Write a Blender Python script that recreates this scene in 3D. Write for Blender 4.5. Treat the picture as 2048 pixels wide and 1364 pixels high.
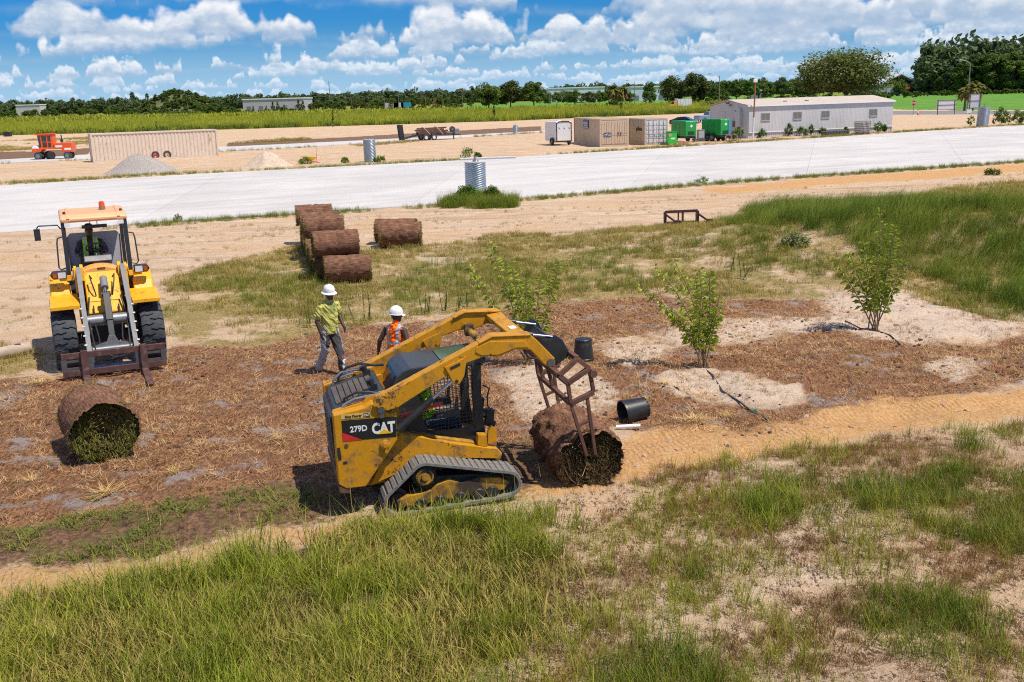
import bpy, math, random
import numpy as np
from mathutils import Vector, Matrix, Euler
random.seed(7); np.random.seed(7)
for o in list(bpy.data.objects): bpy.data.objects.remove(o)
SC = bpy.context.scene
COL = SC.collection
rad = math.radians

# ---------------------------------------------------------------- camera
FPX, CAM_H = 2050.0, 5.2                       # focal length in photo pixels, metres above the ground
ROLL, TILT = rad(1.6), math.atan(487 / FPX)
_st, _ct = math.sin(TILT), math.cos(TILT)
FW = np.array([0, _ct, -_st]); _U0 = np.array([0, _st, _ct]); _R0 = np.array([1., 0, 0])
RT = math.cos(ROLL) * _R0 - math.sin(ROLL) * _U0
UP = math.sin(ROLL) * _R0 + math.cos(ROLL) * _U0
CPOS = np.array([0, 0, CAM_H])
cam = bpy.data.cameras.new('camera')
cam.sensor_width = 36; cam.lens = 36 * FPX / 2048; cam.clip_end = 12000; cam.clip_start = .1
camo = bpy.data.objects.new('camera', cam); COL.objects.link(camo)
m4 = Matrix(((RT[0], UP[0], -FW[0], 0), (RT[1], UP[1], -FW[1], 0), (RT[2], UP[2], -FW[2], CAM_H), (0, 0, 0, 1)))
camo.matrix_world = m4
SC.camera = camo

# ---------------------------------------------------------------- sun, sky, exposure
SUN_EL, SUN_DIR = rad(63), np.array([0.85, -0.50])         # direction on the ground towards the sun
SUN_DIR = SUN_DIR / np.linalg.norm(SUN_DIR)
sd = bpy.data.lights.new('sun', 'SUN'); sd.energy = 5.0; sd.angle = rad(.53); sd.color = (1, .915, .775)
so = bpy.data.objects.new('sun', sd); COL.objects.link(so)
sv = Vector((SUN_DIR[0] * math.cos(SUN_EL), SUN_DIR[1] * math.cos(SUN_EL), math.sin(SUN_EL)))
so.rotation_euler = (-sv).to_track_quat('-Z', 'Y').to_euler(); so.location = (0, 0, 40)
W = bpy.data.worlds.new('World'); SC.world = W; W.use_nodes = True
SC.view_settings.view_transform = 'Standard'; SC.view_settings.look = 'None'
SC.view_settings.exposure = .08; SC.view_settings.gamma = 1
SC.view_settings.use_curve_mapping = False
SC.cycles.max_bounces = 6; SC.cycles.transparent_max_bounces = 12
SC.cycles.use_adaptive_sampling = True; SC.cycles.use_denoising = False; SC.cycles.adaptive_threshold = .02; SC.cycles.filter_width = 1.1; SC.cycles.sample_clamp_indirect = 4
SC.cycles.diffuse_bounces = 3; SC.cycles.glossy_bounces = 2

def world_sky():
    nt = W.node_tree; nt.nodes.clear(); N = nt.nodes.new; lk = nt.links.new
    def math_(op, a, b=None, c=None):
        n = N('ShaderNodeMath'); n.operation = op
        for i, v in enumerate((a, b, c)):
            if v is None: continue
            if isinstance(v, (int, float)): n.inputs[i].default_value = v
            else: lk(v, n.inputs[i])
        return n.outputs[0]
    def mix(f, a, b):
        n = N('ShaderNodeMix'); n.data_type = 'RGBA'
        for s, v in ((n.inputs[0], f), (n.inputs[6], a), (n.inputs[7], b)):
            if isinstance(v, (int, float)): s.default_value = v
            elif isinstance(v, tuple): s.default_value = (*v, 1)
            else: lk(v, s)
        return n.outputs[2]
    def sstep(x, a, b):
        n = N('ShaderNodeMapRange'); n.interpolation_type = 'SMOOTHSTEP'
        lk(x, n.inputs[0]); n.inputs[1].default_value = a; n.inputs[2].default_value = b
        return n.outputs[0]
    sky = N('ShaderNodeTexSky'); sky.sky_type = 'NISHITA'; sky.sun_disc = False
    sky.sun_elevation = SUN_EL; sky.sun_rotation = math.atan2(SUN_DIR[0], SUN_DIR[1])
    sky.dust_density = .35; sky.ozone_density = 2.2; sky.air_density = 1.0
    hs = N('ShaderNodeHueSaturation'); hs.inputs['Saturation'].default_value = 1.12; hs.inputs['Value'].default_value = 1.0
    tint = N('ShaderNodeMix'); tint.data_type = 'RGBA'; tint.blend_type = 'MULTIPLY'; tint.inputs[0].default_value = 1; tint.inputs[7].default_value = (.40, .88, 1.62, 1)
    lk(sky.outputs[0], tint.inputs[6]); lk(tint.outputs[2], hs.inputs['Color'])
    tc = N('ShaderNodeTexCoord'); sp = N('ShaderNodeSeparateXYZ'); lk(tc.outputs['Generated'], sp.inputs[0])
    az = math_('ARCTAN2', sp.outputs[0], sp.outputs[1]); el = math_('ARCSINE', sp.outputs[2])
    col = hs.outputs[0]
    hz = math_('SUBTRACT', 1.0, sstep(el, .0, .075))
    col = mix(math_('MULTIPLY', hz, .72), col, (7.4, 11.2, 15.2))          # paler air towards the horizon
    def n2(x, y, sc, det, rough=.5):
        c_ = N('ShaderNodeCombineXYZ'); lk(x, c_.inputs[0])
        if isinstance(y, (int, float)): c_.inputs[1].default_value = y
        else: lk(y, c_.inputs[1])
        t = N('ShaderNodeTexNoise'); t.noise_dimensions = '2D'; t.inputs['Scale'].default_value = sc; t.inputs['Detail'].default_value = det; t.inputs['Roughness'].default_value = rough
        lk(c_.outputs[0], t.inputs['Vector']); return t.outputs[0]
    def clamp01(v):
        n = math_('ADD', v, 0.0); n.node.use_clamp = True; return n
    def billow(x, y, sc):
        c_ = N('ShaderNodeCombineXYZ'); lk(x, c_.inputs[0]); lk(y, c_.inputs[1])
        v = N('ShaderNodeTexVoronoi'); v.voronoi_dimensions = '2D'; v.inputs['Scale'].default_value = sc; v.inputs['Detail'].default_value = 3; v.inputs['Roughness'].default_value = .55; v.inputs['Lacunarity'].default_value = 2.2; v.normalize = True
        lk(c_.outputs[0], v.inputs['Vector']); return math_('SUBTRACT', 1.0, v.outputs['Distance'])
    # rows of flat-based cumulus from the far horizon to overhead: (base elevation, greatest height, clouds per radian, haze)
    right = sstep(az, -.16, .28)                                          # the weather thickens towards the right of the view
    for k, (b, A, s_, haze) in enumerate(((.008, .008, 60, .55), (.015, .011, 44, .45), (.023, .014, 34, .34), (.031, .018, 26, .22), (.041, .023, 20, .13), (.052, .031, 14, .06), (.066, .040, 9.5, .0), (.083, .05, 7.5, .0), (.105, .06, 6, .0))):
        seed = 7.3 * k + 1.1
        n1 = n2(az, math_('MULTIPLY_ADD', el, .5, seed), float(s_), 4.0, .58)
        gap = math_('MULTIPLY_ADD', right, .09, -.455)
        h = math_('MULTIPLY', math_('POWER', clamp01(math_('MULTIPLY', math_('ADD', n1, gap), 5.0)), .6), A)
        bb = math_('MULTIPLY_ADD', n2(az, seed + 40, s_ * .22, 0.0), A * 1.1, b - A * .55)
        rel = math_('SUBTRACT', el, bb)
        p = math_('ADD', math_('MULTIPLY', billow(az, math_('MULTIPLY_ADD', el, 1.5, seed), s_ * 2.6), .62), math_('MULTIPLY', n2(az, math_('MULTIPLY_ADD', el, 1.6, seed), s_ * 5.0, 4.0, .6), .42))
        top = math_('MULTIPLY', h, math_('MULTIPLY_ADD', p, .95, .28))
        cover = math_('MULTIPLY', sstep(math_('SUBTRACT', top, rel), -.04 * A, .24 * A), sstep(math_('MULTIPLY_ADD', p, .6 * A, rel), .17 * A, .48 * A))
        tone = math_('DIVIDE', rel, math_('ADD', h, .06 * A))
        lit = sstep(math_('MULTIPLY_ADD', math_('SUBTRACT', p, .55), 1.6, tone), .0, .98)
        c = mix(lit, (5.6, 7.8, 10.8), (15.8, 15.8, 15.9))
        if haze: c = mix(haze, c, (9.0, 12.0, 15.0))
        col = mix(math_('MULTIPLY', cover, .96 - .3 * haze), col, c)
    ov = n2(math_('DIVIDE', sp.outputs[0], math_('ADD', math_('ABSOLUTE', sp.outputs[2]), .12)), math_('DIVIDE', sp.outputs[1], math_('ADD', math_('ABSOLUTE', sp.outputs[2]), .12)), 1.1, 6.0)
    col = mix(math_('MULTIPLY', sstep(ov, .5, .62), sstep(el, .12, .2)), col, (12.5, 13, 13.6))      # the same broken cloud overhead
    bg = N('ShaderNodeBackground'); bg.inputs['Strength'].default_value = .06
    lk(col, bg.inputs[0]); out = N('ShaderNodeOutputWorld'); lk(bg.outputs[0], out.inputs[0])
world_sky()
W.cycles.sampling_method = 'MANUAL'; W.cycles.sample_map_resolution = 1024

# ---------------------------------------------------------------- pixel -> ground
def ray(px, py):
    d = FW * FPX + RT * (px - 1024) - UP * (py - 682); return d / np.linalg.norm(d)
def G(px, py, z=0.0):
    d = ray(px, py); t = (z - CAM_H) / d[2]; p = CPOS + d * t; return Vector(p)
def GD(px, dist):                                # the ground point at a given distance along a photo column
    d = ray(px, 682); h = d[:2] / d[1]; return Vector((h[0] * dist, dist, 0))

# ---------------------------------------------------------------- numpy noise
def _hash(ix, iy, s):
    h = (ix.astype(np.int64) * 374761393 + iy.astype(np.int64) * 668265263 + s * 1442695041) & 0xffffffff
    h = ((h ^ (h >> 13)) * 1274126177) & 0xffffffff
    return ((h ^ (h >> 16)) & 0xffffff) / float(0xffffff)
def vnoise(x, y, sc=1.0, s=0):
    x = np.asarray(x, float) / sc; y = np.asarray(y, float) / sc
    ix, iy = np.floor(x), np.floor(y); fx, fy = x - ix, y - iy
    fx = fx * fx * (3 - 2 * fx); fy = fy * fy * (3 - 2 * fy)
    a = _hash(ix, iy, s); b = _hash(ix + 1, iy, s); c = _hash(ix, iy + 1, s); d = _hash(ix + 1, iy + 1, s)
    return (a * (1 - fx) + b * fx) * (1 - fy) + (c * (1 - fx) + d * fx) * fy
def fbm(x, y, sc=1.0, s=0, oct=4):
    v, a, t = 0, 1, 0
    for i in range(oct):
        v = v + a * vnoise(x, y, sc, s + i * 17); t += a; a *= .5; sc /= 2.03
    return v / t
def inpoly(x, y, poly):
    r = np.zeros(np.shape(x), bool); n = len(poly)
    for i in range(n):
        x0, y0 = poly[i]; x1, y1 = poly[(i + 1) % n]
        c = ((y0 > y) != (y1 > y)); r ^= c & (x < (x1 - x0) * (y - y0) / (y1 - y0 + 1e-12) + x0)
    return r
def GP(pts): return [tuple(G(*p)[:2]) for p in pts]

# ---------------------------------------------------------------- objects
def tag(o, label=None, cat=None, group=None, kind=None):
    for k, v in (('label', label), ('category', cat), ('group', group), ('kind', kind)):
        if v: o[k] = v
    return o
def empty(name, loc=(0, 0, 0), rz=0., label=None, cat=None, group=None, scale=1., ry=0.):
    o = bpy.data.objects.new(name, None); COL.objects.link(o); o.location = loc
    o.rotation_euler = (0, ry, rz); o.scale = (scale,) * 3; o.empty_display_size = .1
    return tag(o, label, cat, group)
def copy_tree(o, parent=None):
    c = o.copy(); COL.objects.link(c)
    if parent: c.parent = parent
    for ch in o.children: copy_tree(ch, c)
    return c
class MB:
    """collects shapes; build() links them as one mesh object"""
    def __init__(s): s.v = []; s.f = []; s.mi = []; s.cur = 0; s.sm = []
    def add(s, vs, fs, smooth=False):
        b = len(s.v); s.v += [tuple(v) for v in vs]
        for f in fs: s.f.append([b + i for i in f]); s.mi.append(s.cur); s.sm.append(smooth)
        return s
    def mat(s, i): s.cur = i; return s
    def box(s, c, d, rot=None):
        x, y, z = d[0] / 2, d[1] / 2, d[2] / 2
        vs = [Vector(q) for q in ((-x, -y, -z), (x, -y, -z), (x, y, -z), (-x, y, -z), (-x, -y, z), (x, -y, z), (x, y, z), (-x, y, z))]
        if rot is not None:
            R = Euler(rot).to_matrix() if not isinstance(rot, Matrix) else rot
            vs = [R @ q for q in vs]
        c = Vector(c)
        return s.add([q + c for q in vs], [(0, 3, 2, 1), (4, 5, 6, 7), (0, 1, 5, 4), (1, 2, 6, 5), (2, 3, 7, 6), (3, 0, 4, 7)])
    def bbox(s, lo, hi):
        return s.box([(a + b) / 2 for a, b in zip(lo, hi)], [b - a for a, b in zip(lo, hi)])
    def prism(s, poly, a, b, axis='y'):
        """poly: 2-D outline; extruded from a to b along axis. y: poly=(x,z), z: (x,y), x: (y,z)"""
        if axis == 'y': mk = lambda p, t: (p[0], t, p[1])
        elif axis == 'z': mk = lambda p, t: (p[0], p[1], t)
        else: mk = lambda p, t: (t, p[0], p[1])
        n = len(poly); vs = [mk(p, a) for p in poly] + [mk(p, b) for p in poly]
        fs = [list(range(n))[::-1], list(range(n, 2 * n))] + [(i, (i + 1) % n, n + (i + 1) % n, n + i) for i in range(n)]
        return s.add(vs, fs)
    def bar(s, p, q, w, h=None, up=(0, 0, 1)):
        """rectangular bar from p to q"""
        h = h or w; p, q = Vector(p), Vector(q); d = (q - p).normalized(); u = Vector(up)
        if abs(d.dot(u)) > .97: u = Vector((1, 0, 0))
        sd_ = d.cross(u).normalized(); u = sd_.cross(d)
        vs = [e + sd_ * (a * w / 2) + u * (b * h / 2) for e in (p, q) for a, b in ((-1, -1), (1, -1), (1, 1), (-1, 1))]
        return s.add(vs, [(0, 1, 2, 3), (7, 6, 5, 4), (0, 4, 5, 1), (1, 5, 6, 2), (2, 6, 7, 3), (3, 7, 4, 0)])
    def cyl(s, p, q, r, r2=None, n=14, cap=True, smooth=True):
        return s.tube([p, q], [r, r if r2 is None else r2], n, cap, smooth)
    def tube(s, pts, r, n=8, cap=True, smooth=True):
        pts = [Vector(p) for p in pts]; k = len(pts)
        rr = r if isinstance(r, (list, tuple)) else [r] * k
        prev = None; rings = []
        for i, p in enumerate(pts):
            d = (pts[min(i + 1, k - 1)] - pts[max(i - 1, 0)]).normalized()
            if prev is None:
                a = Vector((0, 0, 1)) if abs(d.z) < .9 else Vector((1, 0, 0)); u = d.cross(a).normalized()
            else: u = (prev - d * prev.dot(d)).normalized()
            prev = u; w = d.cross(u)
            rings.append([p + (u * math.cos(2 * math.pi * j / n) + w * math.sin(2 * math.pi * j / n)) * rr[i] for j in range(n)])
        vs = [v for R in rings for v in R]
        fs = [(i * n + j, i * n + (j + 1) % n, (i + 1) * n + (j + 1) % n, (i + 1) * n + j) for i in range(k - 1) for j in range(n)]
        s.add(vs, fs, smooth)
        if cap:
            s.add(rings[0], [list(range(n))[::-1]]); s.add(rings[-1], [list(range(n))])
        return s
    def lathe(s, prof, c=(0, 0, 0), axis='z', n=24, smooth=True, a0=0, a1=2 * math.pi):
        """prof: (r, t) pairs along the axis"""
        full = abs(a1 - a0 - 2 * math.pi) < 1e-6; m = n if full else n + 1; c = Vector(c); vs = []
        for r, t in prof:
            for j in range(m):
                a = a0 + (a1 - a0) * j / n; x, y = r * math.cos(a), r * math.sin(a)
                vs.append(c + Vector({'z': (x, y, t), 'y': (x, t, y), 'x': (t, x, y)}[axis]))
        fs = []
        for i in range(len(prof) - 1):
            for j in range(n):
                k = (j + 1) % m; fs.append((i * m + j, i * m + k, (i + 1) * m + k, (i + 1) * m + j))
        return s.add(vs, fs, smooth)
    def xform(s, M):
        s.v = [tuple(M @ Vector(v)) for v in s.v]; return s
    def build(s, name, mats, parent=None, bevel=0, loc=None, **t):
        me = bpy.data.meshes.new(name); me.from_pydata(s.v, [], s.f)
        for m in (mats if isinstance(mats, (list, tuple)) else [mats]): me.materials.append(m)
        me.polygons.foreach_set('material_index', s.mi); me.polygons.foreach_set('use_smooth', s.sm); me.update()
        if any(s.sm): me.set_sharp_from_angle(angle=rad(38))
        o = bpy.data.objects.new(name, me); COL.objects.link(o)
        if parent: o.parent = parent
        if loc is not None: o.location = loc
        if bevel:
            b = o.modifiers.new('b', 'BEVEL'); b.width = bevel; b.segments = 2; b.limit_method = 'ANGLE'; b.angle_limit = rad(40)
            b.harden_normals = False
        tag(o, **t); return o
def place(o, parent=None, loc=None, rot=None):
    COL.objects.link(o) if o.name not in COL.objects else None
    if parent: o.parent = parent
    if loc is not None: o.location = loc
    if rot is not None: o.rotation_euler = rot
    return o
def dup(o, parent=None, loc=None, rot=None, scale=None):
    c = o.copy(); COL.objects.link(c)
    if parent: c.parent = parent
    if loc is not None: c.location = loc
    if rot is not None: c.rotation_euler = rot
    if scale is not None: c.scale = scale
    return c
def text(name, body, size, mat, parent, M, bold=.0, ext=.002, sx=1.0):
    """lettering as a thin solid; M places the text plane (x along the line, y up)"""
    cu = bpy.data.curves.new(name, 'FONT'); cu.body = body; cu.size = size; cu.extrude = ext; cu.offset = bold
    cu.align_x = 'CENTER'; cu.align_y = 'CENTER'; cu.materials.append(mat); cu.resolution_u = 3
    t = bpy.data.objects.new(name, cu); COL.objects.link(t)
    dg = bpy.context.evaluated_depsgraph_get(); dg.update()
    me = bpy.data.meshes.new_from_object(t.evaluated_get(dg)); bpy.data.objects.remove(t)
    if not me.materials: me.materials.append(mat)
    me.transform(M @ Matrix.Diagonal((sx, 1, 1, 1)))
    o = bpy.data.objects.new(name, me); COL.objects.link(o); o.parent = parent
    return o
def frame(o, x, y):
    """matrix with origin o, local x and y axes"""
    x = Vector(x).normalized(); y = Vector(y); y = (y - x * x.dot(y)).normalized(); z = x.cross(y)
    return Matrix(((x.x, y.x, z.x, o[0]), (x.y, y.y, z.y, o[1]), (x.z, y.z, z.z, o[2]), (0, 0, 0, 1)))

# ---------------------------------------------------------------- materials
def pm(name, col, rough=.6, metal=0., var=.15, scale=6., bump=0., bscale=60., dirt=None, damt=.0, dscale=3., spec=.5, obj=True, trans=0., stretch=None, coat=0., chips=0.):
    m = bpy.data.materials.new(name); m.use_nodes = True; nt = m.node_tree; N = nt.nodes.new; lk = nt.links.new
    b = nt.nodes['Principled BSDF']; b.inputs['Roughness'].default_value = rough; b.inputs['Metallic'].default_value = metal
    b.inputs['Specular IOR Level'].default_value = spec
    if coat: b.inputs['Coat Weight'].default_value = coat; b.inputs['Coat Roughness'].default_value = .08
    if trans: b.inputs['Transmission Weight'].default_value = trans
    tc = N('ShaderNodeTexCoord'); vec = tc.outputs['Object']
    if stretch:
        mp = N('ShaderNodeMapping'); mp.inputs['Scale'].default_value = stretch; lk(vec, mp.inputs[0]); vec = mp.outputs[0]
    def noise(sc, det=5, r=.6):
        n = N('ShaderNodeTexNoise'); n.inputs['Scale'].default_value = sc; n.inputs['Detail'].default_value = det
        n.inputs['Roughness'].default_value = r; lk(vec, n.inputs['Vector']); return n.outputs[0]
    n1 = noise(scale)
    mr = N('ShaderNodeMapRange'); lk(n1, mr.inputs[0]); mr.inputs[1].default_value = .3; mr.inputs[2].default_value = .7
    mr.inputs[3].default_value = 1 - var; mr.inputs[4].default_value = 1 + var
    mx = N('ShaderNodeMix'); mx.data_type = 'RGBA'; mx.blend_type = 'MULTIPLY'; mx.inputs[0].default_value = 1
    mx.inputs[6].default_value = (*col, 1); lk(mr.outputs[0], mx.inputs[7]); c = mx.outputs[2]
    if dirt:
        n2 = noise(dscale, 8, .68); r2 = N('ShaderNodeMapRange'); lk(n2, r2.inputs[0])
        r2.inputs[1].default_value = .62 - damt * .3; r2.inputs[2].default_value = .74 - damt * .2
        r2.inputs[3].default_value = 0; r2.inputs[4].default_value = min(1, .5 + damt)
        mx2 = N('ShaderNodeMix'); mx2.data_type = 'RGBA'; lk(r2.outputs[0], mx2.inputs[0]); lk(c, mx2.inputs[6]); mx2.inputs[7].default_value = (*dirt, 1)
        c = mx2.outputs[2]
        rr = N('ShaderNodeMapRange'); lk(r2.outputs[0], rr.inputs[0]); rr.inputs[3].default_value = rough; rr.inputs[4].default_value = .9
        lk(rr.outputs[0], b.inputs['Roughness'])
    if chips:
        n4 = noise(16, 6, .75); n5 = noise(2.2, 4, .6); mu = N('ShaderNodeMath'); mu.operation = 'MULTIPLY'; lk(n4, mu.inputs[0]); lk(n5, mu.inputs[1])
        r4 = N('ShaderNodeMapRange'); lk(mu.outputs[0], r4.inputs[0]); r4.inputs[1].default_value = .345 - chips * .05; r4.inputs[2].default_value = .36 - chips * .05; r4.inputs[4].default_value = .9
        mx4 = N('ShaderNodeMix'); mx4.data_type = 'RGBA'; lk(r4.outputs[0], mx4.inputs[0]); lk(c, mx4.inputs[6]); mx4.inputs[7].default_value = (.05, .032, .022, 1); c = mx4.outputs[2]
    lk(c, b.inputs['Base Color'])
    if bump:
        bp = N('ShaderNodeBump'); bp.inputs['Strength'].default_value = 1; bp.inputs['Distance'].default_value = bump
        lk(noise(bscale, 4), bp.inputs['Height']); lk(bp.outputs[0], b.inputs['Normal'])
    return m
YEL = pm('yellow_paint', (.58, .265, .007), .45, var=.16, scale=5, dirt=(.20, .105, .035), damt=.42, dscale=5, spec=.4, chips=.12)
YELD = pm('yellow_paint_dirty', (.48, .25, .018), .55, var=.2, scale=5, dirt=(.045, .032, .024), damt=.75, dscale=3)
YELB = pm('golden_yellow_paint', (.86, .42, .012), .34, var=.07, scale=4, dirt=(.22, .11, .03), damt=.2, dscale=6, chips=.1)
ORG = pm('faded_orange_paint', (.80, .40, .20), .45, var=.06, scale=3)
BLK = pm('black_paint', (.022, .024, .027), .42, var=.2, scale=6, dirt=(.09, .075, .06), damt=.12)
CABB = pm('cab_roof_charcoal', (.035, .042, .050), .4, var=.12, scale=5, dirt=(.12, .10, .085), damt=.1)
GRYD = pm('dark_grey_metal', (.10, .105, .115), .5, metal=.3, var=.2)
GRY = pm('grey_metal', (.26, .27, .29), .42, metal=.5, var=.2, dirt=(.12, .09, .07), damt=.15)
STEEL = pm('bare_steel', (.62, .63, .65), .22, metal=1, var=.1)
RUST = pm('rusted_brown_steel', (.115, .052, .036), .7, var=.3, scale=7, dirt=(.19, .09, .05), damt=.35, dscale=6, bump=.002, bscale=60)
RUSTD = pm('worn_maroon_steel', (.12, .062, .055), .5, metal=.2, var=.3, scale=7, dirt=(.24, .22, .21), damt=.2, dscale=7)
RUB = pm('tyre_rubber', (.042, .050, .060), .75, var=.3, scale=10, dirt=(.14, .11, .085), damt=.18, dscale=8, bump=.003, bscale=40)
TRK = pm('worn_track_rubber', (.18, .174, .166), .7, var=.32, scale=14, dirt=(.24, .20, .16), damt=.35, dscale=9, bump=.003, bscale=50)
HOSE = pm('hose_black', (.03, .032, .036), .4, var=.2)
WHT = pm('white_plastic', (.80, .80, .80), .4, var=.05)
WHTM = pm('white_vehicle_paint', (.74, .75, .77), .35, var=.05, dirt=(.45, .40, .34), damt=.05)
RED = pm('red_paint', (.62, .02, .025), .4, var=.1)
TEAL = pm('green_tinted_glass', (.012, .085, .055), .2, var=.1)
GLS = pm('dark_window_glass', (.02, .027, .032), .08, var=.1, spec=.8)
DECK = pm('decal_black', (.014, .014, .016), .38, var=.2, dirt=(.10, .06, .02), damt=.03, dscale=8)
DECW = pm('decal_white', (.74, .74, .74), .45, var=.08)
DECG = pm('decal_dull_yellow', (.62, .42, .12), .5, var=.05)
DECY = pm('decal_yellow', (.80, .47, .02), .4, var=.05)
SODM = None
def leafmat(name, c1, c2, trans=.24, rough=.5, patch=.9):
    """foliage: colour runs between c1 and c2 by blade and by plant; light passes through"""
    m = bpy.data.materials.new(name); m.use_nodes = True; nt = m.node_tree; nt.nodes.clear(); N = nt.nodes.new; lk = nt.links.new
    oi = N('ShaderNodeObjectInfo'); at = N('ShaderNodeAttribute'); at.attribute_name = 'tint'
    pn = N('ShaderNodeTexNoise'); pn.inputs['Scale'].default_value = patch; pn.inputs['Detail'].default_value = 4; lk(oi.outputs['Location'], pn.inputs['Vector'])
    pr = N('ShaderNodeMapRange'); lk(pn.outputs[0], pr.inputs[0]); pr.inputs[1].default_value = .36; pr.inputs[2].default_value = .64
    rm = N('ShaderNodeMath'); rm.operation = 'MULTIPLY_ADD'; lk(oi.outputs['Random'], rm.inputs[0]); rm.inputs[1].default_value = .4; pm2 = N('ShaderNodeMath'); pm2.operation = 'MULTIPLY'; lk(pr.outputs[0], pm2.inputs[0]); pm2.inputs[1].default_value = .75; lk(pm2.outputs[0], rm.inputs[2])
    ad = N('ShaderNodeMath'); ad.operation = 'MULTIPLY_ADD'; lk(rm.outputs[0], ad.inputs[0]); ad.inputs[1].default_value = .52
    mm = N('ShaderNodeMath'); mm.operation = 'MULTIPLY'; lk(at.outputs['Fac'], mm.inputs[0]); mm.inputs[1].default_value = .55
    lk(mm.outputs[0], ad.inputs[2])
    mx = N('ShaderNodeMix'); mx.data_type = 'RGBA'; lk(ad.outputs[0], mx.inputs[0]); mx.inputs[6].default_value = (*c1, 1); mx.inputs[7].default_value = (*c2, 1)
    d = N('ShaderNodeBsdfPrincipled'); d.inputs['Roughness'].default_value = rough; d.inputs['Specular IOR Level'].default_value = .08
    t = N('ShaderNodeBsdfTranslucent'); ms = N('ShaderNodeMixShader'); ms.inputs[0].default_value = trans
    lk(mx.outputs[2], d.inputs['Base Color']); lk(mx.outputs[2], t.inputs['Color'])
    lk(d.outputs[0], ms.inputs[1]); lk(t.outputs[0], ms.inputs[2])
    o = N('ShaderNodeOutputMaterial'); lk(ms.outputs[0], o.inputs[0]); return m

# ================================================================ THE SETTING
def hgt(x, y):
    """terrain height: flat site, a grassy berm on the right, soft lumps round the shrubs"""
    x = np.asarray(x, float); y = np.asarray(y, float)
    z = np.zeros(np.broadcast(x, y).shape)
    # long grassy berm
    u = (x - 15.5) * .86 - (y - 31.5) * .5; v = (x - 15.5) * .5 + (y - 31.5) * .86
    z = z + 1.35 * np.exp(-(u / 9.5) ** 2 - (v / 3.6) ** 2)
    u = (x - 25) * .86 - (y - 34) * .5; v = (x - 25) * .5 + (y - 34) * .86
    z = z + .55 * np.exp(-(u / 9) ** 2 - (v / 5) ** 2)
    return z
def bare_lumps(x, y):
    n = (fbm(x, y, 1.6, 3, 4) - .5) * .12 + (fbm(x, y, .45, 9, 3) - .5) * .07
    n = n + np.exp(-((x - 5.5) / 6) ** 2 - ((y - 19) / 3.2) ** 2) * ((fbm(x, y, .9, 13, 3) - .45) * .30 + (fbm(x, y, .3, 15, 2) - .5) * .10)
    near = np.clip((60 - y) / 25, 0, 1)
    return n * near

rows = [-14.]
while rows[-1] < 4000:
    y = rows[-1]
    if y < 5: s = .5
    elif y < 26: s = .11
    elif y < 50: s = .11 + (y - 26) / 24 * .16
    else: s = .27 + (y - 50) * .0155
    rows.append(y + s)
rows = np.array(rows); NC = 330
uu = np.linspace(-1, 1, NC); uu = .72 * uu + .28 * uu ** 3
YY = np.repeat(rows[:, None], NC, 1); half = 9.5 + .74 * np.maximum(rows, 0)
XX = uu[None, :] * half[:, None] + .002 * YY

MULCH = [GP([(-500, 775), (0, 757), (120, 765), (240, 735), (340, 695), (430, 690), (560, 682), (640, 662), (760, 648), (900, 628), (1030, 612), (1200, 598), (1330, 592), (1500, 598), (1640, 592), (1720, 620), (1800, 660), (1900, 690), (2048, 668), (2600, 620), (2600, 700),
     (2048, 762), (1930, 782), (1840, 808), (1680, 818), (1570, 845), (1490, 868), (1330, 874), (1215, 852), (1100, 880), (1060, 905), (1000, 960), (700, 990), (640, 965), (420, 1000), (0, 1075), (-700, 1200)])]
BARE = [GP(p) for p in (      # pale sand thrown up round the planting holes
    [(975, 775), (1000, 740), (1060, 722), (1130, 735), (1205, 765), (1215, 800), (1190, 838), (1120, 850), (1040, 838), (1000, 808)],
    [(1295, 772), (1340, 745), (1420, 733), (1500, 745), (1565, 775), (1600, 802), (1540, 812), (1460, 798), (1380, 802), (1315, 797)],
    [(1615, 588), (1700, 582), (1800, 585), (1910, 612), (2010, 640), (2080, 668), (1960, 688), (1880, 702), (1800, 690), (1700, 668), (1640, 648), (1630, 615)],
    [(1190, 692), (1280, 672), (1330, 690), (1300, 722), (1230, 735), (1190, 720)], [(1850, 720), (1930, 715), (1960, 745), (1900, 765), (1860, 745)], [(1320, 655), (1450, 640), (1640, 636), (1700, 664), (1560, 680), (1420, 694), (1330, 692)])]
FRESH = [GP([(-700, 1190), (0, 1068), (300, 1015), (640, 962), (700, 990), (690, 1022), (560, 1055), (300, 1098), (0, 1140), (-700, 1275)]),
         GP([(980, 900), (1060, 860), (1110, 900), (1090, 985), (1040, 985)])]
ORANGE = [GP(p) for p in (
    [(-700, 1300), (0, 1145), (300, 1105), (560, 1060), (660, 1030), (690, 1060), (560, 1096), (300, 1140), (0, 1190), (-700, 1365)],
    [(1050, 940), (1180, 890), (1300, 862), (1500, 845), (1620, 820), (1800, 800), (2048, 770), (2600, 700), (2600, 740), (2048, 830), (1830, 865), (1560, 890), (1400, 925), (1250, 950), (1150, 985), (1060, 985)],
    [(1420, 375), (1700, 352), (2048, 328), (2500, 298), (2500, 315), (2048, 345), (1700, 366), (1420, 388)])]
DRYG = [GP(p) for p in (        # thin dry turf between the site track and the bed
    [(330, 560), (520, 505), (640, 480), (760, 500), (900, 480), (1010, 468), (1180, 470), (1330, 455), (1480, 440), (1560, 420), (1700, 405), (1900, 390), (2048, 372), (2500, 330),
     (2600, 640), (2048, 655), (1880, 620), (1800, 585), (1640, 590), (1500, 600), (1330, 592), (1030, 612), (900, 628), (760, 648), (560, 682), (430, 690), (340, 695), (330, 640)],
    [(-600, 760), (0, 690), (110, 700), (130, 740), (0, 760), (-500, 780)])]
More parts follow.
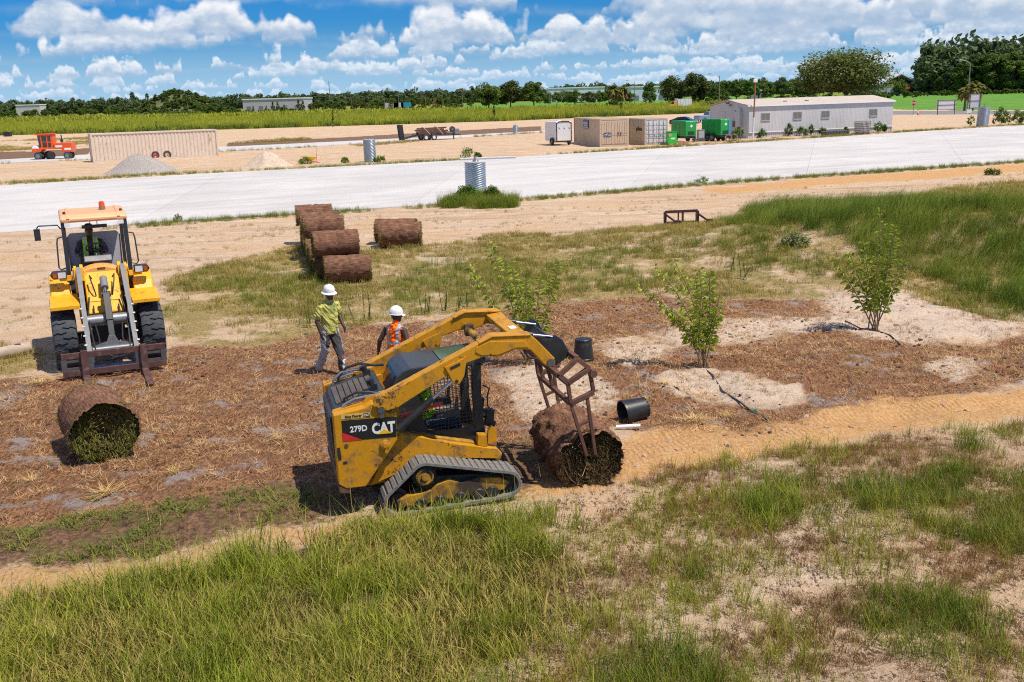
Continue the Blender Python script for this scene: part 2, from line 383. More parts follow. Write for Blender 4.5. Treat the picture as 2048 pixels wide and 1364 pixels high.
LUSH = [GP(p) for p in (
    [(-900, 1445), (0, 1200), (300, 1152), (560, 1106), (700, 1066), (880, 1035), (1060, 1040), (1250, 1010), (1350, 1364), (1500, 2200), (-900, 2200)],)]
BROWN = [GP(p) for p in ([(455, 286), (700, 274), (900, 262), (1085, 252), (1085, 262), (1000, 268), (890, 274), (700, 284), (455, 300)],
                         [(-200, 305), (60, 303), (180, 296), (180, 308), (60, 318), (-200, 326)],
                         [(880, 338), (1000, 325), (1090, 314), (1150, 309), (1150, 313), (1000, 332), (880, 343)])]
FIELD = [GP([(-900, 300), (-300, 280), (0, 271), (250, 264.5), (500, 257.5), (750, 250), (1000, 242.5), (1200, 234), (1420, 226), (1500, 222), (1560, 213), (1560, 205), (1300, 214), (1000, 221), (700, 226), (300, 235), (0, 240), (-600, 255), (-900, 258)])]
LAWN = [GP([(880, 219), (1100, 214.5), (1420, 206), (1600, 202), (1800, 219.5), (2100, 220.5), (2800, 215), (2800, 165), (2000, 186), (1600, 190), (1300, 196), (900, 209)])]
FAR = None

def wobble(x, y):
    k = .35 + .012 * np.maximum(y, 0)
    wx = (fbm(x, y, 2.2, 31) - .5) * 2 * k + (fbm(x, y, .5, 33) - .5) * .5
    wy = (fbm(x, y, 2.2, 37) - .5) * 2 * k + (fbm(x, y, .5, 39) - .5) * .5
    return x + wx, y + wy
def zone(polys, x, y, wob=True):
    if wob: x, y = wobble(x, y)
    if not wob:
        r = np.zeros(x.shape, bool)
        for p in polys: r |= inpoly(x, y, p)
        return r
    acc = np.zeros(x.shape)                       # soft edge: average over a small disc
    for q in range(7):
        a = q * 2.4; rr = .16 * math.sqrt(q) * (1 + .02 * np.maximum(y, 0)); r = np.zeros(x.shape, bool)
        for p in polys: r |= inpoly(x + rr * math.cos(a), y + rr * math.sin(a) * 1.2, p)
        acc += r
    return acc / 7
def thin_out(x, y):                               # the thick bank thins to nothing towards the open sand
    return 1 - sst(-1.3, 1.1, x + (fbm(x, y, 1.4, 61) - .5) * 3.2)
def sst(a, b, v): t = np.clip((v - a) / (b - a), 0, 1); return t * t * (3 - 2 * t)
def make_ground():
    x, y = XX.ravel(), YY.ravel()
    z = hgt(x, y) + bare_lumps(x, y)
    mul = zone(MULCH, x, y).astype(float); fresh = zone(FRESH, x, y).astype(float); ora = zone(ORANGE, x, y).astype(float)
    mul = mul * (1 - zone(BARE, x, y) * np.clip(.30 + 1.25 * fbm(x, y, .9, 65, 4), 0, 1))
    dry = zone(DRYG, x, y).astype(float); lush = zone(LUSH, x, y).astype(float) * thin_out(x, y); brn = zone(BROWN, x, y, False).astype(float)
    fld = zone(FIELD, x, y, False).astype(float); law = zone(LAWN, x, y, False).astype(float)
    beyond = (y > 330) & (law < .5); fld = np.maximum(fld, beyond * 1.0)
    bare = zone(BARE, x, y)
    z = z + mul * (fbm(x, y, .22, 51, 3) - .42) * .11 * (y < 30) + fresh * (.02 + .12 * (fbm(x, y, .35, 53, 3) - .45)) * (y < 20)
    z = z + bare * (.06 + .22 * (fbm(x, y, .7, 55, 4) - .42))
    v = (y - 14.6) * .985 - (x - 2.0) * .17                     # two pressed lanes along the orange track
    lane = np.exp(-((v - .55) / .24) ** 2) + np.exp(-((v + .75) / .24) ** 2); edge = np.exp(-((np.abs(v + .1) - 1.15) / .16) ** 2)
    z = z + np.clip(ora, 0, 1) * (y < 30) * (x > -.2) * (-.06 * lane + .05 * edge * fbm(x, y, .4, 57))
    v2 = (y - 49.5) * .9 - (x - 20) * .42; z = z - .05 * (np.exp(-((v2 - .9) / .35) ** 2) + np.exp(-((v2 + .9) / .35) ** 2)) * (y > 30) * (y < 75)
    me = bpy.data.meshes.new('ground'); R = len(rows)
    i = np.arange(R * NC).reshape(R, NC)
    q = np.stack([i[:-1, :-1], i[:-1, 1:], i[1:, 1:], i[1:, :-1]], -1).reshape(-1, 4)
    me.vertices.add(len(x)); me.vertices.foreach_set('co', np.stack([x, y, z], 1).ravel())
    me.loops.add(q.size); me.loops.foreach_set('vertex_index', q.ravel())
    me.polygons.add(len(q)); me.polygons.foreach_set('loop_start', np.arange(len(q)) * 4)
    me.polygons.foreach_set('loop_total', np.full(len(q), 4)); me.update(); me.validate()
    me.polygons.foreach_set('use_smooth', np.ones(len(q), bool))
    for nm, d in (('za', (mul, ora, dry)), ('zb', (lush, fresh, brn)), ('zc', (fld, law, zone(BARE, x, y) * (.42 + .9 * fbm(x, y, .8, 63, 4))))):
        a = me.attributes.new(nm, 'FLOAT_VECTOR', 'POINT'); a.data.foreach_set('vector', np.stack(d, 1).ravel())
    o = bpy.data.objects.new('ground', me); COL.objects.link(o); tag(o, kind='structure'); return o
GROUND = make_ground()
def _zq(x, y):
    """height of the ground mesh itself (bilinear lookup) for seating things on it"""
    j = int(np.clip(np.searchsorted(rows, y) - 1, 0, len(rows) - 2)); ty = (y - rows[j]) / (rows[j + 1] - rows[j])
    co = GROUND.data.vertices
    def at(jj):
        xs = XX[jj]; k = int(np.clip(np.searchsorted(xs, x) - 1, 0, NC - 2)); tx = min(max((x - xs[k]) / (xs[k + 1] - xs[k]), 0), 1)
        return co[jj * NC + k].co.z * (1 - tx) + co[jj * NC + k + 1].co.z * tx
    return at(j) * (1 - ty) + at(j + 1) * ty
def on(p, dz=0.): return Vector((p[0], p[1], _zq(p[0], p[1]) + dz))

def ground_material():
    m = bpy.data.materials.new('site_ground'); m.use_nodes = True; nt = m.node_tree; N = nt.nodes.new; lk = nt.links.new
    b = nt.nodes['Principled BSDF']; b.inputs['Roughness'].default_value = .92; b.inputs['Specular IOR Level'].default_value = .2
    geo = N('ShaderNodeNewGeometry'); pos = geo.outputs['Position']
    def noise(sc, det=5, r=.6, st=None, dist=0.):
        v = pos
        if st:
            mp = N('ShaderNodeMapping'); mp.inputs['Scale'].default_value = st; mp.inputs['Rotation'].default_value = (0, 0, -.42); lk(v, mp.inputs[0]); v = mp.outputs[0]
        n = N('ShaderNodeTexNoise'); n.inputs['Scale'].default_value = sc; n.inputs['Detail'].default_value = det
        n.inputs['Roughness'].default_value = r; n.inputs['Distortion'].default_value = dist; lk(v, n.inputs['Vector']); return n.outputs[0]
    def mr(x, a, bb, c=0., d=1., sm=True):
        n = N('ShaderNodeMapRange'); n.interpolation_type = 'SMOOTHSTEP' if sm else 'LINEAR'; lk(x, n.inputs[0])
        for k, v in zip((1, 2, 3, 4), (a, bb, c, d)): n.inputs[k].default_value = v
        return n.outputs[0]
    def mth(op, a, c=None):
        n = N('ShaderNodeMath'); n.operation = op
        for k, v in enumerate((a, c)):
            if v is None: continue
            if isinstance(v, (int, float)): n.inputs[k].default_value = v
            else: lk(v, n.inputs[k])
        return n.outputs[0]
    def mix(f, a, c):
        n = N('ShaderNodeMix'); n.data_type = 'RGBA'
        for s, v in ((n.inputs[0], f), (n.inputs[6], a), (n.inputs[7], c)):
            if isinstance(v, (int, float)): s.default_value = v
            elif isinstance(v, tuple): s.default_value = (*v, 1)
            else: lk(v, s)
        return n.outputs[2]
    def attr(nm):
        a = N('ShaderNodeAttribute'); a.attribute_name = nm; s = N('ShaderNodeSeparateXYZ'); lk(a.outputs['Vector'], s.inputs[0]); return s.outputs
    spx = N('ShaderNodeSeparateXYZ'); lk(pos, spx.inputs[0])
    A, B_, C_ = attr('za'), attr('zb'), attr('zc')
    brk = noise(1.7, 6, .7); brk2 = noise(9, 6, .75)
    edge = mth('MULTIPLY_ADD', brk2, 1.3)     # fine breakup for zone edges
    edge.node.inputs[2].default_value = -.65
    def Z(s, lo=.3, hi=.7): return mr(mth('ADD', s, edge), lo, hi)
    big = noise(.23, 5, .6); mid = noise(.9, 6, .65); fine = noise(14, 6, .72); grit = noise(70, 3, .6); streak = noise(1.0, 6, .65, (.12, 1.0, 1))
    # bare sand: pale pinkish to warm tan, with wheel streaks and footprints
    sand = mix(mr(mid, .35, .65), (.63, .45, .29), (.74, .575, .425))
    sand = mix(mr(big, .42, .62, 0, .75), sand, (.68, .455, .27))
    sand = mix(mr(streak, .48, .66, 0, .6), sand, (.42, .275, .175))
    sand = mix(mr(fine, .52, .68, 0, .55), sand, (.36, .235, .145))
    sand = mix(mr(brk2, .57, .68, 0, .55), sand, (.23, .145, .09))
    # orange clay sand
    ora = mix(mr(fine, .38, .62), (.60, .315, .115), (.74, .455, .215))
    ora = mix(mr(brk, .52, .66, 0, .4), ora, (.50, .26, .105))
    # straw and soil
    st1 = noise(26, 5, .7, (1, .28, 1), 1.2)
    mulch = mix(mr(st1, .40, .60), (.10, .042, .022), (.47, .225, .10))
    mulch = mix(mr(mid, .45, .7, 0, .6), mulch, (.24, .122, .070))
    mulch = mix(mr(noise(1.1, 6, .72), .54, .64, 0, .85), mulch, mix(fine, (.27, .235, .23), (.50, .435, .41)))     # grey ashy sand showing
    mulch = mix(mr(noise(22, 4, .7), .60, .70, 0, .8), mulch, (.60, .39, .19))
    fresh = mix(mr(fine, .4, .62), (.11, .058, .034), (.30, .165, .09))
    fresh = mix(mr(noise(3, 6, .7), .50, .60, 0, .7), fresh, (.13, .13, .03))
    # dry turf: sand showing through matted grass
    turf = mix(mr(fine, .40, .60), (.24, .18, .06), (.52, .37, .17))
    turf = mix(mr(mid, .42, .62, 0, .6), turf, (.22, .21, .055))
    turf = mix(mr(noise(.55, 6, .70), .48, .60, 0, .95), turf, sand)
    lush = mix(mr(fine, .4, .6), (.06, .055, .02), (.24, .17, .075))
    brn = mix(mr(fine, .4, .65), (.16, .095, .06), (.27, .16, .10))
    fld = mix(mr(mid, .4, .6), (.17, .20, .025), (.30, .28, .035))
    lawn = mix(mr(noise(.08, 6, .7), .4, .62), (.085, .25, .022), (.14, .32, .035))
    lawn = mix(mr(noise(.9, 4, .7, (.12, 1, 1)), .5, .7, 0, .6), lawn, (.20, .32, .05))
    litter = mr(mth('MULTIPLY', mr(noise(4.5, 6, .75), .44, .56), mr(noise(30, 5, .7, (1, .35, 1), 1.0), .46, .60)), .1, .6)
    c = mix(mth('MULTIPLY', litter, mr(spx.outputs[1], 12.5, 15, 1.0, .12)), sand, (.13, .075, .05))
    c = mix(Z(A[2]), c, turf)
    c = mix(Z(B_[0]), c, lush)
    c = mix(Z(A[0]), c, mulch)
    c = mix(Z(A[1]), c, ora)
    pale = mix(mr(fine, .42, .62), (.76, .61, .48), (.64, .48, .355)); pale = mix(mr(brk2, .55, .68, 0, .6), pale, (.34, .24, .17)); pale = mix(mr(brk, .56, .66, 0, .6), pale, (.42, .36, .34))
    c = mix(Z(C_[2]), c, pale)
    c = mix(Z(B_[1]), c, fresh)
    c = mix(mr(B_[2], .2, .7), c, brn)
    c = mix(mr(C_[0], .3, .7), c, fld)
    c = mix(mr(C_[1], .3, .7), c, lawn)
    c = mix(mr(grit, .35, .65, 0, .3), c, (.10, .068, .045))
    lk(c, b.inputs['Base Color'])
    # fine relief
    h = mth('ADD', mth('MULTIPLY', fine, .6), mth('MULTIPLY', brk2, 1.2)); h = mth('ADD', h, mth('MULTIPLY', st1, mth('MULTIPLY', A[0], .9)))
    h = mth('ADD', h, mth('MULTIPLY', grit, .2))
    mpw = N('ShaderNodeMapping'); mpw.inputs['Rotation'].default_value = (0, 0, -.17); lk(pos, mpw.inputs[0])
    wv = N('ShaderNodeTexWave'); wv.wave_type = 'BANDS'; wv.bands_direction = 'X'; wv.inputs['Scale'].default_value = 3.6; wv.inputs['Distortion'].default_value = 2.2; wv.inputs['Detail'].default_value = 2; wv.inputs['Detail Scale'].default_value = 1.5; lk(mpw.outputs[0], wv.inputs['Vector'])
    h = mth('ADD', h, mth('MULTIPLY', mth('MULTIPLY', wv.outputs['Fac'], mr(mid, .42, .55)), mth('MULTIPLY', A[1], .30)))      # cleat prints
    bp = N('ShaderNodeBump'); bp.inputs['Distance'].default_value = .06; bp.inputs['Strength'].default_value = .9
    lk(h, bp.inputs['Height']); lk(bp.outputs[0], b.inputs['Normal'])
    return m
GROUND.data.materials.append(ground_material())

# ---------------------------------------------------------------- concrete road in cast panels
def concrete():
    m = bpy.data.materials.new('white_concrete'); m.use_nodes = True; nt = m.node_tree; N = nt.nodes.new; lk = nt.links.new; b = nt.nodes['Principled BSDF']; b.inputs['Roughness'].default_value = .85; b.inputs['Specular IOR Level'].default_value = .25
    g = N('ShaderNodeNewGeometry'); oi = N('ShaderNodeObjectInfo')
    def noise(sc, st, det=6, r=.65):
        mp = N('ShaderNodeMapping'); mp.inputs['Rotation'].default_value = (0, 0, -.47); mp.inputs['Scale'].default_value = st; lk(g.outputs['Position'], mp.inputs[0])
        # rotate first, then stretch along the road
        mp.vector_type = 'POINT'; n = N('ShaderNodeTexNoise'); n.inputs['Scale'].default_value = sc; n.inputs['Detail'].default_value = det; n.inputs['Roughness'].default_value = r
        mp2 = N('ShaderNodeMapping'); mp2.inputs['Scale'].default_value = st; mp.inputs['Scale'].default_value = (1, 1, 1); lk(mp.outputs[0], mp2.inputs[0]); lk(mp2.outputs[0], n.inputs['Vector']); return n.outputs[0]
    def mixc(f, a, c, lo, hi, amt):
        r = N('ShaderNodeMapRange'); lk(f, r.inputs[0]); r.inputs[1].default_value = lo; r.inputs[2].default_value = hi; r.inputs[4].default_value = amt
        x = N('ShaderNodeMix'); x.data_type = 'RGBA'; lk(r.outputs[0], x.inputs[0]); x.inputs[7].default_value = (*c, 1)
        if isinstance(a, tuple): x.inputs[6].default_value = (*a, 1)
        else: lk(a, x.inputs[6])
        return x.outputs[2]
    c = mixc(oi.outputs['Random'], (.55, .53, .52), (.51, .49, .48), 0, 1, 1.0)
    c = mixc(noise(.5, (.10, 1.2, 1)), c, (.43, .415, .405), .46, .66, .85)       # streaks along the road
    c = mixc(noise(.22, (.6, 1, 1)), c, (.61, .59, .575), .45, .65, .8)
    c = mixc(noise(1.4, (.05, 1.6, 1), 4), c, (.42, .365, .32), .58, .68, .6)     # dusty tyre lines
    c = mixc(noise(9, (1, 1, 1), 5, .7), c, (.38, .36, .34), .55, .75, .35)
    lk(c, b.inputs['Base Color']); return m
CONC = concrete()
ASPH = pm('road_asphalt', (.20, .20, .205), .9, var=.08, scale=1)
def line_px(pts):
    return [G(*p) for p in pts]
def extend(L, k):
    a = L[0] + (L[0] - L[1]).normalized() * k; b = L[-1] + (L[-1] - L[-2]).normalized() * k
    return [a] + L + [b]
def along(L, n):
    d = [0.]
    for i in range(1, len(L)): d.append(d[-1] + (L[i] - L[i - 1]).length)
    out = []
    for t in np.linspace(0, d[-1], n):
        i = min(max(int(np.searchsorted(d, t)) - 1, 0), len(L) - 2); f = (t - d[i]) / (d[i + 1] - d[i]); out.append(L[i].lerp(L[i + 1], f))
    return out
def panel_road(name, near, far, n, top, mat):
    root = bpy.data.objects.new(name, None); COL.objects.link(root); root['kind'] = 'structure'
    near, far = along(near, n + 1), along(far, n + 1)
    for i in range(n):
        a, b, c, d = near[i], near[i + 1], far[i + 1], far[i]
        g = .010; ab = (b - a).normalized() * g; dc = (c - d).normalized() * g
        m = MB(); P = [a + ab, b - ab, c - dc, d + dc]
        K = 6; vs = []
        e = [P[0].lerp(P[3], k / K) for k in range(K + 1)]; f = [P[1].lerp(P[2], k / K) for k in range(K + 1)]
        ring = e + f[::-1]
        m.prism([(p.x, p.y) for p in ring][::-1], -.12, top, 'z'); m.build('concrete_slab', mat, root)
    return root
ROAD_N = extend(line_px([(0, 467), (300, 447), (560, 429), (880, 410), (1100, 393), (1400, 367), (1700, 346), (2048, 322)]), 60)
ROAD_F = extend(line_px([(0, 371.5), (300, 353), (600, 339), (860, 325), (1024, 316), (1300, 299), (1600, 279), (1830, 264), (2048, 251)]), 90)
panel_road('road', ROAD_N, ROAD_F, 14, .05, CONC)
S_N = extend(line_px([(0, 327), (190, 318.5), (451, 302.5), (560, 297.5), (719, 288), (900, 276.5), (1000, 270)]), 40)
S_F = extend(line_px([(0, 320), (190, 309.5), (451, 294), (560, 289.5), (719, 281.5), (900, 272), (1000, 266.5)]), 40)
panel_road('side_street', S_N, S_F, 9, .05, CONC)
hw = MB(); a = line_px([(1500, 229.5), (1800, 229), (2048, 228), (2600, 224)]); b = line_px([(2600, 217), (2048, 222), (1800, 222.3), (1500, 222)])
hw.prism([(p.x, p.y) for p in a + b], -.1, .03, 'z'); hw.build('highway', ASPH, kind='structure')

# ================================================================ VEGETATION
rng = np.random.default_rng(11)
def mesh_from(name, V, F, mats, tint=None, smooth=False, mi=None):
    me = bpy.data.meshes.new(name); me.from_pydata(V, [], F)
    for m in (mats if isinstance(mats, (list, tuple)) else [mats]): me.materials.append(m)
    if tint is not None:
        a = me.attributes.new('tint', 'FLOAT', 'POINT'); a.data.foreach_set('value', np.asarray(tint, float))
    if mi is not None: me.polygons.foreach_set('material_index', mi)
    if smooth: me.polygons.foreach_set('use_smooth', [True] * len(F))
    me.update(); return me
def tuft(name, n, rad_, h, w, lean, mat, tipdry=.0, flat=0., wind=(0, 0), seedhead=0.):
    V, F, T = [], [], []
    for i in range(n):
        r = rad_ * math.sqrt(rng.random()); a = rng.random() * 6.283; bx, by = r * math.cos(a), r * math.sin(a)
        L = h * (.45 + .75 * rng.random()); d = rng.random() * 6.283; ln = lean * (.3 + rng.random()) * L
        ox, oy = math.cos(d) * ln + wind[0] * L, math.sin(d) * ln + wind[1] * L
        zz = L * (1 - flat) ; sx, sy = -math.sin(d) * w / 2, math.cos(d) * w / 2
        ww = .7 + .6 * rng.random(); sx *= ww; sy *= ww
        t = rng.random(); b = len(V)
        V += [(bx - sx, by - sy, -.02), (bx + sx, by + sy, -.02), (bx + ox * .38 - sx * .8, by + oy * .38 - sy * .8, zz * .55 + .01), (bx + ox * .38 + sx * .8, by + oy * .38 + sy * .8, zz * .55 + .01), (bx + ox, by + oy, zz * .92 + .012)]
        F += [(b, b + 1, b + 3, b + 2), (b + 2, b + 3, b + 4)]
        T += [t * .8, t * .8, t * .9, t * .9, min(1, t + tipdry)]
        if seedhead and rng.random() < seedhead:
            c = len(V); e = w * .7
            V += [(bx + ox - e, by + oy, zz * .9), (bx + ox + e, by + oy, zz * .9), (bx + ox * 1.25, by + oy * 1.25, zz * 1.12 + .02)]
            F.append((c, c + 1, c + 2)); T += [1.3, 1.3, 1.3]
    return mesh_from(name, V, F, mat, T)
def proto_collection(name, meshes):
    c = bpy.data.collections.new(name)
    for i, me in enumerate(meshes):
        o = bpy.data.objects.new('%s_%02d' % (name, i), me); c.objects.link(o)
    return c
_gn = {}
def gn_group(coll):
    if coll.name in _gn: return _gn[coll.name]
    g = bpy.data.node_groups.new('scatter_' + coll.name, 'GeometryNodeTree')
    g.interface.new_socket('Geometry', in_out='INPUT', socket_type='NodeSocketGeometry'); g.interface.new_socket('Geometry', in_out='OUTPUT', socket_type='NodeSocketGeometry')
    N = g.nodes.new; lk = g.links.new
    i = N('NodeGroupInput'); o = N('NodeGroupOutput'); ip = N('GeometryNodeInstanceOnPoints'); mp = N('GeometryNodeMeshToPoints')
    ci = N('GeometryNodeCollectionInfo'); ci.inputs['Collection'].default_value = coll; ci.inputs['Separate Children'].default_value = True; ci.inputs['Reset Children'].default_value = True
    def na(nm, ty):
        n = N('GeometryNodeInputNamedAttribute'); n.data_type = ty; n.inputs[0].default_value = nm; return n.outputs[0]
    lk(i.outputs[0], mp.inputs[0]); lk(mp.outputs[0], ip.inputs['Points']); lk(ci.outputs[0], ip.inputs['Instance'])
    ip.inputs['Pick Instance'].default_value = True
    lk(na('idx', 'INT'), ip.inputs['Instance Index']); lk(na('rot', 'FLOAT_VECTOR'), ip.inputs['Rotation']); lk(na('scl', 'FLOAT_VECTOR'), ip.inputs['Scale'])
    lk(ip.outputs[0], o.inputs[0]); _gn[coll.name] = g; return g
def scatter(name, P, coll, smin, smax, kind='stuff', label=None, cat=None, tilt=.15, zs=(.8, 1.25), wind=None):
    n = len(P)
    if not n: return
    me = bpy.data.meshes.new(name); me.vertices.add(n); me.vertices.foreach_set('co', np.asarray(P, float).ravel())
    s = smin + (smax - smin) * rng.random(n) ** 1.4
    sc = np.stack([s, s, s * rng.uniform(zs[0], zs[1], n)], 1)
    rot = np.stack([rng.normal(0, tilt, n), rng.normal(0, tilt, n), rng.random(n) * 6.283], 1)
    if wind is not None: rot[:, 2] = wind + rng.normal(0, .5, n)
    a = me.attributes.new('scl', 'FLOAT_VECTOR', 'POINT'); a.data.foreach_set('vector', sc.ravel())
    a = me.attributes.new('rot', 'FLOAT_VECTOR', 'POINT'); a.data.foreach_set('vector', rot.ravel())
    a = me.attributes.new('idx', 'INT', 'POINT'); a.data.foreach_set('value', rng.integers(0, len(coll.objects), n).astype(np.int32))
    o = bpy.data.objects.new(name, me); COL.objects.link(o)
    md = o.modifiers.new('scatter', 'NODES'); md.node_group = gn_group(coll)
    tag(o, label, cat, kind=kind); return o
def zz(x, y):
    """ground height for many points: same formula as the mesh, sampled from its vertices"""
    x, y = np.asarray(x), np.asarray(y); j = np.clip(np.searchsorted(rows, y) - 1, 0, len(rows) - 2)
    co = np.empty(len(GROUND.data.vertices) * 3); GROUND.data.vertices.foreach_get('co', co); Zm = co.reshape(len(rows), NC, 3)[:, :, 2]
    u = (x - .002 * y) / (9.5 + .74 * np.maximum(y, 0)); k = np.clip(np.searchsorted(uu, u) - 1, 0, NC - 2)
    ty = (y - rows[j]) / (rows[j + 1] - rows[j]); tx = np.clip((u - uu[k]) / (uu[k + 1] - uu[k]), 0, 1)
    return (Zm[j, k] * (1 - tx) + Zm[j, k + 1] * tx) * (1 - ty) + (Zm[j + 1, k] * (1 - tx) + Zm[j + 1, k + 1] * tx) * ty
def sample(polys, dens, mask=None, avoid=(), xmax=None):
    out = []
    for p in polys:
        xs, ys = [q[0] for q in p], [q[1] for q in p]; x0, x1, y0, y1 = min(xs), max(xs), min(ys), max(ys)
        n = int((x1 - x0) * (y1 - y0) * dens); x = rng.uniform(x0, x1, n); y = rng.uniform(y0, y1, n)
        wx, wy = wobble(x, y) if y1 < 60 else (x, y)
        k = inpoly(wx, wy, p) & (y > 4.5) & (np.abs(x) < 9.5 + .62 * np.maximum(y, 0))
        if mask is not None: k &= rng.random(n) < mask(x, y)
        for a in avoid: k &= ~inpoly(x, y, a)
        out.append(np.stack([x[k], y[k]], 1))
    q = np.concatenate(out); return np.column_stack([q, zz(q[:, 0], q[:, 1])])

G_LUSH = leafmat('grass_lush', (.045, .135, .006), (.40, .40, .05), patch=1.1)
G_DARK = leafmat('grass_dark', (.045, .12, .008), (.27, .29, .04))
G_SPARSE = leafmat('grass_sparse', (.10, .165, .008), (.44, .40, .06))
G_BROWN = leafmat('grass_dry_brown', (.085, .040, .020), (.38, .22, .08))
G_DRY = leafmat('grass_dry', (.13, .145, .022), (.50, .38, .12), patch=.5)
G_STRAW = leafmat('straw', (.26, .135, .065), (.72, .48, .24), trans=.1)
G_SOD = leafmat('sod_grass', (.06, .12, .016), (.30, .27, .07))
G_FIELD = leafmat('field_grass', (.15, .24, .025), (.56, .54, .06), trans=.35, patch=.05)
G_FIELDG = leafmat('field_edge_grass', (.08, .15, .02), (.20, .24, .04))
C_LUSH = proto_collection('lush_tufts', [tuft('t', 24, .13, .32, .0065, .8, G_LUSH, .45, seedhead=.08) for _ in range(5)])
G_STALK = leafmat('seed_stalks', (.20, .22, .03), (.66, .52, .18))
C_TALL = proto_collection('tall_stems', [tuft('t', 6, .14, .62, .0048, .5, G_STALK, .6, seedhead=.4) for _ in range(4)])
C_DARK = proto_collection('dark_tufts', [tuft('t', 36, .18, .36, .006, .7, G_DARK, .35) for _ in range(4)])
C_SP = proto_collection('sparse_tufts', [tuft('t', 16, .07, .20, .0045, .8, G_SPARSE, .3, seedhead=.15) for _ in range(5)])
C_BR = proto_collection('brown_tufts', [tuft('t', 18, .09, .12, .0045, 1.2, G_BROWN, .2) for _ in range(4)])
C_DRY = proto_collection('dry_tufts', [tuft('t', 30, .22, .16, .009, .9, G_DRY, .3) for _ in range(4)])
C_STR = proto_collection('straw_bits', [tuft('t', 12, .11, .20, .009, 1.2, G_STRAW, .0, flat=.86) for _ in range(6)])
C_SOD = proto_collection('sod_bits', [tuft('t', 16, .10, .14, .010, 1.3, G_SOD, .1, flat=.6) for _ in range(5)])
G_LONG = leafmat('berm_grass', (.032, .098, .007), (.25, .29, .04), patch=.35)
C_LONG = proto_collection('long_tufts', [tuft('t', 60, .28, .75, .0075, .6, G_LONG, .5, wind=(.55, .05)) for _ in range(5)])
C_FLD = proto_collection('field_tufts', [tuft('t', 70, 1.2, 1.15, .05, .3, G_FIELD, .6) for _ in range(5)])
C_FLG = proto_collection('field_edge_tufts', [tuft('t', 46, .8, .75, .09, .35, G_FIELDG, .2) for _ in range(4)])
C_FLX = proto_collection('far_field_tufts', [tuft('t', 40, 3.0, 1.3, .38, .25, G_FIELD, .5) for _ in range(4)])

YARDG = [GP([(-200, 296), (0, 290), (180, 282), (180, 292), (60, 300), (-200, 312)]), GP([(455, 283), (620, 275), (620, 280), (455, 291)]), GP([(0, 282), (180, 275), (180, 279), (0, 286)]), GP([(700, 290), (830, 281), (840, 284), (720, 294)])]
P = sample(YARDG, 3.5, lambda x, y: sst(.38, .6, fbm(x, y, 5, 131))); scatter('grass', P, C_DRY, 1.0, 2.2, label='thin olive grass patches across the far yard', cat='grass')
def clear(x, y):            # keep the machines and things from sprouting grass
    k = np.ones(x.shape)
    for cx, cy, r in KEEP: k[(x - cx) ** 2 + (y - cy) ** 2 < r * r] = 0
    return k
KEEP = [(-1.6, 13.4, 1.0), (-.4, 13.6, .95), (-6.3, 15.6, .8)]
grove = lambda sc, s, a, b: (lambda x, y: sst(a, b, fbm(x, y, sc, s)) * clear(x, y))
# foreground, left: a thick stand
P = sample(LUSH, 105, lambda x, y: (.18 + .82 * sst(.36, .56, fbm(x, y, .6, 71))) * clear(x, y) * thin_out(x, y)); scatter('grass', P, C_LUSH, .45, 1.35, label='thick green grass filling the bank before the track loader', cat='grass')
P = sample(LUSH, 16, lambda x, y: sst(.35, .6, fbm(x, y, 1.2, 73)) * clear(x, y) * (.12 + .88 * thin_out(x, y))); scatter('grass', P, C_TALL, .6, 1.15, label='tall seeding grass stems rising from the thick bank', cat='grass')
P = sample(LUSH, 80, lambda x, y: sst(.40, .56, fbm(x, y, .9, 75)) * clear(x, y) * thin_out(x, y)); scatter('dead_grass', P, C_DRY, .7, 1.7, label='dry yellow grass mixed through the thick green bank', cat='grass')
# foreground, right: sparse clumps on pale sand
SPARSE = [GP([(780, 1050), (1000, 1040), (1150, 1000), (1330, 935), (1560, 900), (1830, 875), (2048, 850), (2700, 760), (2700, 2200), (600, 2200), (800, 1364)])]
P = sample(SPARSE, 72, lambda x, y: (.06 + .94 * sst(.44, .62, fbm(x, y, 1.0, 81))) * clear(x, y) * (1 - .8 * thin_out(x, y))); scatter('grass', P, C_SP, .5, 1.45, label='sparse yellow-green grass clumps dotted over pale sand', cat='grass')
P = sample(SPARSE, 190, lambda x, y: .08 + .92 * sst(.38, .56, fbm(x, y, .8, 83))); scatter('dead_grass', P, C_BR, .4, 1.1, label='low brown dead grass matted over pale sand', cat='grass')
DK = [GP([(1480, 1010), (1560, 985), (1760, 955), (1900, 945), (2048, 960), (2500, 930), (2500, 1100), (2048, 1130), (1900, 1100), (1760, 1030), (1600, 1060), (1500, 1050)]),
      GP([(1700, 1230), (1780, 1180), (1900, 1190), (2000, 1250), (1980, 1340), (1820, 1330), (1730, 1290)]), GP([(1180, 1310), (1300, 1290), (1420, 1330), (1400, 1420), (1170, 1420)]),
      GP([(1350, 1150), (1420, 1140), (1430, 1230), (1370, 1240)]), GP([(1930, 895), (2030, 890), (2048, 930), (1960, 940)])]
P = sample(DK, 55, grove(.9, 85, .28, .5)); scatter('grass', P, C_DARK, .5, 1.0, label='dark green long grass patches on the sandy slope', cat='grass')
P = sample([GP([(1370, 1010), (1480, 1000), (1620, 1000), (1680, 1040), (1500, 1085), (1390, 1075)])], 34, grove(.5, 86, .36, .5)); scatter('grass', P, C_LUSH, .5, .95, label='bright green upright grass clumps in a loose row on sand', cat='grass')
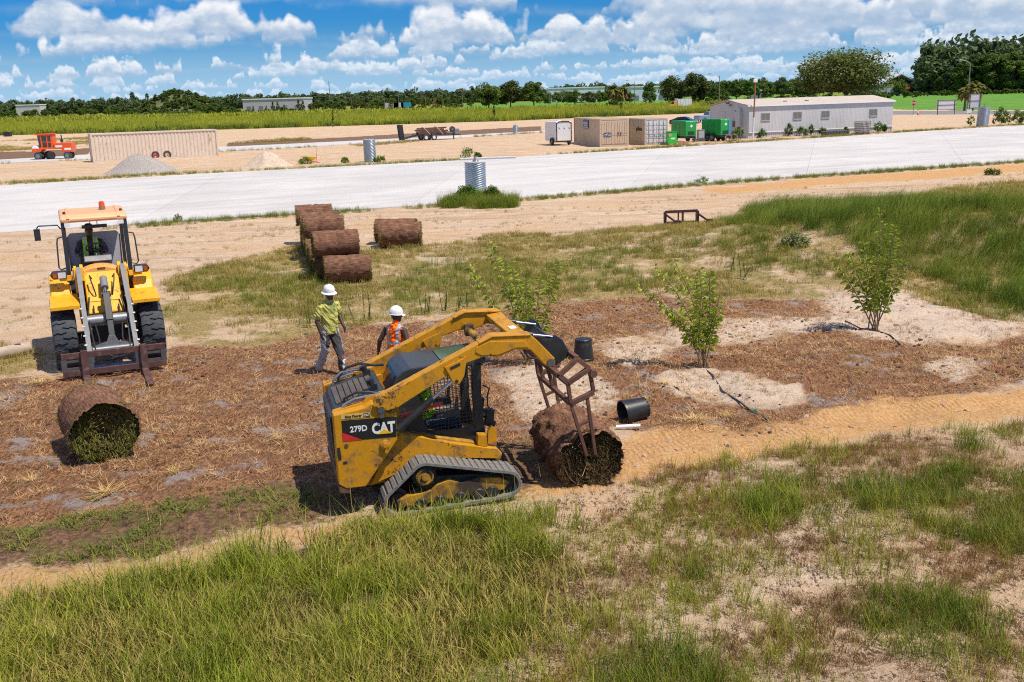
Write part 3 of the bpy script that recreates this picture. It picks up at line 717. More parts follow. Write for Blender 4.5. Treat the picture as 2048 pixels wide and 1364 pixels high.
# trampled strip of laid sod, straw over the bed
P = sample(FRESH[:1], 110, lambda x, y: sst(.36, .54, fbm(x, y, .8, 91))); scatter('sod_grass', P, C_SOD, .5, 1.2, label='flattened green sod grass strip with dark soil beside the straw', cat='grass')
P = sample(MULCH, 60, lambda x, y: (.25 + .75 * sst(.35, .55, fbm(x, y, 1.3, 93)))); scatter('straw', P, C_STR, .4, 1.05, label='brown loose straw scattered over the planting bed', cat='straw', tilt=.25)
P = sample(MULCH, 1.6, lambda x, y: sst(.52, .66, fbm(x, y, 1.6, 95))); scatter('weeds', P, C_SOD, .4, .9, label='small green weeds poking through the brown straw', cat='weeds')
def clod(seed, mat):
    rg = np.random.default_rng(seed); m = MB(); V = []; ph = (1 + 5 ** .5) / 2
    base = [(-1, ph, 0), (1, ph, 0), (-1, -ph, 0), (1, -ph, 0), (0, -1, ph), (0, 1, ph), (0, -1, -ph), (0, 1, -ph), (ph, 0, -1), (ph, 0, 1), (-ph, 0, -1), (-ph, 0, 1)]
    V = [tuple(np.array(p) * .026 * (.6 + .8 * rg.random()) * np.array([1.1, 1, .75])) for p in base]
    F = [(0, 11, 5), (0, 5, 1), (0, 1, 7), (0, 7, 10), (0, 10, 11), (1, 5, 9), (5, 11, 4), (11, 10, 2), (10, 7, 6), (7, 1, 8), (3, 9, 4), (3, 4, 2), (3, 2, 6), (3, 6, 8), (3, 8, 9), (4, 9, 5), (2, 4, 11), (6, 2, 10), (8, 6, 7), (9, 8, 1)]
    return mesh_from('clod', V, F, mat)
CL_D = proto_collection('dark_clods', [clod(k, pm('clod_dark%d' % k, (.10, .055, .035), .95, var=.3)) for k in range(3)]); CL_S = proto_collection('sand_clods', [clod(10 + k, pm('clod_sand%d' % k, (.46, .32, .21), .95, var=.2)) for k in range(3)])
P = sample(MULCH + FRESH[:1], 9, lambda x, y: sst(.42, .62, fbm(x, y, .9, 121))); scatter('soil_clods', P, CL_D, .3, 1.1, label='dark soil clods lying among the straw', cat='soil')
P = sample(BARE + ORANGE[1:2] + SPARSE, 11, lambda x, y: sst(.45, .62, fbm(x, y, .8, 123))); scatter('sand_clods', P, CL_S, .3, 1.2, label='crumbs of sand on the pale ground and the orange track', cat='sand')
P = sample(BARE, 14, lambda x, y: sst(.48, .62, fbm(x, y, 1.0, 127))); scatter('straw', P, C_STR, .35, .9, label='wisps of brown straw blown over the bare sand', cat='straw', tilt=.2)
P = sample(BARE, 14, lambda x, y: sst(.48, .62, fbm(x, y, .7, 125))); scatter('dead_grass', P, C_BR, .4, 1.0, label='bits of dead grass on the bare sand round the shrubs', cat='grass')
# mid-ground turf
P = sample(DRYG, 26, lambda x, y: (.12 + .88 * sst(.40, .60, fbm(x, y, 2.6, 97)))); scatter('dry_grass', P, C_DRY, .5, 1.15, label='dry yellow turf between the site track and the straw bed', cat='grass')
TRACKG = [GP([(-300, 520), (0, 480), (300, 458), (640, 436), (1000, 418), (1450, 388), (2048, 345), (2400, 325), (2400, 345), (2048, 375), (1700, 398), (1450, 430), (1100, 465), (700, 490), (340, 560), (330, 680), (0, 690), (-300, 720)])]
P = sample(TRACKG, 5, lambda x, y: sst(.56, .70, fbm(x * .5, y * 1.6, 1.6, 141))); scatter('dry_grass', P, C_DRY, .25, .7, label='thin dry grass streaks on the sandy site track', cat='grass')
P = sample(TRACKG, 5, lambda x, y: sst(.58, .70, fbm(x * .5, y * 1.6, 1.2, 143))); scatter('dead_grass', P, C_BR, .5, 1.3, label='dark dead grass bits on the sandy site track', cat='grass')
MIDG = [GP([(360, 560), (640, 545), (760, 530), (1000, 520), (1300, 500), (1480, 480), (1640, 470), (1700, 560), (1620, 580), (1500, 590), (1330, 585), (1030, 600), (900, 620), (760, 640), (640, 650), (480, 640)])]
P = sample(MIDG, 13, grove(2.1, 99, .44, .62)); scatter('grass', P, C_DARK, .45, .95, label='green grass drifts growing through the dry turf', cat='grass')
SANDW = [GP([(1230, 760), (1560, 730), (2048, 600), (2500, 560), (2500, 800), (2048, 770), (1600, 830), (1250, 850)])]
P = sample(SANDW, 2.2, lambda x, y: sst(.5, .65, fbm(x, y, 1.4, 101))); scatter('weeds', P, C_SP, .4, .9, label='scattered small weeds on the sand round the shrubs', cat='weeds')
BERM = [GP([(1480, 470), (1500, 425), (1600, 412), (1800, 405), (1930, 412), (2048, 430), (2600, 420), (2600, 660), (2048, 628), (1960, 600), (1850, 570), (1760, 545), (1660, 520), (1560, 500)])]
BERM2 = [GP([(1380, 485), (1440, 440), (1540, 412), (1700, 400), (1900, 395), (2048, 405), (2600, 380), (2600, 680), (2048, 650), (1940, 625), (1800, 585), (1640, 560), (1480, 530)])]
P = sample(BERM2, 9, grove(1.7, 104, .38, .58)); scatter('grass', P, C_DARK, .55, 1.1, label='ragged green grass fading out round the foot of the berm', cat='grass')
P = sample(BERM, 16, lambda x, y: .45 + .55 * sst(.32, .5, fbm(x, y, 1.8, 103))); scatter('long_grass', P, C_LONG, .5, 1.15, label='long wind-bent dark green grass covering the berm', cat='grass', zs=(.7, 1.15), wind=0.3)
B2 = [GP([(1800, 400), (1900, 378), (2048, 362), (2600, 310), (2600, 420), (2048, 432), (1930, 412)])]
P = sample(B2, 10, grove(2.5, 105, .3, .5)); scatter('long_grass', P, C_DRY, .9, 2.0, label='olive rough grass on the ground beyond the berm', cat='grass')
# road verges
def strip(L, w0, w1):
    a = [p + Vector((-(q - p).normalized().y, (q - p).normalized().x, 0)) * w0 for p, q in zip(L, L[1:] + [L[-1] * 2 - L[-2]])]
    b = [p + Vector((-(q - p).normalized().y, (q - p).normalized().x, 0)) * w1 for p, q in zip(L, L[1:] + [L[-1] * 2 - L[-2]])]
    return [tuple(p[:2]) for p in a] + [tuple(p[:2]) for p in b[::-1]]
def vis(L): return along(L, 60)
P = sample([strip(vis(ROAD_N), -1.5, -.08)], 30, lambda x, y: np.maximum(sst(.40, .54, fbm(x, y, 5, 107)), .75 * (x > -5) * sst(.28, .42, fbm(x, y, 3, 108)))); scatter('verge_grass', P, C_DARK, .35, .85, label='green grass verge along the near edge of the concrete road', cat='grass')
P = sample([strip(vis(ROAD_F), .12, 2.2)], 10, lambda x, y: sst(.42, .58, fbm(x, y, 6, 109))); scatter('verge_grass', P, C_DARK, .5, 1.0, label='green grass verge along the far edge of the concrete road', cat='grass')
P = sample([strip(vis(ROAD_F), .12, 3.5)], 3.5, lambda x, y: .8 * ((x < -26) | (x > 12))); scatter('verge_grass', P, C_DRY, .7, 1.4, label='yellow-green rough verge beside the site yard', cat='grass')
P = sample([strip(vis(S_N), -1.6, -.1)], 3, lambda x, y: sst(.38, .55, fbm(x, y, 9, 111))); scatter('verge_grass', P, C_DARK, .7, 1.3, label='thin grass verge beside the narrow side street', cat='grass')
P = sample([GP([(872, 418), (900, 398), (935, 392), (1000, 392), (1040, 404), (1035, 414), (990, 418), (930, 420)])], 45, lambda x, y: .3 + .7 * sst(.35, .5, fbm(x, y, .9, 151))); scatter('verge_weeds', P, C_DARK, .7, 1.7, label='rank green grass round the foot of the near culvert pipe', cat='grass')
# big yellow-green field
EDGE = [strip(vis(extend(line_px([(-300, 280), (0, 271), (250, 264.5), (500, 257.5), (750, 250), (1000, 242.5), (1200, 234), (1420, 226), (1500, 222)]), 5)), 0, 16)]
P = sample(EDGE, .8); scatter('field_edge_grass', P, C_FLG, .8, 1.3, label='green grass margin of the wide yellow field', cat='grass')
def nearf(x, y): return (y < 420) * (.55 + .45 * sst(.35, .6, fbm(x, y, 22, 113)))
P = sample(FIELD, .3, nearf); scatter('field_grass', P, C_FLD, .9, 1.5, label='tall yellow-green grass of the wide field', cat='grass')
P = sample(FIELD, .05, lambda x, y: 1.0 * (y >= 380)); scatter('field_grass', P, C_FLX, .9, 1.5, label='far part of the yellow-green grass field', cat='grass')

# ================================================================ COMPACT TRACK LOADER
CTL_H, CTL_P = rad(14.5), rad(3.0)
_fx = Vector((math.cos(CTL_H) * math.cos(CTL_P), math.sin(CTL_H) * math.cos(CTL_P), math.sin(CTL_P)))
_ly = Vector((-math.sin(CTL_H), math.cos(CTL_H), 0)); _uz = _fx.cross(_ly)
CTL_O = Vector((-1.5, 12.27, 0.0)) - (_fx * -.75 + _ly * -.99)
CTL_O.z = .045
def ctlw(x, y, z): return CTL_O + _fx * x + _ly * y + _uz * z
ctl = empty('track_loader', CTL_O, CTL_H, 'yellow compact track loader with black cab, lift arms raised over a sod roll', 'track loader', ry=-CTL_P)
def hull(circles, n=48):
    P = sorted({(round(c[0] + c[2] * math.cos(2 * math.pi * i / n), 5), round(c[1] + c[2] * math.sin(2 * math.pi * i / n), 5)) for c in circles for i in range(n)})
    def half(Q):
        h = []
        for p in Q:
            while len(h) > 1 and (h[-1][0] - h[-2][0]) * (p[1] - h[-2][1]) - (h[-1][1] - h[-2][1]) * (p[0] - h[-2][0]) <= 0: h.pop()
            h.append(p)
        return h[:-1]
    return half(P) + half(P[::-1])
def resample(poly, n):
    Q = [Vector((p[0], p[1])) for p in poly]; Q.append(Q[0]); d = [0.]
    for i in range(1, len(Q)): d.append(d[-1] + (Q[i] - Q[i - 1]).length)
    out = []
    for k in range(n):
        t = d[-1] * k / n; i = min(int(np.searchsorted(d, t, 'right')) - 1, len(Q) - 2); f = (t - d[i]) / (d[i + 1] - d[i])
        p = Q[i].lerp(Q[i + 1], f); tan = (Q[i + 1] - Q[i]).normalized(); out.append((p, tan))
    return out, d[-1]
IDL = [(-.74, .19, .155), (-.37, .47, .165), (.70, .185, .15)]
path, plen = resample(hull([(x, z, r) for x, z, r in IDL]), 92)
DSLOT = pm('track_slot_dark', (.02, .018, .017), .9)
lugm = MB(); lugm.add([(-.034, -.195, 0), (.034, -.195, 0), (.034, .195, 0), (-.034, .195, 0), (-.026, -.185, .016), (.026, -.185, .016), (.026, .185, .016), (-.026, .185, .016)],
                      [(4, 5, 6, 7), (0, 1, 5, 4), (1, 2, 6, 5), (2, 3, 7, 6), (3, 0, 4, 7)])
lug0 = lugm.build('tread_lug', TRK)
first = True
for sgn in (-1, 1):
    yc = .79 * sgn; m = MB(); n = len(path)
    for dz_, flip in ((0, 0), (.032, 1)):
        pass
    vs = []
    for p, t in path:
        nx, nz = t.y, -t.x
        for off in (0, .034):
            for yy in (yc - .2, yc + .2): vs.append((p.x + nx * off, yy, p.y + nz * off))
    fs = []
    for i in range(n):
        a, b = 4 * i, 4 * ((i + 1) % n)
        fs += [(a, b, b + 1, a + 1), (a + 2, a + 3, b + 3, b + 2), (a, a + 2, b + 2, b), (a + 1, b + 1, b + 3, a + 3)]
    m.add(vs, fs)
    m.mat(1)
    for i in range(0, n, 2):                       # dark drive slots between the lugs
        p, t = path[i]; p2, t2 = path[(i + 1) % n]; q = (p + p2) / 2; nx, nz = t.y, -t.x
        for yy in (yc - .06, yc + .06):
            c = Vector((q.x + nx * .034, yy, q.y + nz * .034)); R = Matrix(((t.x, 0, nx), (0, 1, 0), (t.y, 0, nz)))
            m.box(c, (.030, .045, .006), R)
    tr = m.build('track', [TRK, DSLOT], ctl)
    for i in range(0, n, 2):
        p, t = path[i]; nx, nz = t.y, -t.x
        R = Matrix(((t.x, 0, nx), (0, 1, 0), (t.y, 0, nz))).to_4x4(); R.translation = (p.x + nx * .033, yc, p.y + nz * .033)
        o = lug0 if first else dup(lug0); first = False
        o.parent = tr; o.matrix_local = R
    s = sgn
    def Y(a, b): return (min(a * s, b * s), max(a * s, b * s))
    y0, y1 = Y(.70, .93)
    f = MB(); f.prism([(-.74, .10), (.66, .10), (.74, .20), (.62, .275), (.30, .33), (.10, .30), (-.05, .37), (-.22, .33), (-.30, .26), (-.62, .24), (-.76, .19)], y0, y1)
    uc = f.build('undercarriage_frame', YELD, ctl, bevel=.01)
    g = MB(); g.prism([(-.60, .26), (-.20, .42), (.3, .36), (.62, .29), (.58, .24), (.1, .27)], *Y(.66, .86)); g.build('track_frame', BLK, ctl)
    for x, z, r in (IDL[0], IDL[2]):
        w = MB(); w.lathe([(0, -.07), (r * .55, -.07), (r * .6, -.05), (r * .88, -.06), (r - .005, -.05), (r - .005, .05), (r * .88, .06), (r * .6, .05), (r * .55, .07), (0, .07)], (x, yc, z), 'y', 22); w.build('idler_wheel', BLK, ctl)
    for x in (-.45, -.2, .06, .32, .5):
        w = MB(); w.lathe([(0, -.16), (.07, -.16), (.085, -.14), (.085, .14), (.07, .16), (0, .16)], (x, yc, .098), 'y', 16); w  .build('track_roller', BLK, ctl)
    x, z, r = IDL[1]
    w = MB(); w.lathe([(0, -.12), (r - .02, -.12), (r - .004, -.10), (r - .004, .10), (r - .02, .12), (0, .12)], (x, yc, z), 'y', 26)
    for k in range(16):
        a = 2 * math.pi * k / 16; w.box((x + (r - .012) * math.cos(a), yc, z + (r - .012) * math.sin(a)), (.02, .26, .02), (0, -a, 0))
    sp = w.build('drive_sprocket', BLK, ctl)
    w = MB(); d = s * .125
    w.lathe([(.118, 0), (.118, .035), (.095, .05), (.09, .035), (.05, .035), (.045, .06), (0, .06)], (0, 0, 0), 'z', 20)
    for k in range(10):
        a = 2 * math.pi * k / 10; w.cyl((.105 * math.cos(a), .105 * math.sin(a), .03), (.105 * math.cos(a), .105 * math.sin(a), .046), .008, n=6)
    w.xform(Matrix.Translation((x, yc + d, z)) @ Matrix.Rotation(rad(90) * (1 if s < 0 else -1), 4, 'X')); w.build('hub', YELD, sp)
# chassis
c = MB(); c.prism([(-1.28, .36), (-1.0, .33), (.72, .36), (.76, .46), (.66, .60), (.05, .80), (-.5, .98), (-1.3, .98)], -.56, .56); c.build('chassis', YELD, ctl, bevel=.015)
for s in (-1, 1):
    def Y(a, b): return (min(a * s, b * s), max(a * s, b * s))
    c = MB(); c.prism([(-1.05, .36), (-.62, .48), (-.2, .60), (.68, .44), (.68, .575), (.05, .765), (-.46, .965), (-.60, .985), (-.72, .90)], *Y(.56, .66)); c.build('side_skirt', YEL, ctl, bevel=.008)
    c = MB(); c.prism([(-1.455, .52), (-1.36, .45), (-1.12, .435), (-.655, .99), (-.625, 1.35), (-.78, 1.515), (-.93, 1.515), (-1.02, 1.475), (-1.27, 1.45), (-1.415, 1.435)], *Y(.60, .85))
    pl = c.build('tower_plate', YEL, ctl, bevel=.012)
    c = MB(); c.lathe([(0, 0), (.065, 0), (.065, .02), (.05, .03), (.03, .03), (.028, .05), (0, .05)], (-.82, s * .851, .955), 'y', 18) if s > 0 else c.lathe([(0, 0), (.065, 0), (.065, -.02), (.05, -.03), (.03, -.03), (.028, -.05), (0, -.05)], (-.82, -.851, .955), 'y', 18)
    c.box((-.815, s * .87, .90), (.035, .03, .10)); c.build('pivot_cap', YEL, pl)
    c = MB(); c.cyl((-.82, s * .84, 1.43), (-.82, s * .90, 1.43), .045, n=16); c.box((-.82, s * .88, 1.37), (.05, .03, .10)); c.build('arm_pin', GRYD, pl)
    c = MB(); c.box((-1.40, s * .852, .93), (.035, .012, .16)); c.box((-1.34, s * .852, .80), (.05, .006, .03)); c.build('latch_slot', BLK, pl)
    c = MB(); c.cyl((-1.30, s * .848, 1.02), (-1.30, s * .858, 1.02), .025, n=12); c.build('fuel_vent', RUST, pl)
    # front mount brackets
    c = MB(); c.prism([(.42, .66), (.55, .62), (.55, .78), (.44, .80)], *Y(.50, .63)); c.prism([(.58, .60), (.70, .575), (.72, .80), (.66, .86), (.60, .78)], *Y(.46, .52)); c.build('front_bracket', YEL, ctl)
    c = MB(); c.box((.68, s * .30, .92), (.10, .13, .22), (0, .2, 0)); c.cyl((.62, s * .30, .86), (.74, s * .30, .80), .05); c.build('work_light', BLK, ctl)
# rear: engine hood, grille, door
h = MB(); h.prism([(-1.40, .50), (-1.42, 1.30), (-1.37, 1.422), (-.74, 1.575), (-.70, 1.55), (-.70, 1.0), (-1.2, .5)], -.598, .598); hood = h.build('engine_hood', CABB, ctl, bevel=.02)
th = math.atan2(.17, .71); GRB = pm('rear_grille_brown', (.10, .082, .066), .8, var=.35, scale=3, bump=.004, bscale=120)
for k in range(7):
    g = MB(); cx = -1.30 + .076 * k; g.box((cx, 0, 1.405 + (cx + 1.45) * .2394 + .012), (.064, .80, .016), (0, -th, 0)); g.build('grille_slat', GRB, hood)
for s in (-.50, .50):
    g = MB(); g.box((-.83, s * .72, 1.59), (.09, .09, .10)); g.cyl((-.83, s * .72, 1.58), (-.88, s * .72, 1.70), .035, .05); g.build('exhaust_stub' if s > 0 else 'hood_hinge', BLK, hood)
b = MB(); b.box((-1.42, 0, .95), (.06, 1.10, .78)); b.box((-1.43, 0, .55), (.05, 1.15, .08)); rd = b.build('rear_door', BLK, ctl, bevel=.012)
b = MB()
for k in range(6): b.box((-1.455, 0, .74 + .09 * k), (.012, .8, .03))
b.build('rear_louver', GRYD, rd)
b = MB(); b.prism([(-1.46, .40), (-1.32, .37), (-1.32, .45), (-1.46, .50)], -.84, .84); b.build('rear_bumper', RUST, ctl, bevel=.01)
for y0 in (-.70, .60):
    b = MB(); b.prism([(-1.40, 1.36), (-.70, 1.50), (-.70, 1.60), (-.98, 1.56), (-1.02, 1.50), (-1.40, 1.44)], y0, y0 + .10); b.build('hood_side_rail', YEL, ctl)
b = MB(); b.tube([(-1.24, .58, 1.40), (-1.20, .57, 1.54), (-1.08, .55, 1.66), (-.90, .52, 1.70), (-.72, .47, 1.66), (-.58, .42, 1.66)], .02, 8); b.build('hydraulic_hose', HOSE, ctl)
b = MB(); b.tube([(-1.30, .56, 1.40), (-1.28, .56, 1.50), (-1.16, .55, 1.60), (-.98, .54, 1.62), (-.80, .55, 1.58)], .018, 8); b.build('hydraulic_hose', GRY, ctl)
b = MB(); b.tube([(-1.26, -.52, 1.41), (-1.24, -.56, 1.55), (-1.08, -.60, 1.62), (-.90, -.63, 1.60), (-.78, -.66, 1.57)], .018, 8); b.build('hydraulic_hose', HOSE, ctl)
# decals on the near tower plate
y = -.8535
d = MB(); d.prism([(-1.325, 1.355), (-.632, 1.30), (-.66, 1.035), (-1.335, 1.085)], y, y + .004); d.build('decal_panel', DECK, ctl, label='black decal panel with white lettering')
d = MB(); d.prism([(-1.335, 1.20), (-1.334, 1.085), (-1.10, 1.068)], y - .002, y + .002); d.build('red_stripe', RED, ctl)
d = MB(); d.prism([(-1.325, 1.432), (-.955, 1.405), (-.955, 1.345), (-1.325, 1.372)], y, y + .004); d.build('dealer_strip', DECG, ctl)
d = MB(); d.prism([(-1.045, 1.408), (-.965, 1.402), (-.965, 1.352), (-1.045, 1.358)], y - .002, y + .002); d.build('decal_badge', DECK, ctl)
sl = -.045
def ctext(nm, body, size, x, z, mat, bold, sx=1.0): return text(nm, body, size, mat, ctl, frame((x, y - .004, z), (1, 0, sl), (0, 0, 1)), bold, .0015, sx)
ctext('lettering', 'CAT', .19, -.815, 1.175, DECW, .008, .78)
ctext('lettering', '279D', .105, -1.125, 1.215, DECW, .003, .92)
ctext('lettering', 'Ring Power', .045, -1.17, 1.392, DECK, .0008)
ctext('lettering', 'CAT', .040, -1.005, 1.380, DECW, .001)
d = MB(); d.prism([(-.895, 1.108), (-.715, 1.095), (-.808, 1.168)], y - .0085, y - .004); d.build('decal_triangle', DECY, ctl)
# cab
CR = [(-.62, 1.42), (-.60, 1.52), (-.52, 1.70), (-.44, 1.765), (-.34, 1.79), (.62, 1.80), (.74, 1.765), (.74, 1.725), (.56, 1.70), (-.30, 1.70), (-.40, 1.66), (-.50, 1.50), (-.53, 1.42)]
c = MB(); c.prism(CR, -.44, .44); roof = c.build('cab_roof', CABB, ctl, bevel=.03)
c = MB(); c.box((.30, 0, 1.803), (.42, .56, .012)); c.build('skylight', TEAL, roof)
c = MB(); c.prism([(-.575, 1.43), (-.635, 1.43), (-.555, 1.68), (-.50, 1.70)], -.33, .33); c.build('rear_window', GLS, roof)
for s in (-1, 1):
    def Y(a, b): return (min(a * s, b * s), max(a * s, b * s))
    c = MB(); c.prism([(-.60, .97), (-.30, .90), (.56, .63), (.56, .83), (-.20, .90), (-.24, 1.05), (-.30, 1.66), (-.54, 1.5)], *Y(.40, .46)); c.build('cab_side_panel', BLK, ctl)
    c = MB(); c.prism([(.44, .64), (.58, .62), (.56, 1.20), (.60, 1.72), (.47, 1.72), (.45, 1.2)], *Y(.37, .46)); c.build('cab_post', BLK, ctl, bevel=.008)
    g = MB()
    for k in range(15): x = -.26 + k * .05; g.bar((x, s * .45, .86), (x, s * .45, 1.70), .0065)
    for k in range(17): z = .88 + k * .05; g.bar((-.28, s * .455, z), (.46, s * .455, z), .0065)
    g.build('window_guard', BLK, ctl)
    g = MB(); g.tube([(.60, s * .44, 1.42), (.68, s * .45, 1.36), (.64, s * .46, 1.25), (.64, s * .46, 1.12), (.69, s * .45, 1.05), (.60, s * .44, 1.0)], .012, 6); g.build('grab_handle', BLK, ctl)
c = MB(); c.box((-.1, 0, .50), (1.1, .80, .06)); c.box((-.55, 0, 1.1), (.06, .8, .7)); c.build('cab_floor', BLK, ctl)
c = MB(); c.box((-.20, 0, .72), (.42, .46, .14)); c.box((-.43, 0, 1.05), (.10, .46, .52), (0, -.12, 0)); c.build('seat', BLK, ctl, bevel=.03)
c = MB(); c.box((.12, -.28, 1.06), (.3, .09, .1)); c.box((.12, .28, 1.06), (.3, .09, .1)); c.cyl((.24, -.28, 1.1), (.27, -.28, 1.26), .022); c.cyl((.24, .28, 1.1), (.27, .28, 1.26), .022); c.box((.40, -.33, 1.45), (.05, .12, .16)); c.build('control_console', GRYD, ctl)
c = MB(); c.tube([(-.56, -.70, 1.24), (-.30, -.72, 1.29), (-.02, -.72, 1.345), (.0, -.70, 1.33)], [.035, .03, .022, .01], 8); c.build('arm_safety_brace', RED, ctl)
c = MB()
for k in range(4):
    for j in range(3): c.box((.62 + .02 * k, -.25 + .06 * j, .93 - .035 * k), (.035, .05, .012))
c.build('cab_step', BLK, ctl)
# lift arms
ARM = [(-.92, 1.49), (-.86, 1.585), (.50, 2.11), (.66, 2.175), (1.19, 2.125), (1.27, 2.04), (1.49, 1.765), (1.49, 1.69), (1.42, 1.655), (1.35, 1.69), (1.17, 1.925), (.98, 1.965), (.74, 1.895), (.58, 1.93), (.30, 1.865), (-.60, 1.43), (-.74, 1.40)]
for s in (-1, 1):
    def Y(a, b): return (min(a * s, b * s), max(a * s, b * s))
    a = MB(); a.prism(ARM, *Y(.73, .90)); arm = a.build('lift_arm', YEL, ctl, bevel=.012)
    a = MB(); a.prism([(.50, 2.118), (.68, 2.184), (1.19, 2.134), (1.19, 2.116), (.68, 2.166), (.50, 2.10)], *Y(.70, .915)); a.prism([(.46, 2.06), (.64, 2.12), (1.10, 2.06), (1.15, 1.965), (.98, 1.985), (.74, 1.925), (.52, 1.95), (.44, 2.0)], *Y(.895, .912)); a.build('arm_casting', YEL, arm, bevel=.006)
    a = MB(); a.prism([(.03, 1.865), (.33, 1.965), (.27, 1.72), (.205, 1.625), (.13, 1.625)], *Y(.90, .925)); a.prism([(.03, 1.85), (.33, 1.95), (.27, 1.72), (.205, 1.625), (.13, 1.625)], *Y(.70, .72)); gp = a.build('cylinder_bracket', YEL, arm, bevel=.006)
    a = MB(); a.bar((.10, s * .926, 1.842), (.23, s * .926, 1.885), .012, .03); a.cyl((.165, s * .915, 1.665), (.165, s * .94, 1.665), .022); a.build('bracket_slot', BLK, gp)
    a = MB(); a.cyl((1.425, s * .70, 1.725), (1.425, s * .925, 1.725), .05, n=16); a.build('coupler_pin', GRYD, arm)
    a = MB(); a.prism([(-.98, 1.44), (-.60, 1.46), (-.56, 1.28), (-.66, 1.20), (-.74, 1.30)], *Y(.64, .72)); a.build('arm_link', YEL, ctl)
    a = MB(); p0, p1, pm_ = Vector((-.58, s * .80, 1.145)), Vector((.165, s * .80, 1.665)), Vector((-.14, s * .80, 1.452))
    a.cyl(p0, pm_, .046, n=16); a.mat(1).cyl(pm_, p1, .024, n=14); a.mat(0).cyl(p0 + Vector((-.05, 0, -.04)), p0 + Vector((.03, 0, .02)), .055, n=12); a.build('lift_cylinder', [BLK, STEEL], ctl)
    a = MB(); a.tube([(-1.30, s * .66, 1.42), (-1.26, s * .66, 1.50), (-1.12, s * .66, 1.555), (-.92, s * .67, 1.57), (-.75, s * .68, 1.58)], .016, 8); a.tube([(-1.24, s * .64, 1.42), (-1.2, s * .64, 1.49), (-1.08, s * .64, 1.53), (-.9, s * .66, 1.545)], .014, 8); a.build('hydraulic_hose', GRY, ctl)
    a = MB(); a.tube([(1.12, s * .62, 1.98), (1.16, s * .60, 1.85), (1.22, s * .58, 1.74), (1.34, s * .55, 1.70), (1.5, s * .5, 1.76)], .014, 8); a.build('hydraulic_hose', HOSE, ctl)
    a = MB(); p0, p1 = Vector((1.10, s * .42, 2.06)), Vector((1.62, s * .42, 1.93)); q = p0.lerp(p1, .45); a.cyl(p0, q, .042, n=12); a.mat(1).cyl(q, p1, .022, n=12); a.build('tilt_cylinder', [BLK, STEEL], ctl)
a = MB(); a.prism([(.98, 2.10), (1.18, 2.115), (1.26, 2.03), (1.22, 1.97), (1.10, 2.03), (.98, 2.04)], -.735, .735); xm = a.build('arm_crossmember', YEL, ctl, bevel=.012)
a = MB(); a.box((1.10, -.30, 2.112), (.09, .16, .006)); a.build('warning_label', WHT, xm)
a = MB(); a.cyl((.66, -.73, 1.97), (.66, .73, 1.97), .045, n=12); a.box((.66, .45, 1.98), (.12, .1, .16)); a.box((.66, -.45, 1.98), (.12, .1, .16)); a.build('torque_tube', YELD, ctl)
# coupler plate
a = MB(); a.prism([(1.40, 1.70), (1.47, 1.66), (1.62, 1.60), (1.80, 1.70), (1.70, 1.92), (1.60, 2.0), (1.52, 1.92)], -.60, -.54); a.prism([(1.40, 1.70), (1.47, 1.66), (1.62, 1.60), (1.80, 1.70), (1.70, 1.92), (1.60, 2.0), (1.52, 1.92)], .54, .60)
a.prism([(1.55, 1.60), (1.60, 1.58), (1.80, 1.72), (1.78, 1.77)], -.58, .58); a.box((1.60, 0, 1.86), (.08, .9, .1), (0, .6, 0)); a.build('coupler', BLK, ctl, bevel=.01)
# sod-roll fork: two ladder trusses joined by cross bars
TL, TR, RR, BL = (1.53, 1.53), (1.79, 1.72), (1.945, 1.565), (1.64, 1.41)
LR, LL = (1.985, 1.235), (1.66, 1.125); T1, T2 = (1.835, .36), (1.955, .36); RAIL2 = (1.89, 1.19)
fk = None
for yy in (-.90, .62):
    a = MB()
    for p, q, w in ((TL, TR, .06), (TR, RR, .06), (RR, BL, .065), (BL, TL, .06), (RR, LR, .05), (BL, LL, .05), (LL, LR, .065), (LL, T1, .045), (RAIL2, T2, .045)):
        a.bar((p[0], yy, p[1]), (q[0], yy, q[1]), w, w, up=(0, 1, 0))
    l1 = [LL[i] + (T1[i] - LL[i]) * .42 for i in (0, 1)]; l2 = [RAIL2[i] + (T2[i] - RAIL2[i]) * .40 for i in (0, 1)]
    a.bar((l1[0], yy, l1[1]), (l2[0], yy, l2[1]), .04, .04, up=(0, 1, 0))
    a.cyl((1.99, yy - .05, 1.49), (1.99, yy + .05, 1.49), .05, n=12); a.bar((1.93, yy, 1.56), (1.99, yy, 1.49), .05)
    a.build('fork_truss', RUST, ctl, bevel=.006)
a = MB()
for p, w in ((TR, .065), (TL, .07), (BL, .06), (LL, .06)): a.bar((p[0], -.87, p[1]), (p[0], .59, p[1]), w, w)
a.bar((1.60, -.10, 1.47), (1.66, -.10, 1.13), .05, .05); a.bar((1.60, .35, 1.47), (1.66, .35, 1.13), .05, .05)
a.build('fork_crossbar', RUST, ctl, bevel=.005)

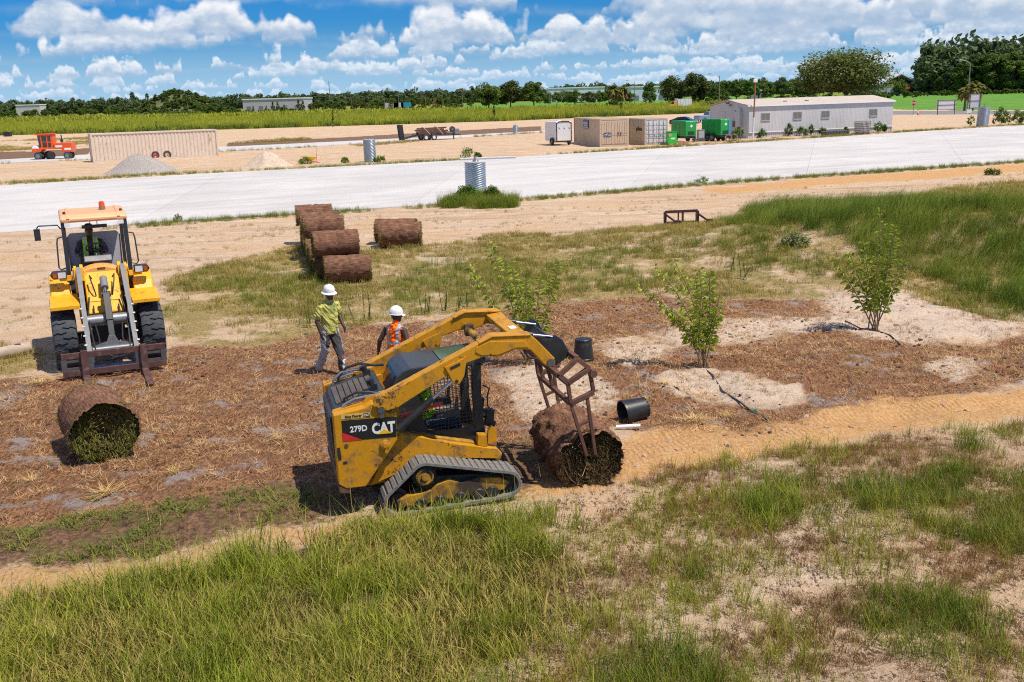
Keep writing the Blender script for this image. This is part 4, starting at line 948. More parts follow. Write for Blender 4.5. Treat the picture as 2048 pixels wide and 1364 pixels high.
# ================================================================ SOD ROLLS
def sodmat():
    m = bpy.data.materials.new('sod_soil'); m.use_nodes = True; nt = m.node_tree; N = nt.nodes.new; lk = nt.links.new; b = nt.nodes['Principled BSDF']
    b.inputs['Roughness'].default_value = .95; b.inputs['Specular IOR Level'].default_value = .1
    tc = N('ShaderNodeTexCoord'); oi = N('ShaderNodeObjectInfo'); va = N('ShaderNodeVectorMath'); va.operation = 'ADD'; lk(tc.outputs['Object'], va.inputs[0]); lk(oi.outputs['Location'], va.inputs[1])
    mp = N('ShaderNodeMapping'); mp.inputs['Scale'].default_value = (1, .10, 1); lk(va.outputs[0], mp.inputs[0])
    def noise(sc, v, det=5): n = N('ShaderNodeTexNoise'); n.inputs['Scale'].default_value = sc; n.inputs['Detail'].default_value = det; n.inputs['Roughness'].default_value = .65; lk(v, n.inputs['Vector']); return n.outputs[0]
    n1 = noise(34, mp.outputs[0]); n2 = noise(5, va.outputs[0], 7); n3 = noise(45, va.outputs[0], 4)
    r = N('ShaderNodeValToRGB'); e = r.color_ramp.elements; e[0].position = .30; e[0].color = (.085, .040, .026, 1); e[1].position = .68; e[1].color = (.34, .178, .112, 1); lk(n1, r.inputs[0])
    r2 = N('ShaderNodeMapRange'); lk(n2, r2.inputs[0]); r2.inputs[1].default_value = .35; r2.inputs[2].default_value = .7; r2.inputs[3].default_value = .62; r2.inputs[4].default_value = 1.3
    mx = N('ShaderNodeMix'); mx.data_type = 'RGBA'; mx.blend_type = 'MULTIPLY'; mx.inputs[0].default_value = 1; lk(r.outputs[0], mx.inputs[6]); lk(r2.outputs[0], mx.inputs[7])
    lk(mx.outputs[2], b.inputs['Base Color'])
    ad = N('ShaderNodeMath'); lk(n1, ad.inputs[0]); lk(n3, ad.inputs[1]); bp = N('ShaderNodeBump'); bp.inputs['Distance'].default_value = .02; lk(ad.outputs[0], bp.inputs['Height']); lk(bp.outputs[0], b.inputs['Normal'])
    return m
SODM = sodmat()
def sod_meshes(r, L, seed, sag=.0, rec=0., blades=1500, gm=None, rough=.03, hang=0.):
    """outer sheet, spiral ends with grass: returns three meshes (soil sheet, spiral turf, grass fringe); axis along y, lowest point z=0"""
    rg = np.random.default_rng(seed); na, ny = 72, 30; V, F = [], []
    for j in range(ny + 1):
        yy = -L / 2 + L * j / ny
        for i in range(na):
            a = 2 * math.pi * i / na
            rr = r * (1 + .018 * math.sin(3 * a + seed) + rough * (vnoise(np.array(i * .35), np.array(j * .5), 1, seed) - .5)) + .010 * ((i % 2) - .5)
            rr -= .022 * math.exp(-((yy - .02 * math.sin(4 * a)) / .025) ** 2)        # the seam where two widths meet
            ed = min(j, ny - j)
            if ed < 2: rr *= 1 - .035 * (2 - ed) * rg.random()
            yo = yy + (rg.random() - .5) * (.05 if ed == 0 else .008)
            if j < 6: yo -= hang * (1 - j / 6) * max(0, math.sin(a) + .25 + .3 * math.sin(a * 5 + seed))
            z = r + rr * math.sin(a) * (1.0 if math.sin(a) > 0 else .95)
            V.append((rr * math.cos(a) * (1 + sag), yo, max(z, .0)))
    for j in range(ny):
        for i in range(na): F.append((j * na + i, j * na + (i + 1) % na, (j + 1) * na + (i + 1) % na, (j + 1) * na + i))
    outer = mesh_from('sod_sheet', V, F, SODM, smooth=True)
    # spiral turf seen at the ends: windings alternate proud soil and sunk grass
    V, F, T, mi = [], [], [], []
    turns = 6; npt = turns * 26; spirals = []
    for s in (-1, 1):
        prev = None; V, F, mi = [], [], []
        for k in range(npt + 1):
            a = 2 * math.pi * k / 26 + seed; q = k / npt; r0 = .05 + (r * .965 - .05) * q; th = (r * .92 / turns)
            jit = (rg.random() - .5) * .05 - rec * (.5 + .5 * math.cos(a + seed))
            y0 = s * (L / 2 - .035 - .05 * (1 - q) * .6 + jit)
            ca, sa = math.cos(a), math.sin(a) ; b = len(V)
            for rad_, yy in ((r0 - th * .98, y0 - s * .07), (r0 - th * .45, y0 - s * .03), (r0 - th * .1, y0 + s * .012), (r0, y0)):
                rad_ = max(rad_, .01); V.append((rad_ * ca, yy, r + rad_ * sa * (1 if sa > 0 else .96)))
            if prev is not None:
                for h in range(3):
                    f = (prev + h, prev + h + 1, b + h + 1, b + h); F.append(f if s < 0 else f[::-1]); mi.append(1 if h == 0 else 0)
            prev = b
        spirals.append(mesh_from('sod_spiral', V, F, [SODM, G_SOD], [rg.random() * .6 for _ in V], mi=mi))
    V, F, T = [], [], []
    for k in range(blades):
        s = -1 if rg.random() < .5 else 1; a = rg.random() * 6.283; q = math.sqrt(rg.random()) ; rr = r * (.12 + .9 * q)
        if rg.random() < .45: rr = r * (.94 + .09 * rg.random())
        p = Vector((rr * math.cos(a), s * (L / 2 - .05 - .03 * rg.random() - rec * .6 * rg.random()), r + rr * math.sin(a) * .97)); l = .05 + .11 * rg.random()
        d = Vector((rg.normal(0, .6), s * (.5 + rg.random()), rg.normal(-.35, .5))).normalized() * l; w = Vector((rg.normal(0, 1), 0, rg.normal(0, 1))).normalized() * .0065
        b = len(V); V += [p - w, p + w, p + d]; F.append((b, b + 1, b + 2)); t = rg.random(); T += [t, t, t]
    V = [(v[0], v[1], max(v[2], .01)) for v in V]
    return outer, spirals[0], spirals[1], mesh_from('sod_fringe', V, F, gm or G_SOD, T)
_SP = [sod_meshes(.40, 1.36, 1, .05, .02, 1700, None, .07), sod_meshes(.41, 1.38, 5, .03, .02, 1700, None, .08), sod_meshes(.39, 1.34, 9, .07, .02, 1700, None, .07), sod_meshes(.405, 1.35, 14, .04, .02, 1700, None, .09)]
def sod_roll(loc, rz, label, group=None, proto=None, scale=1., meshes=None):
    A = meshes or _SP[(int(abs(loc[0]) * 37 + abs(loc[1]) * 11)) % 4 if proto is None else proto]
    e = empty('sod_roll', loc, rz, label, 'sod roll', group, scale=scale)
    for nm, me in zip(('soil_sheet', 'spiral_turf', 'spiral_turf', 'grass_fringe'), A):
        o = bpy.data.objects.new(nm, me); COL.objects.link(o); o.parent = e
    return e
# the long stack: bottom row going away, a few on top
sp0 = G(694, 569); sdir = Vector((-.25, .97, 0)).normalized(); srz = math.atan2(sdir.y, sdir.x) - math.pi / 2
SR = 'sod rolls in the long double stack'
bott = []; ORD = ['', 'next to its front roll'] + [w + ' behind its front roll' for w in ('second', 'third', 'fourth', 'fifth', 'sixth', 'seventh', 'eighth', 'ninth', 'last')]
for i in range(11):
    p = sp0 + Vector((0, .4, 0)) + sdir * (i * .86) + Vector((random.uniform(-.06, .06) - (.22 if i else 0), 0, 0))
    bott.append(p); sod_roll(on(p, .0), srz + rad(90) + random.uniform(-.05, .05), 'brown sod roll on the ground in the long stack, its front end roll' if i == 0 else 'brown sod roll in the bottom row of the long stack, %s' % ORD[i], None if i == 0 else SR)
for q, lab in ((.62, 'brown sod roll on top of the long stack, next above its front roll'), (4.95, 'brown sod roll on the long stack, second roll of the top row'), (6.5, 'brown sod roll on the long stack, third roll of the top row'), (9.3, 'brown sod roll on top of the long stack, last one towards the concrete road')):
    p = sp0 + Vector((-.28, .4, 0)) + sdir * q
    sod_roll(on(p, .69), srz + rad(90) + random.uniform(-.06, .06), lab or 'brown sod roll lying on top of the long stack towards the concrete road', None if lab else 'sod rolls on top of the long stack')
p = G(800, 495) + Vector((0, .4, 0)); sod_roll(on(p), rad(92), 'brown sod roll of the separate pair, the one beside the dry turf', scale=1.13)
p = G(800, 495) + Vector((-.26, 1.42, 0)); sod_roll(on(p), rad(87), 'brown sod roll of the separate pair, the one on the road side', scale=1.13)
# single roll before the wheel loader, grassy end outwards, and the one being laid
big = sod_meshes(.485, 1.2, 21, .06, .07, 5200, None, .07, .10)
fr = G(212, 924) + Vector((-.30, .60, 0)); sod_roll(on(fr, -.02), rad(31) , 'single brown sod roll set down before the fork of the wheel loader, grassy end out', meshes=big)
cw = ctlw(1.91, -.14, 0); lay = sod_meshes(.43, 1.36, 31, .10, .05, 6500, leafmat('sod_roots', (.055, .045, .02), (.24, .17, .08)), .24, .05); sod_roll(on(cw, -.03), CTL_H, 'ragged sod roll held down by the fork of the track loader', meshes=lay)

# ================================================================ WHEEL LOADER
WH = rad(-66); _wf = Vector((math.cos(WH), math.sin(WH), 0)); _wl = Vector((-_wf.y, _wf.x, 0))
WL_O = G(310, 715) - _wl * .85
wl = empty('wheel_loader', on(WL_O), WH, 'yellow wheel loader with open cab, amber beacon and pallet forks', 'wheel loader')
wl.location.z = -.01
DKB = pm('dark_boom_steel', (.075, .07, .07), .4, metal=.4, var=.2)
SIL = pm('silver_boom_edge', (.20, .20, .21), .6, metal=.0, var=.15, dirt=(.2, .16, .13), damt=.1)
def make_wheel(name, parent, loc, r, w, hubcol, lugs=18):
    t = MB(); sw = w / 2
    prof = [(r * .52, -sw * .72), (r * .60, -sw * .92), (r * .80, -sw), (r * .92, -sw * .90), (r * .955, -sw * .62), (r * .965, 0), (r * .955, sw * .62), (r * .92, sw * .90), (r * .80, sw), (r * .60, sw * .92), (r * .52, sw * .72)]
    t.lathe(prof, (0, 0, 0), 'y', 40); wh = t.build(name, RUB, parent, loc=loc)
    h = MB(); h.lathe([(r * .53, -sw * .7), (r * .50, -sw * .5), (r * .34, -sw * .35), (r * .22, -sw * .3), (r * .18, -sw * .55), (0, -sw * .55)], (0, 0, 0), 'y', 24); h.lathe([(r * .53, sw * .7), (r * .50, sw * .5), (r * .34, sw * .35), (r * .22, sw * .3), (r * .18, sw * .55), (0, sw * .55)], (0, 0, 0), 'y', 24); h.build('rim', hubcol, wh)
    l = MB()                                     # one angled, wavy block
    pts = [(-.02, -.10), (.10, -.16), (.16, .35), (.11, .55), (.17, 1.0), (.01, 1.02), (-.05, .6), (.01, .35)]
    top = [(a * r * .9, c * sw * .93) for a, c in pts]
    def mk(sgn):
        q = MB(); n = len(top); vs = []
        for lev in (0, 1):
            for a, c in top:
                rad_ = r * (.945 + (.062 if lev else 0)) - (abs(c) / sw) ** 3 * r * (.055 if lev else .05)
                ang = (a * (.86 if lev else 1.0)) / r; vs.append((rad_ * math.sin(ang), sgn * c, rad_ * math.cos(ang)))
        fs = [list(range(n, 2 * n)) if sgn < 0 else list(range(n, 2 * n))[::-1]] + [(i, (i + 1) % n, n + (i + 1) % n, n + i) for i in range(n)]
        q.add(vs, fs); return q
    for sgn in (-1, 1):
        o = mk(sgn).build('tread_lug', RUB, wh)
        for k in range(lugs):
            a = 2 * math.pi * (k + (.5 if sgn > 0 else 0)) / lugs
            if k: o2 = dup(o, wh, rot=(0, a, 0))
            else: o.rotation_euler = (0, a, 0)
    return wh
for x in (0, -2.05):
    for s in (-1, 1): make_wheel('wheel', wl, (x, s * .84, .61), .62, .47, YELB)
# front frame, fenders
a = MB(); a.box((-.05, 0, .72), (.75, .62, .34)); a.cyl((0, -.75, .61), (0, .75, .61), .12); a.build('front_axle_frame', BLK, wl)
a = MB(); a.prism([(.20, 1.08), (.26, 1.14), (-.55, 1.93), (-.75, 1.93), (-.75, .8), (.1, .8)], -.345, .345); hd = a.build('front_frame_cover', YELB, wl, bevel=.03)
a = MB(); a.prism([(.44 * math.cos(t * math.pi / 14), 1.78 + .22 * math.sin(t * math.pi / 14)) for t in range(15)] + [(-.44, 1.6), (.44, 1.6)], -1.0, -.50, 'x'); pp = a.build('dash_hood', pm('hood_orange_yellow', (.80, .40, .10), .42, var=.06), wl, bevel=.03)
a = MB(); a.box((-.495, .02, 1.955), (.02, .16, .02)); a.build('hood_slot', BLK, pp)
for s in (-1, 1):
    a = MB(); n = Vector((.70, 0, .71)); a.box((-.12 + n.x * .02, s * .17, 1.50 + n.z * .02), (.46, .25, .012), (0, rad(45), 0)); a.build('access_panel', YELB, hd, bevel=.004)
    def Y(a_, b_): return (min(a_ * s, b_ * s), max(a_ * s, b_ * s))
    f = MB(); f.prism([(.46, 1.30), (.46, 1.38), (-.52, 1.46), (-.85, 1.36), (-.85, 1.28), (-.5, 1.38), (.40, 1.30)], *Y(.50, 1.05)); f.build('fender', YELB, wl, bevel=.01)
    f = MB(); f.prism([(.40, 1.30), (-.5, 1.38), (-.75, 1.2), (-.7, .95), (.3, .95)], *Y(.46, .51)); f.build('fender_side', YELB, wl)
    f = MB(); f.prism([(-.45, 1.40), (-1.2, 1.40), (-1.2, 1.80), (-.85, 1.76), (-.6, 1.62)], *Y(.62, 1.02)); f.build('side_tank', YELB, wl, bevel=.03)
    # boom arms with light edge plates
    top, mid, bot = Vector((-.50, s * .43, 1.93)), Vector((.30, s * .44, 1.28)), Vector((1.12, s * .44, .46))
    b = MB(); b.bar(top, mid, .07, .20, up=(.7, 0, .7)); b.bar(mid, bot, .07, .18, up=(.7, 0, .7)); arm = b.build('boom_arm', DKB, wl)
    b = MB(); o = Vector((.085, 0, .085)); b.bar(top + o, mid + o, .095, .03, up=(.7, 0, .7)); b.bar(mid + o, bot + o, .09, .03, up=(.7, 0, .7)); b.build('boom_edge', SIL, arm)
    b = MB(); b.prism([(-.66, 1.74), (-.36, 1.74), (-.40, 2.0), (-.52, 2.06), (-.64, 2.0)], *Y(.34, .40)); b.prism([(-.66, 1.5), (-.30, 1.5), (-.36, 1.98), (-.52, 2.04), (-.64, 1.98)], *Y(.47, .52)); b.cyl((-.50, s * .33, 1.94), (-.50, s * .54, 1.94), .06); b.build('boom_mount', YELB, wl)
    b = MB(); b.cyl((.0, s * .40, .80), (.55, s * .40, .92), .05); b.cyl((.55, s * .40, .92), (.75, s * .40, .80), .03); b.build('lift_cylinder', GRY, wl)
    for k in range(5):
        q = mid.lerp(bot, .1 + .19 * k) + Vector((.1, s * .05, .1)); b = MB(); b.box(q, (.035, .05, .02), (0, rad(45), 0)); b.build('hose_clamp', GRY, arm)
    b = MB(); b.tube([(.1, s * .30, 1.45), (.35, s * .36, 1.18), (.62, s * .36, .95), (.95, s * .34, .72), (1.15, s * .32, .50)], .018, 7); b.tube([(.2, s * .24, 1.28), (.5, s * .26, .98), (.75, s * .22, .70), (1.1, s * .26, .45)], .016, 7); b.build('hydraulic_hose', HOSE, wl)
    b = MB(); b.tube([(-.25, s * .20, 1.78), (-.18, s * .24, 1.86), (-.05, s * .22, 1.75), (.02, s * .18, 1.58), (-.02, s * .16, 1.46)], .014, 7); b.build('hose_loop', HOSE, wl)
    # headlights on brackets
    b = MB(); b.box((-.52, s * .68, 1.80), (.10, .26, .10)); b.build('light_bracket', YELB, wl)
    b = MB(); b.prism([(s * .66, 1.80), (s * .93, 1.80), (s * .98, 1.88), (s * .93, 1.96), (s * .66, 1.96)], -.60, -.42, 'x'); hl = b.build('headlight', BLK, wl, bevel=.02)
    b = MB(); b.box((-.415, s * .755, 1.88), (.012, .15, .12)); b.build('lens', pm('lamp_lens', (.62, .66, .70), .12, var=.1), hl)
    b = MB(); b.box((-.418, s * .89, 1.88), (.012, .08, .10)); b.build('indicator', pm('amber_lens', (.42, .09, .01), .2), hl)
# centre linkage and big cylinder
a = MB(); a.cyl((-.20, .02, 1.78), (.10, .02, 1.62), .075, n=16); a.mat(1).cyl((.10, .02, 1.62), (.30, .02, 1.50), .04, n=12); a.build('tilt_cylinder', [SIL, STEEL], wl)
a = MB(); a.bar((.30, .02, 1.52), (.62, .02, 1.02), .14, .16); a.bar((.62, .02, 1.02), (.86, .02, .60), .12, .14); a.cyl((.30, -.07, 1.52), (.30, .11, 1.52), .06); a.build('tilt_lever', BLK, wl, bevel=.01)
a = MB(); a.cyl((.42, -.40, 1.02), (.42, .40, 1.02), .115, n=18); a.build('boom_torque_tube', GRY, wl)
a = MB(); a.prism([(-.42, .52), (.42, .52), (.40, .60), (.12, .68), (.07, .80), (-.05, .80), (-.10, .68), (-.40, .60)], .98, 1.02, 'x'); a.build('coupler_plate', GRY, wl)
a = MB(); a.cyl((1.05, -.45, .55), (1.05, .45, .55), .05, n=14); a.cyl((1.10, -.42, .20), (1.10, .42, .20), .06, n=14); a.bar((1.06, -.40, .16), (1.06, -.40, .6), .06, .10); a.bar((1.06, .40, .16), (1.06, .40, .6), .06, .10); a.build('quick_coupler', GRY, wl)
a = MB(); a.tube([(.9, -.15, .6), (1.0, -.12, .42), (1.1, .05, .36), (1.12, .25, .40), (1.12, .36, .44)], .018, 7); a.tube([(.9, .12, .6), (1.02, .10, .40), (1.12, -.08, .33), (1.12, -.2, .34)], .016, 7); a.build('coupler_hose', HOSE, wl)
# fork carriage and forks
a = MB(); a.box((1.24, 0, .52), (.05, 1.94, .12)); a.box((1.24, 0, .17), (.05, 1.94, .12)); car = a.build('fork_carriage', RUSTD, wl, bevel=.008)
for s in (-1, 1):
    a = MB()
    for y in (.93, .44): a.box((1.24, s * y, .345), (.045, .10, .24))
    a.box((1.236, s * .69, .42), (.035, .42, .06)); a.box((1.236, s * .69, .26), (.035, .42, .05)); a.build('carriage_plate', GRYD, car)
    a = MB(); y = s * .55; a.prism([(1.275, .62), (1.325, .62), (1.33, .12), (2.38, .055), (2.38, .035), (1.30, .03), (1.275, .08)], y - .065, y + .065); a.build('fork_tine', RUSTD, wl, bevel=.006)
# cab (open fronted), driver's place
ZF = 2.97
a = MB(); a.prism([(-.86, 2.90), (-.84, 2.98), (-.95, 3.06), (-2.05, 3.10), (-2.20, 3.02), (-2.20, 2.94)], -.66, .66); rf = a.build('cab_roof', ORG, wl, bevel=.04)
a = MB(); a.box((-1.5, 0, 2.935), (1.2, 1.2, .03)); a.build('roof_lining', BLK, rf)
for s in (-1, 1):
    a = MB(); a.prism([(-.84, 2.99), (-.95, 3.075), (-2.05, 3.115), (-2.05, 3.10), (-.95, 3.06)], s * .50 - .03, s * .50 + .03); a.build('roof_rib', ORG, rf)
    a = MB(); a.cyl((-1.05, s * .56, 3.08), (-1.05, s * .56, 3.12), .03); a.build('roof_bolt', BLK, rf)
    a = MB(); a.bar((-.74, s * .615, 1.60), (-.95, s * .61, 2.95), .085, .10); a.build('cab_post', BLK, wl, bevel=.01)
    a = MB(); a.bar((-2.1, s * .60, 1.6), (-2.15, s * .60, 2.96), .07, .09); a.build('cab_post', BLK, wl)
    a = MB(); a.box((-.87, s * .53, 2.86), (.06, .11, .08)); a.build('cab_light', WHT, wl)
    a = MB(); a.tube([(-.86, s * .66, 2.62), (-.84, s * .75, 2.60), (-.82, s * .77, 2.5), (-.76, s * .79, 2.0), (-.74, s * .75, 1.95), (-.74, s * .66, 1.98)], .016, 7); a.build('grab_rail', BLK, wl)
    a = MB(); a.bar((-.80, s * .62, 1.70), (-2.1, s * .62, 1.70), .06, .12); a.box((-1.45, s * .64, 1.5), (1.2, .04, .5)); a.build('cab_side', ORG, wl)
a = MB(); a.tube([(-.92, -.66, 2.78), (-.90, -.72, 2.87), (-.86, -1.08, 2.88), (-.86, -1.12, 2.83)], .016, 7); a.box((-.87, -1.12, 2.70), (.08, .12, .24)); a.build('wing_mirror', BLK, wl, bevel=.015)
a = MB(); a.tube([(-1.0, -.08, 2.92), (-.96, -.08, 2.82)], .01, 6); a.tube([(-1.0, .06, 2.92), (-.96, .06, 2.82)], .01, 6); a.box((-.95, 0, 2.79), (.05, .50, .07), (0, 0, .04)); a.build('visor_mirror', BLK, wl, bevel=.01)
a = MB(); a.prism([(-.55, 1.7), (.55, 1.7), (.56, 2.45), (.48, 2.54), (-.48, 2.54), (-.56, 2.45)], -2.20, -2.14, 'x'); a.build('rear_cover', pm('pale_grey_canvas', (.42, .43, .47), .7, var=.08), wl)
a = MB(); a.prism([(-2.2, 1.0), (-2.2, 1.72), (-2.9, 1.62), (-3.15, 1.3), (-3.15, .8)], -.52, .52); a.build('engine_cover', YELB, wl, bevel=.05)
a = MB(); a.box((-1.35, 0, .95), (1.5, .9, .55)); a.box((-1.4, 0, 1.45), (1.35, 1.2, .12)); a.build('rear_frame', BLK, wl)
a = MB(); a.prism([(-1.06, 2.0), (-.98, 2.05), (-1.10, 2.15), (-1.30, 2.12), (-1.28, 2.02)], -.28, .28); a.bar((-1.15, 0, 1.6), (-1.15, 0, 2.05), .18, .2); a.build('dash', GRY, wl, bevel=.02)
a = MB(); tilt = Matrix.Translation((-1.26, -.02, 2.30)) @ Matrix.Rotation(rad(-35), 4, 'Y')
ring = [(.19 * math.cos(2 * math.pi * k / 24), .19 * math.sin(2 * math.pi * k / 24), 0) for k in range(25)]
a.tube(ring, .016, 7, cap=False)
for k in range(3): a.tube([(0, 0, -.03), (.18 * math.cos(2.1 * k), .18 * math.sin(2.1 * k), 0)], .01, 6)
a.tube([(0, 0, 0), (0, 0, -.2)], .02, 6); a.xform(tilt); a.build('steering_wheel', BLK, wl)
a = MB(); a.box((-1.66, -.10, 1.80), (.48, .50, .16)); a.box((-1.90, -.10, 2.12), (.14, .48, .60), (0, -.12, 0)); a.build('seat', BLK, wl, bevel=.04)
a = MB(); a.lathe([(.07, 0), (.07, .04), (.05, .05)], (-1.55, .22, 3.09), 'z', 16); bc = a.build('beacon_base', GRY, wl)
a = MB(); a.lathe([(.062, .05), (.062, .11), (.05, .16), (.02, .175), (0, .175)], (-1.55, .22, 3.09), 'z', 16); a.build('beacon', pm('amber_beacon', (.72, .10, .01), .2), wl)

# ================================================================ PEOPLE
SKIN = pm('skin', (.16, .075, .045), .5, var=.08); SKIND = pm('skin_deep', (.062, .032, .022), .48, var=.08)
class Figure:
    """tapered lofts remeshed into one continuous body; faces take the cloth of the loft they lie on. faces +x, left +y"""
    def __init__(s): s.V = []; s.F = []; s.seg = []
    def loft(s, secs, tag_, n=14):
        """secs: (centre, r_side, r_front, side_dir, front_dir)"""
        b0 = len(s.V)
        for c, ra, rb, sd_, fd in secs:
            for j in range(n):
                a = 2 * math.pi * j / n; s.V.append(Vector(c) + Vector(sd_) * (ra * math.cos(a)) + Vector(fd) * (rb * math.sin(a)))
        for i in range(len(secs) - 1):
            for j in range(n): s.F.append((b0 + i * n + j, b0 + i * n + (j + 1) % n, b0 + (i + 1) * n + (j + 1) % n, b0 + (i + 1) * n + j))
        s.F.append(tuple(b0 + j for j in range(n))[::-1]); e = b0 + (len(secs) - 1) * n; s.F.append(tuple(e + j for j in range(n)))
        for (c, ra, rb, _, _), (c2, ra2, rb2, _, _) in zip(secs, secs[1:]): s.seg.append((Vector(c), Vector(c2), (ra + rb) / 2, (ra2 + rb2) / 2, tag_))
    def limb(s, pts, rs, tag_, n=12, flat=1.0, fdir=None):
        secs = []
        for i, p in enumerate(pts):
            d = (Vector(pts[min(i + 1, len(pts) - 1)]) - Vector(pts[max(i - 1, 0)])).normalized()
            f = Vector(fdir) if fdir is not None else (Vector((1, 0, 0)) if abs(d.x) < .8 else Vector((0, 0, 1)))
            f = (f - d * d.dot(f)).normalized(); sd_ = d.cross(f); secs.append((p, rs[i], rs[i] * flat, sd_, f))
        s.loft(secs, tag_, n)
    def ball(s, c, rx, ry, rz, tag_):
        c = Vector(c); secs = []
        for k in range(9):
            t = -math.pi / 2 + math.pi * (k + .25) / 8.5; q = math.cos(t); secs.append((c + Vector((0, 0, rz * math.sin(t))), max(ry * q, .004), max(rx * q, .004), (0, 1, 0), (1, 0, 0)))
        s.loft(secs, tag_)
    def hand(s, wrist, d, palm_n, curl, tag_, side):
        w = Vector(wrist); d = Vector(d).normalized(); n = Vector(palm_n); n = (n - d * d.dot(n)).normalized(); t = d.cross(n) * side
        s.loft([(w, .026, .018, t, n), (w + d * .04, .036, .016, t, n), (w + d * .085, .040, .014, t, n), (w + d * .098, .034, .010, t, n)], tag_, 10)
        for k, (off, L) in enumerate(((-.030, .066), (-.010, .078), (.010, .074), (.029, .058))):
            p = w + d * .088 + t * off; q = p + (d * math.cos(curl * .5) + n * math.sin(curl * .5)) * L * .5; r = q + (d * math.cos(curl * 1.6) + n * math.sin(curl * 1.6)) * L * .5
            s.limb([p, q, r], [.0098, .0092, .008], tag_, 8)
        p = w + d * .03 - t * .03; q = p + (d * .6 - t * .7 + n * .2).normalized() * .04; r = q + (d * .85 - t * .25 + n * .35).normalized() * .034; s.limb([p, q, r], [.012, .011, .009], tag_, 8)
    def head(s, c, yaw=0., tag_='skin', beard=None):
        c = Vector(c); R = Matrix.Rotation(yaw, 3, 'Z'); f, l = R @ Vector((1, 0, 0)), R @ Vector((0, 1, 0)); u = Vector((0, 0, 1))
        secs = [(c + u * -.115 + f * .028, .035, .040), (c + u * -.09 + f * .02, .055, .065), (c + u * -.045 + f * .008, .067, .085), (c, .074, .095), (c + u * .045 - f * .004, .075, .097), (c + u * .085 - f * .006, .062, .082), (c + u * .11 - f * .006, .034, .046), (c + u * .118 - f * .006, .01, .014)]
        s.loft([(p, a, b, l, f) for p, a, b in secs], tag_, 16)
        s.limb([c + f * .085 + u * .015, c + f * .108 - u * .025, c + f * .085 - u * .032], [.008, .014, .01], tag_, 8)
        for k in (-1, 1): s.limb([c + l * .072 * k + u * .02, c + l * .080 * k - f * .008, c + l * .073 * k - u * .03], [.010, .015, .009], tag_, 8)
        s.limb([c + f * .086 - u * .058 - l * .02, c + f * .092 - u * .06, c + f * .086 - u * .058 + l * .02], [.006, .008, .006], 'lip', 8)
        for k in (-1, 1): s.limb([c + f * .082 + u * .028 + l * (.018 * k), c + f * .082 + u * .03 + l * (.046 * k)], [.008, .008], 'brow', 8)
    def build(s, name, parent, rule, mats, voxel=.0085):
        me = bpy.data.meshes.new(name); me.from_pydata([tuple(v) for v in s.V], [], s.F); o = bpy.data.objects.new(name, me); COL.objects.link(o)
        r = o.modifiers.new('r', 'REMESH'); r.mode = 'VOXEL'; r.voxel_size = voxel; sm = o.modifiers.new('s', 'SMOOTH'); sm.iterations = 3; sm.factor = .5
        dg = bpy.context.evaluated_depsgraph_get(); dg.update(); m2 = bpy.data.meshes.new_from_object(o.evaluated_get(dg)); bpy.data.objects.remove(o)
        co = np.empty(len(m2.vertices) * 3); m2.vertices.foreach_get('co', co); co = co.reshape(-1, 3)
        # cloth folds
        best = np.full(len(co), 1e9); idx = np.zeros(len(co), int); tt = np.zeros(len(co))
        for k, (a, b, ra, rb, tg) in enumerate(s.seg):
            a_, d = np.array(a), np.array(b - a); L2 = max(float(d @ d), 1e-9); t = np.clip(((co - a_) @ d) / L2, 0, 1); dist = np.linalg.norm(co - a_ - t[:, None] * d, axis=1) - (ra + (rb - ra) * t)
            w = dist < best - 1e-6; best[w] = dist[w]; idx[w] = k; tt[w] = t[w]
        tags = [g[4] for g in s.seg]; vm = np.array([rule(tags[i], t, c) for i, t, c in zip(idx, tt, co)], np.int32)
        vn = np.empty(len(co) * 3); m2.vertices.foreach_get('normal', vn); vn = vn.reshape(-1, 3)
        cloth = np.array([1.0 if tags[i] in ('torso', 'sleeve', 'leg', 'shin') else 0 for i in idx])
        fold = (fbm(co[:, 1] * 3 + co[:, 2] * 1.5, co[:, 2] * 2.2 + co[:, 0] * 4, .16, 5, 3) - .5) * .05 * cloth
        co = co + vn * fold[:, None]; m2.vertices.foreach_set('co', co.ravel())
        lv = np.empty(len(m2.loops), np.int32); m2.loops.foreach_get('vertex_index', lv); ls = np.empty(len(m2.polygons), np.int32); m2.polygons.foreach_get('loop_start', ls)
        m2.materials.clear()
        for m in mats: m2.materials.append(m)
        m2.polygons.foreach_set('material_index', vm[lv[ls]]); m2.polygons.foreach_set('use_smooth', np.ones(len(ls), bool)); m2.update()
        b = bpy.data.objects.new(name, m2); COL.objects.link(b); b.parent = parent; return b
SX, FX = (0, 1, 0), (1, 0, 0)
def torso(f, base=(0, 0, 0), lean=0., big=1.0, yaw=0.):
    b = Vector(base); Rm = Matrix.Rotation(yaw, 3, 'Z'); sd_, fd = Rm @ Vector(SX), Rm @ Vector(FX)
    def c(z, x=0): return b + fd * (x + lean * max(0, z - .9)) + Vector((0, 0, z))
    f.loft([(c(.84), .172 * big, .128 * big, sd_, fd), (c(.93), .178 * big, .135 * big, sd_, fd), (c(1.06, .008), .165 * big, .132 * big, sd_, fd), (c(1.20, .01), .172 * big, .125 * big, sd_, fd), (c(1.32), .188, .122, sd_, fd), (c(1.41, -.005), .192, .108, sd_, fd), (c(1.465, -.01), .14, .085, sd_, fd), (c(1.50, -.01), .075, .068, sd_, fd)], 'torso', 18)
    return c
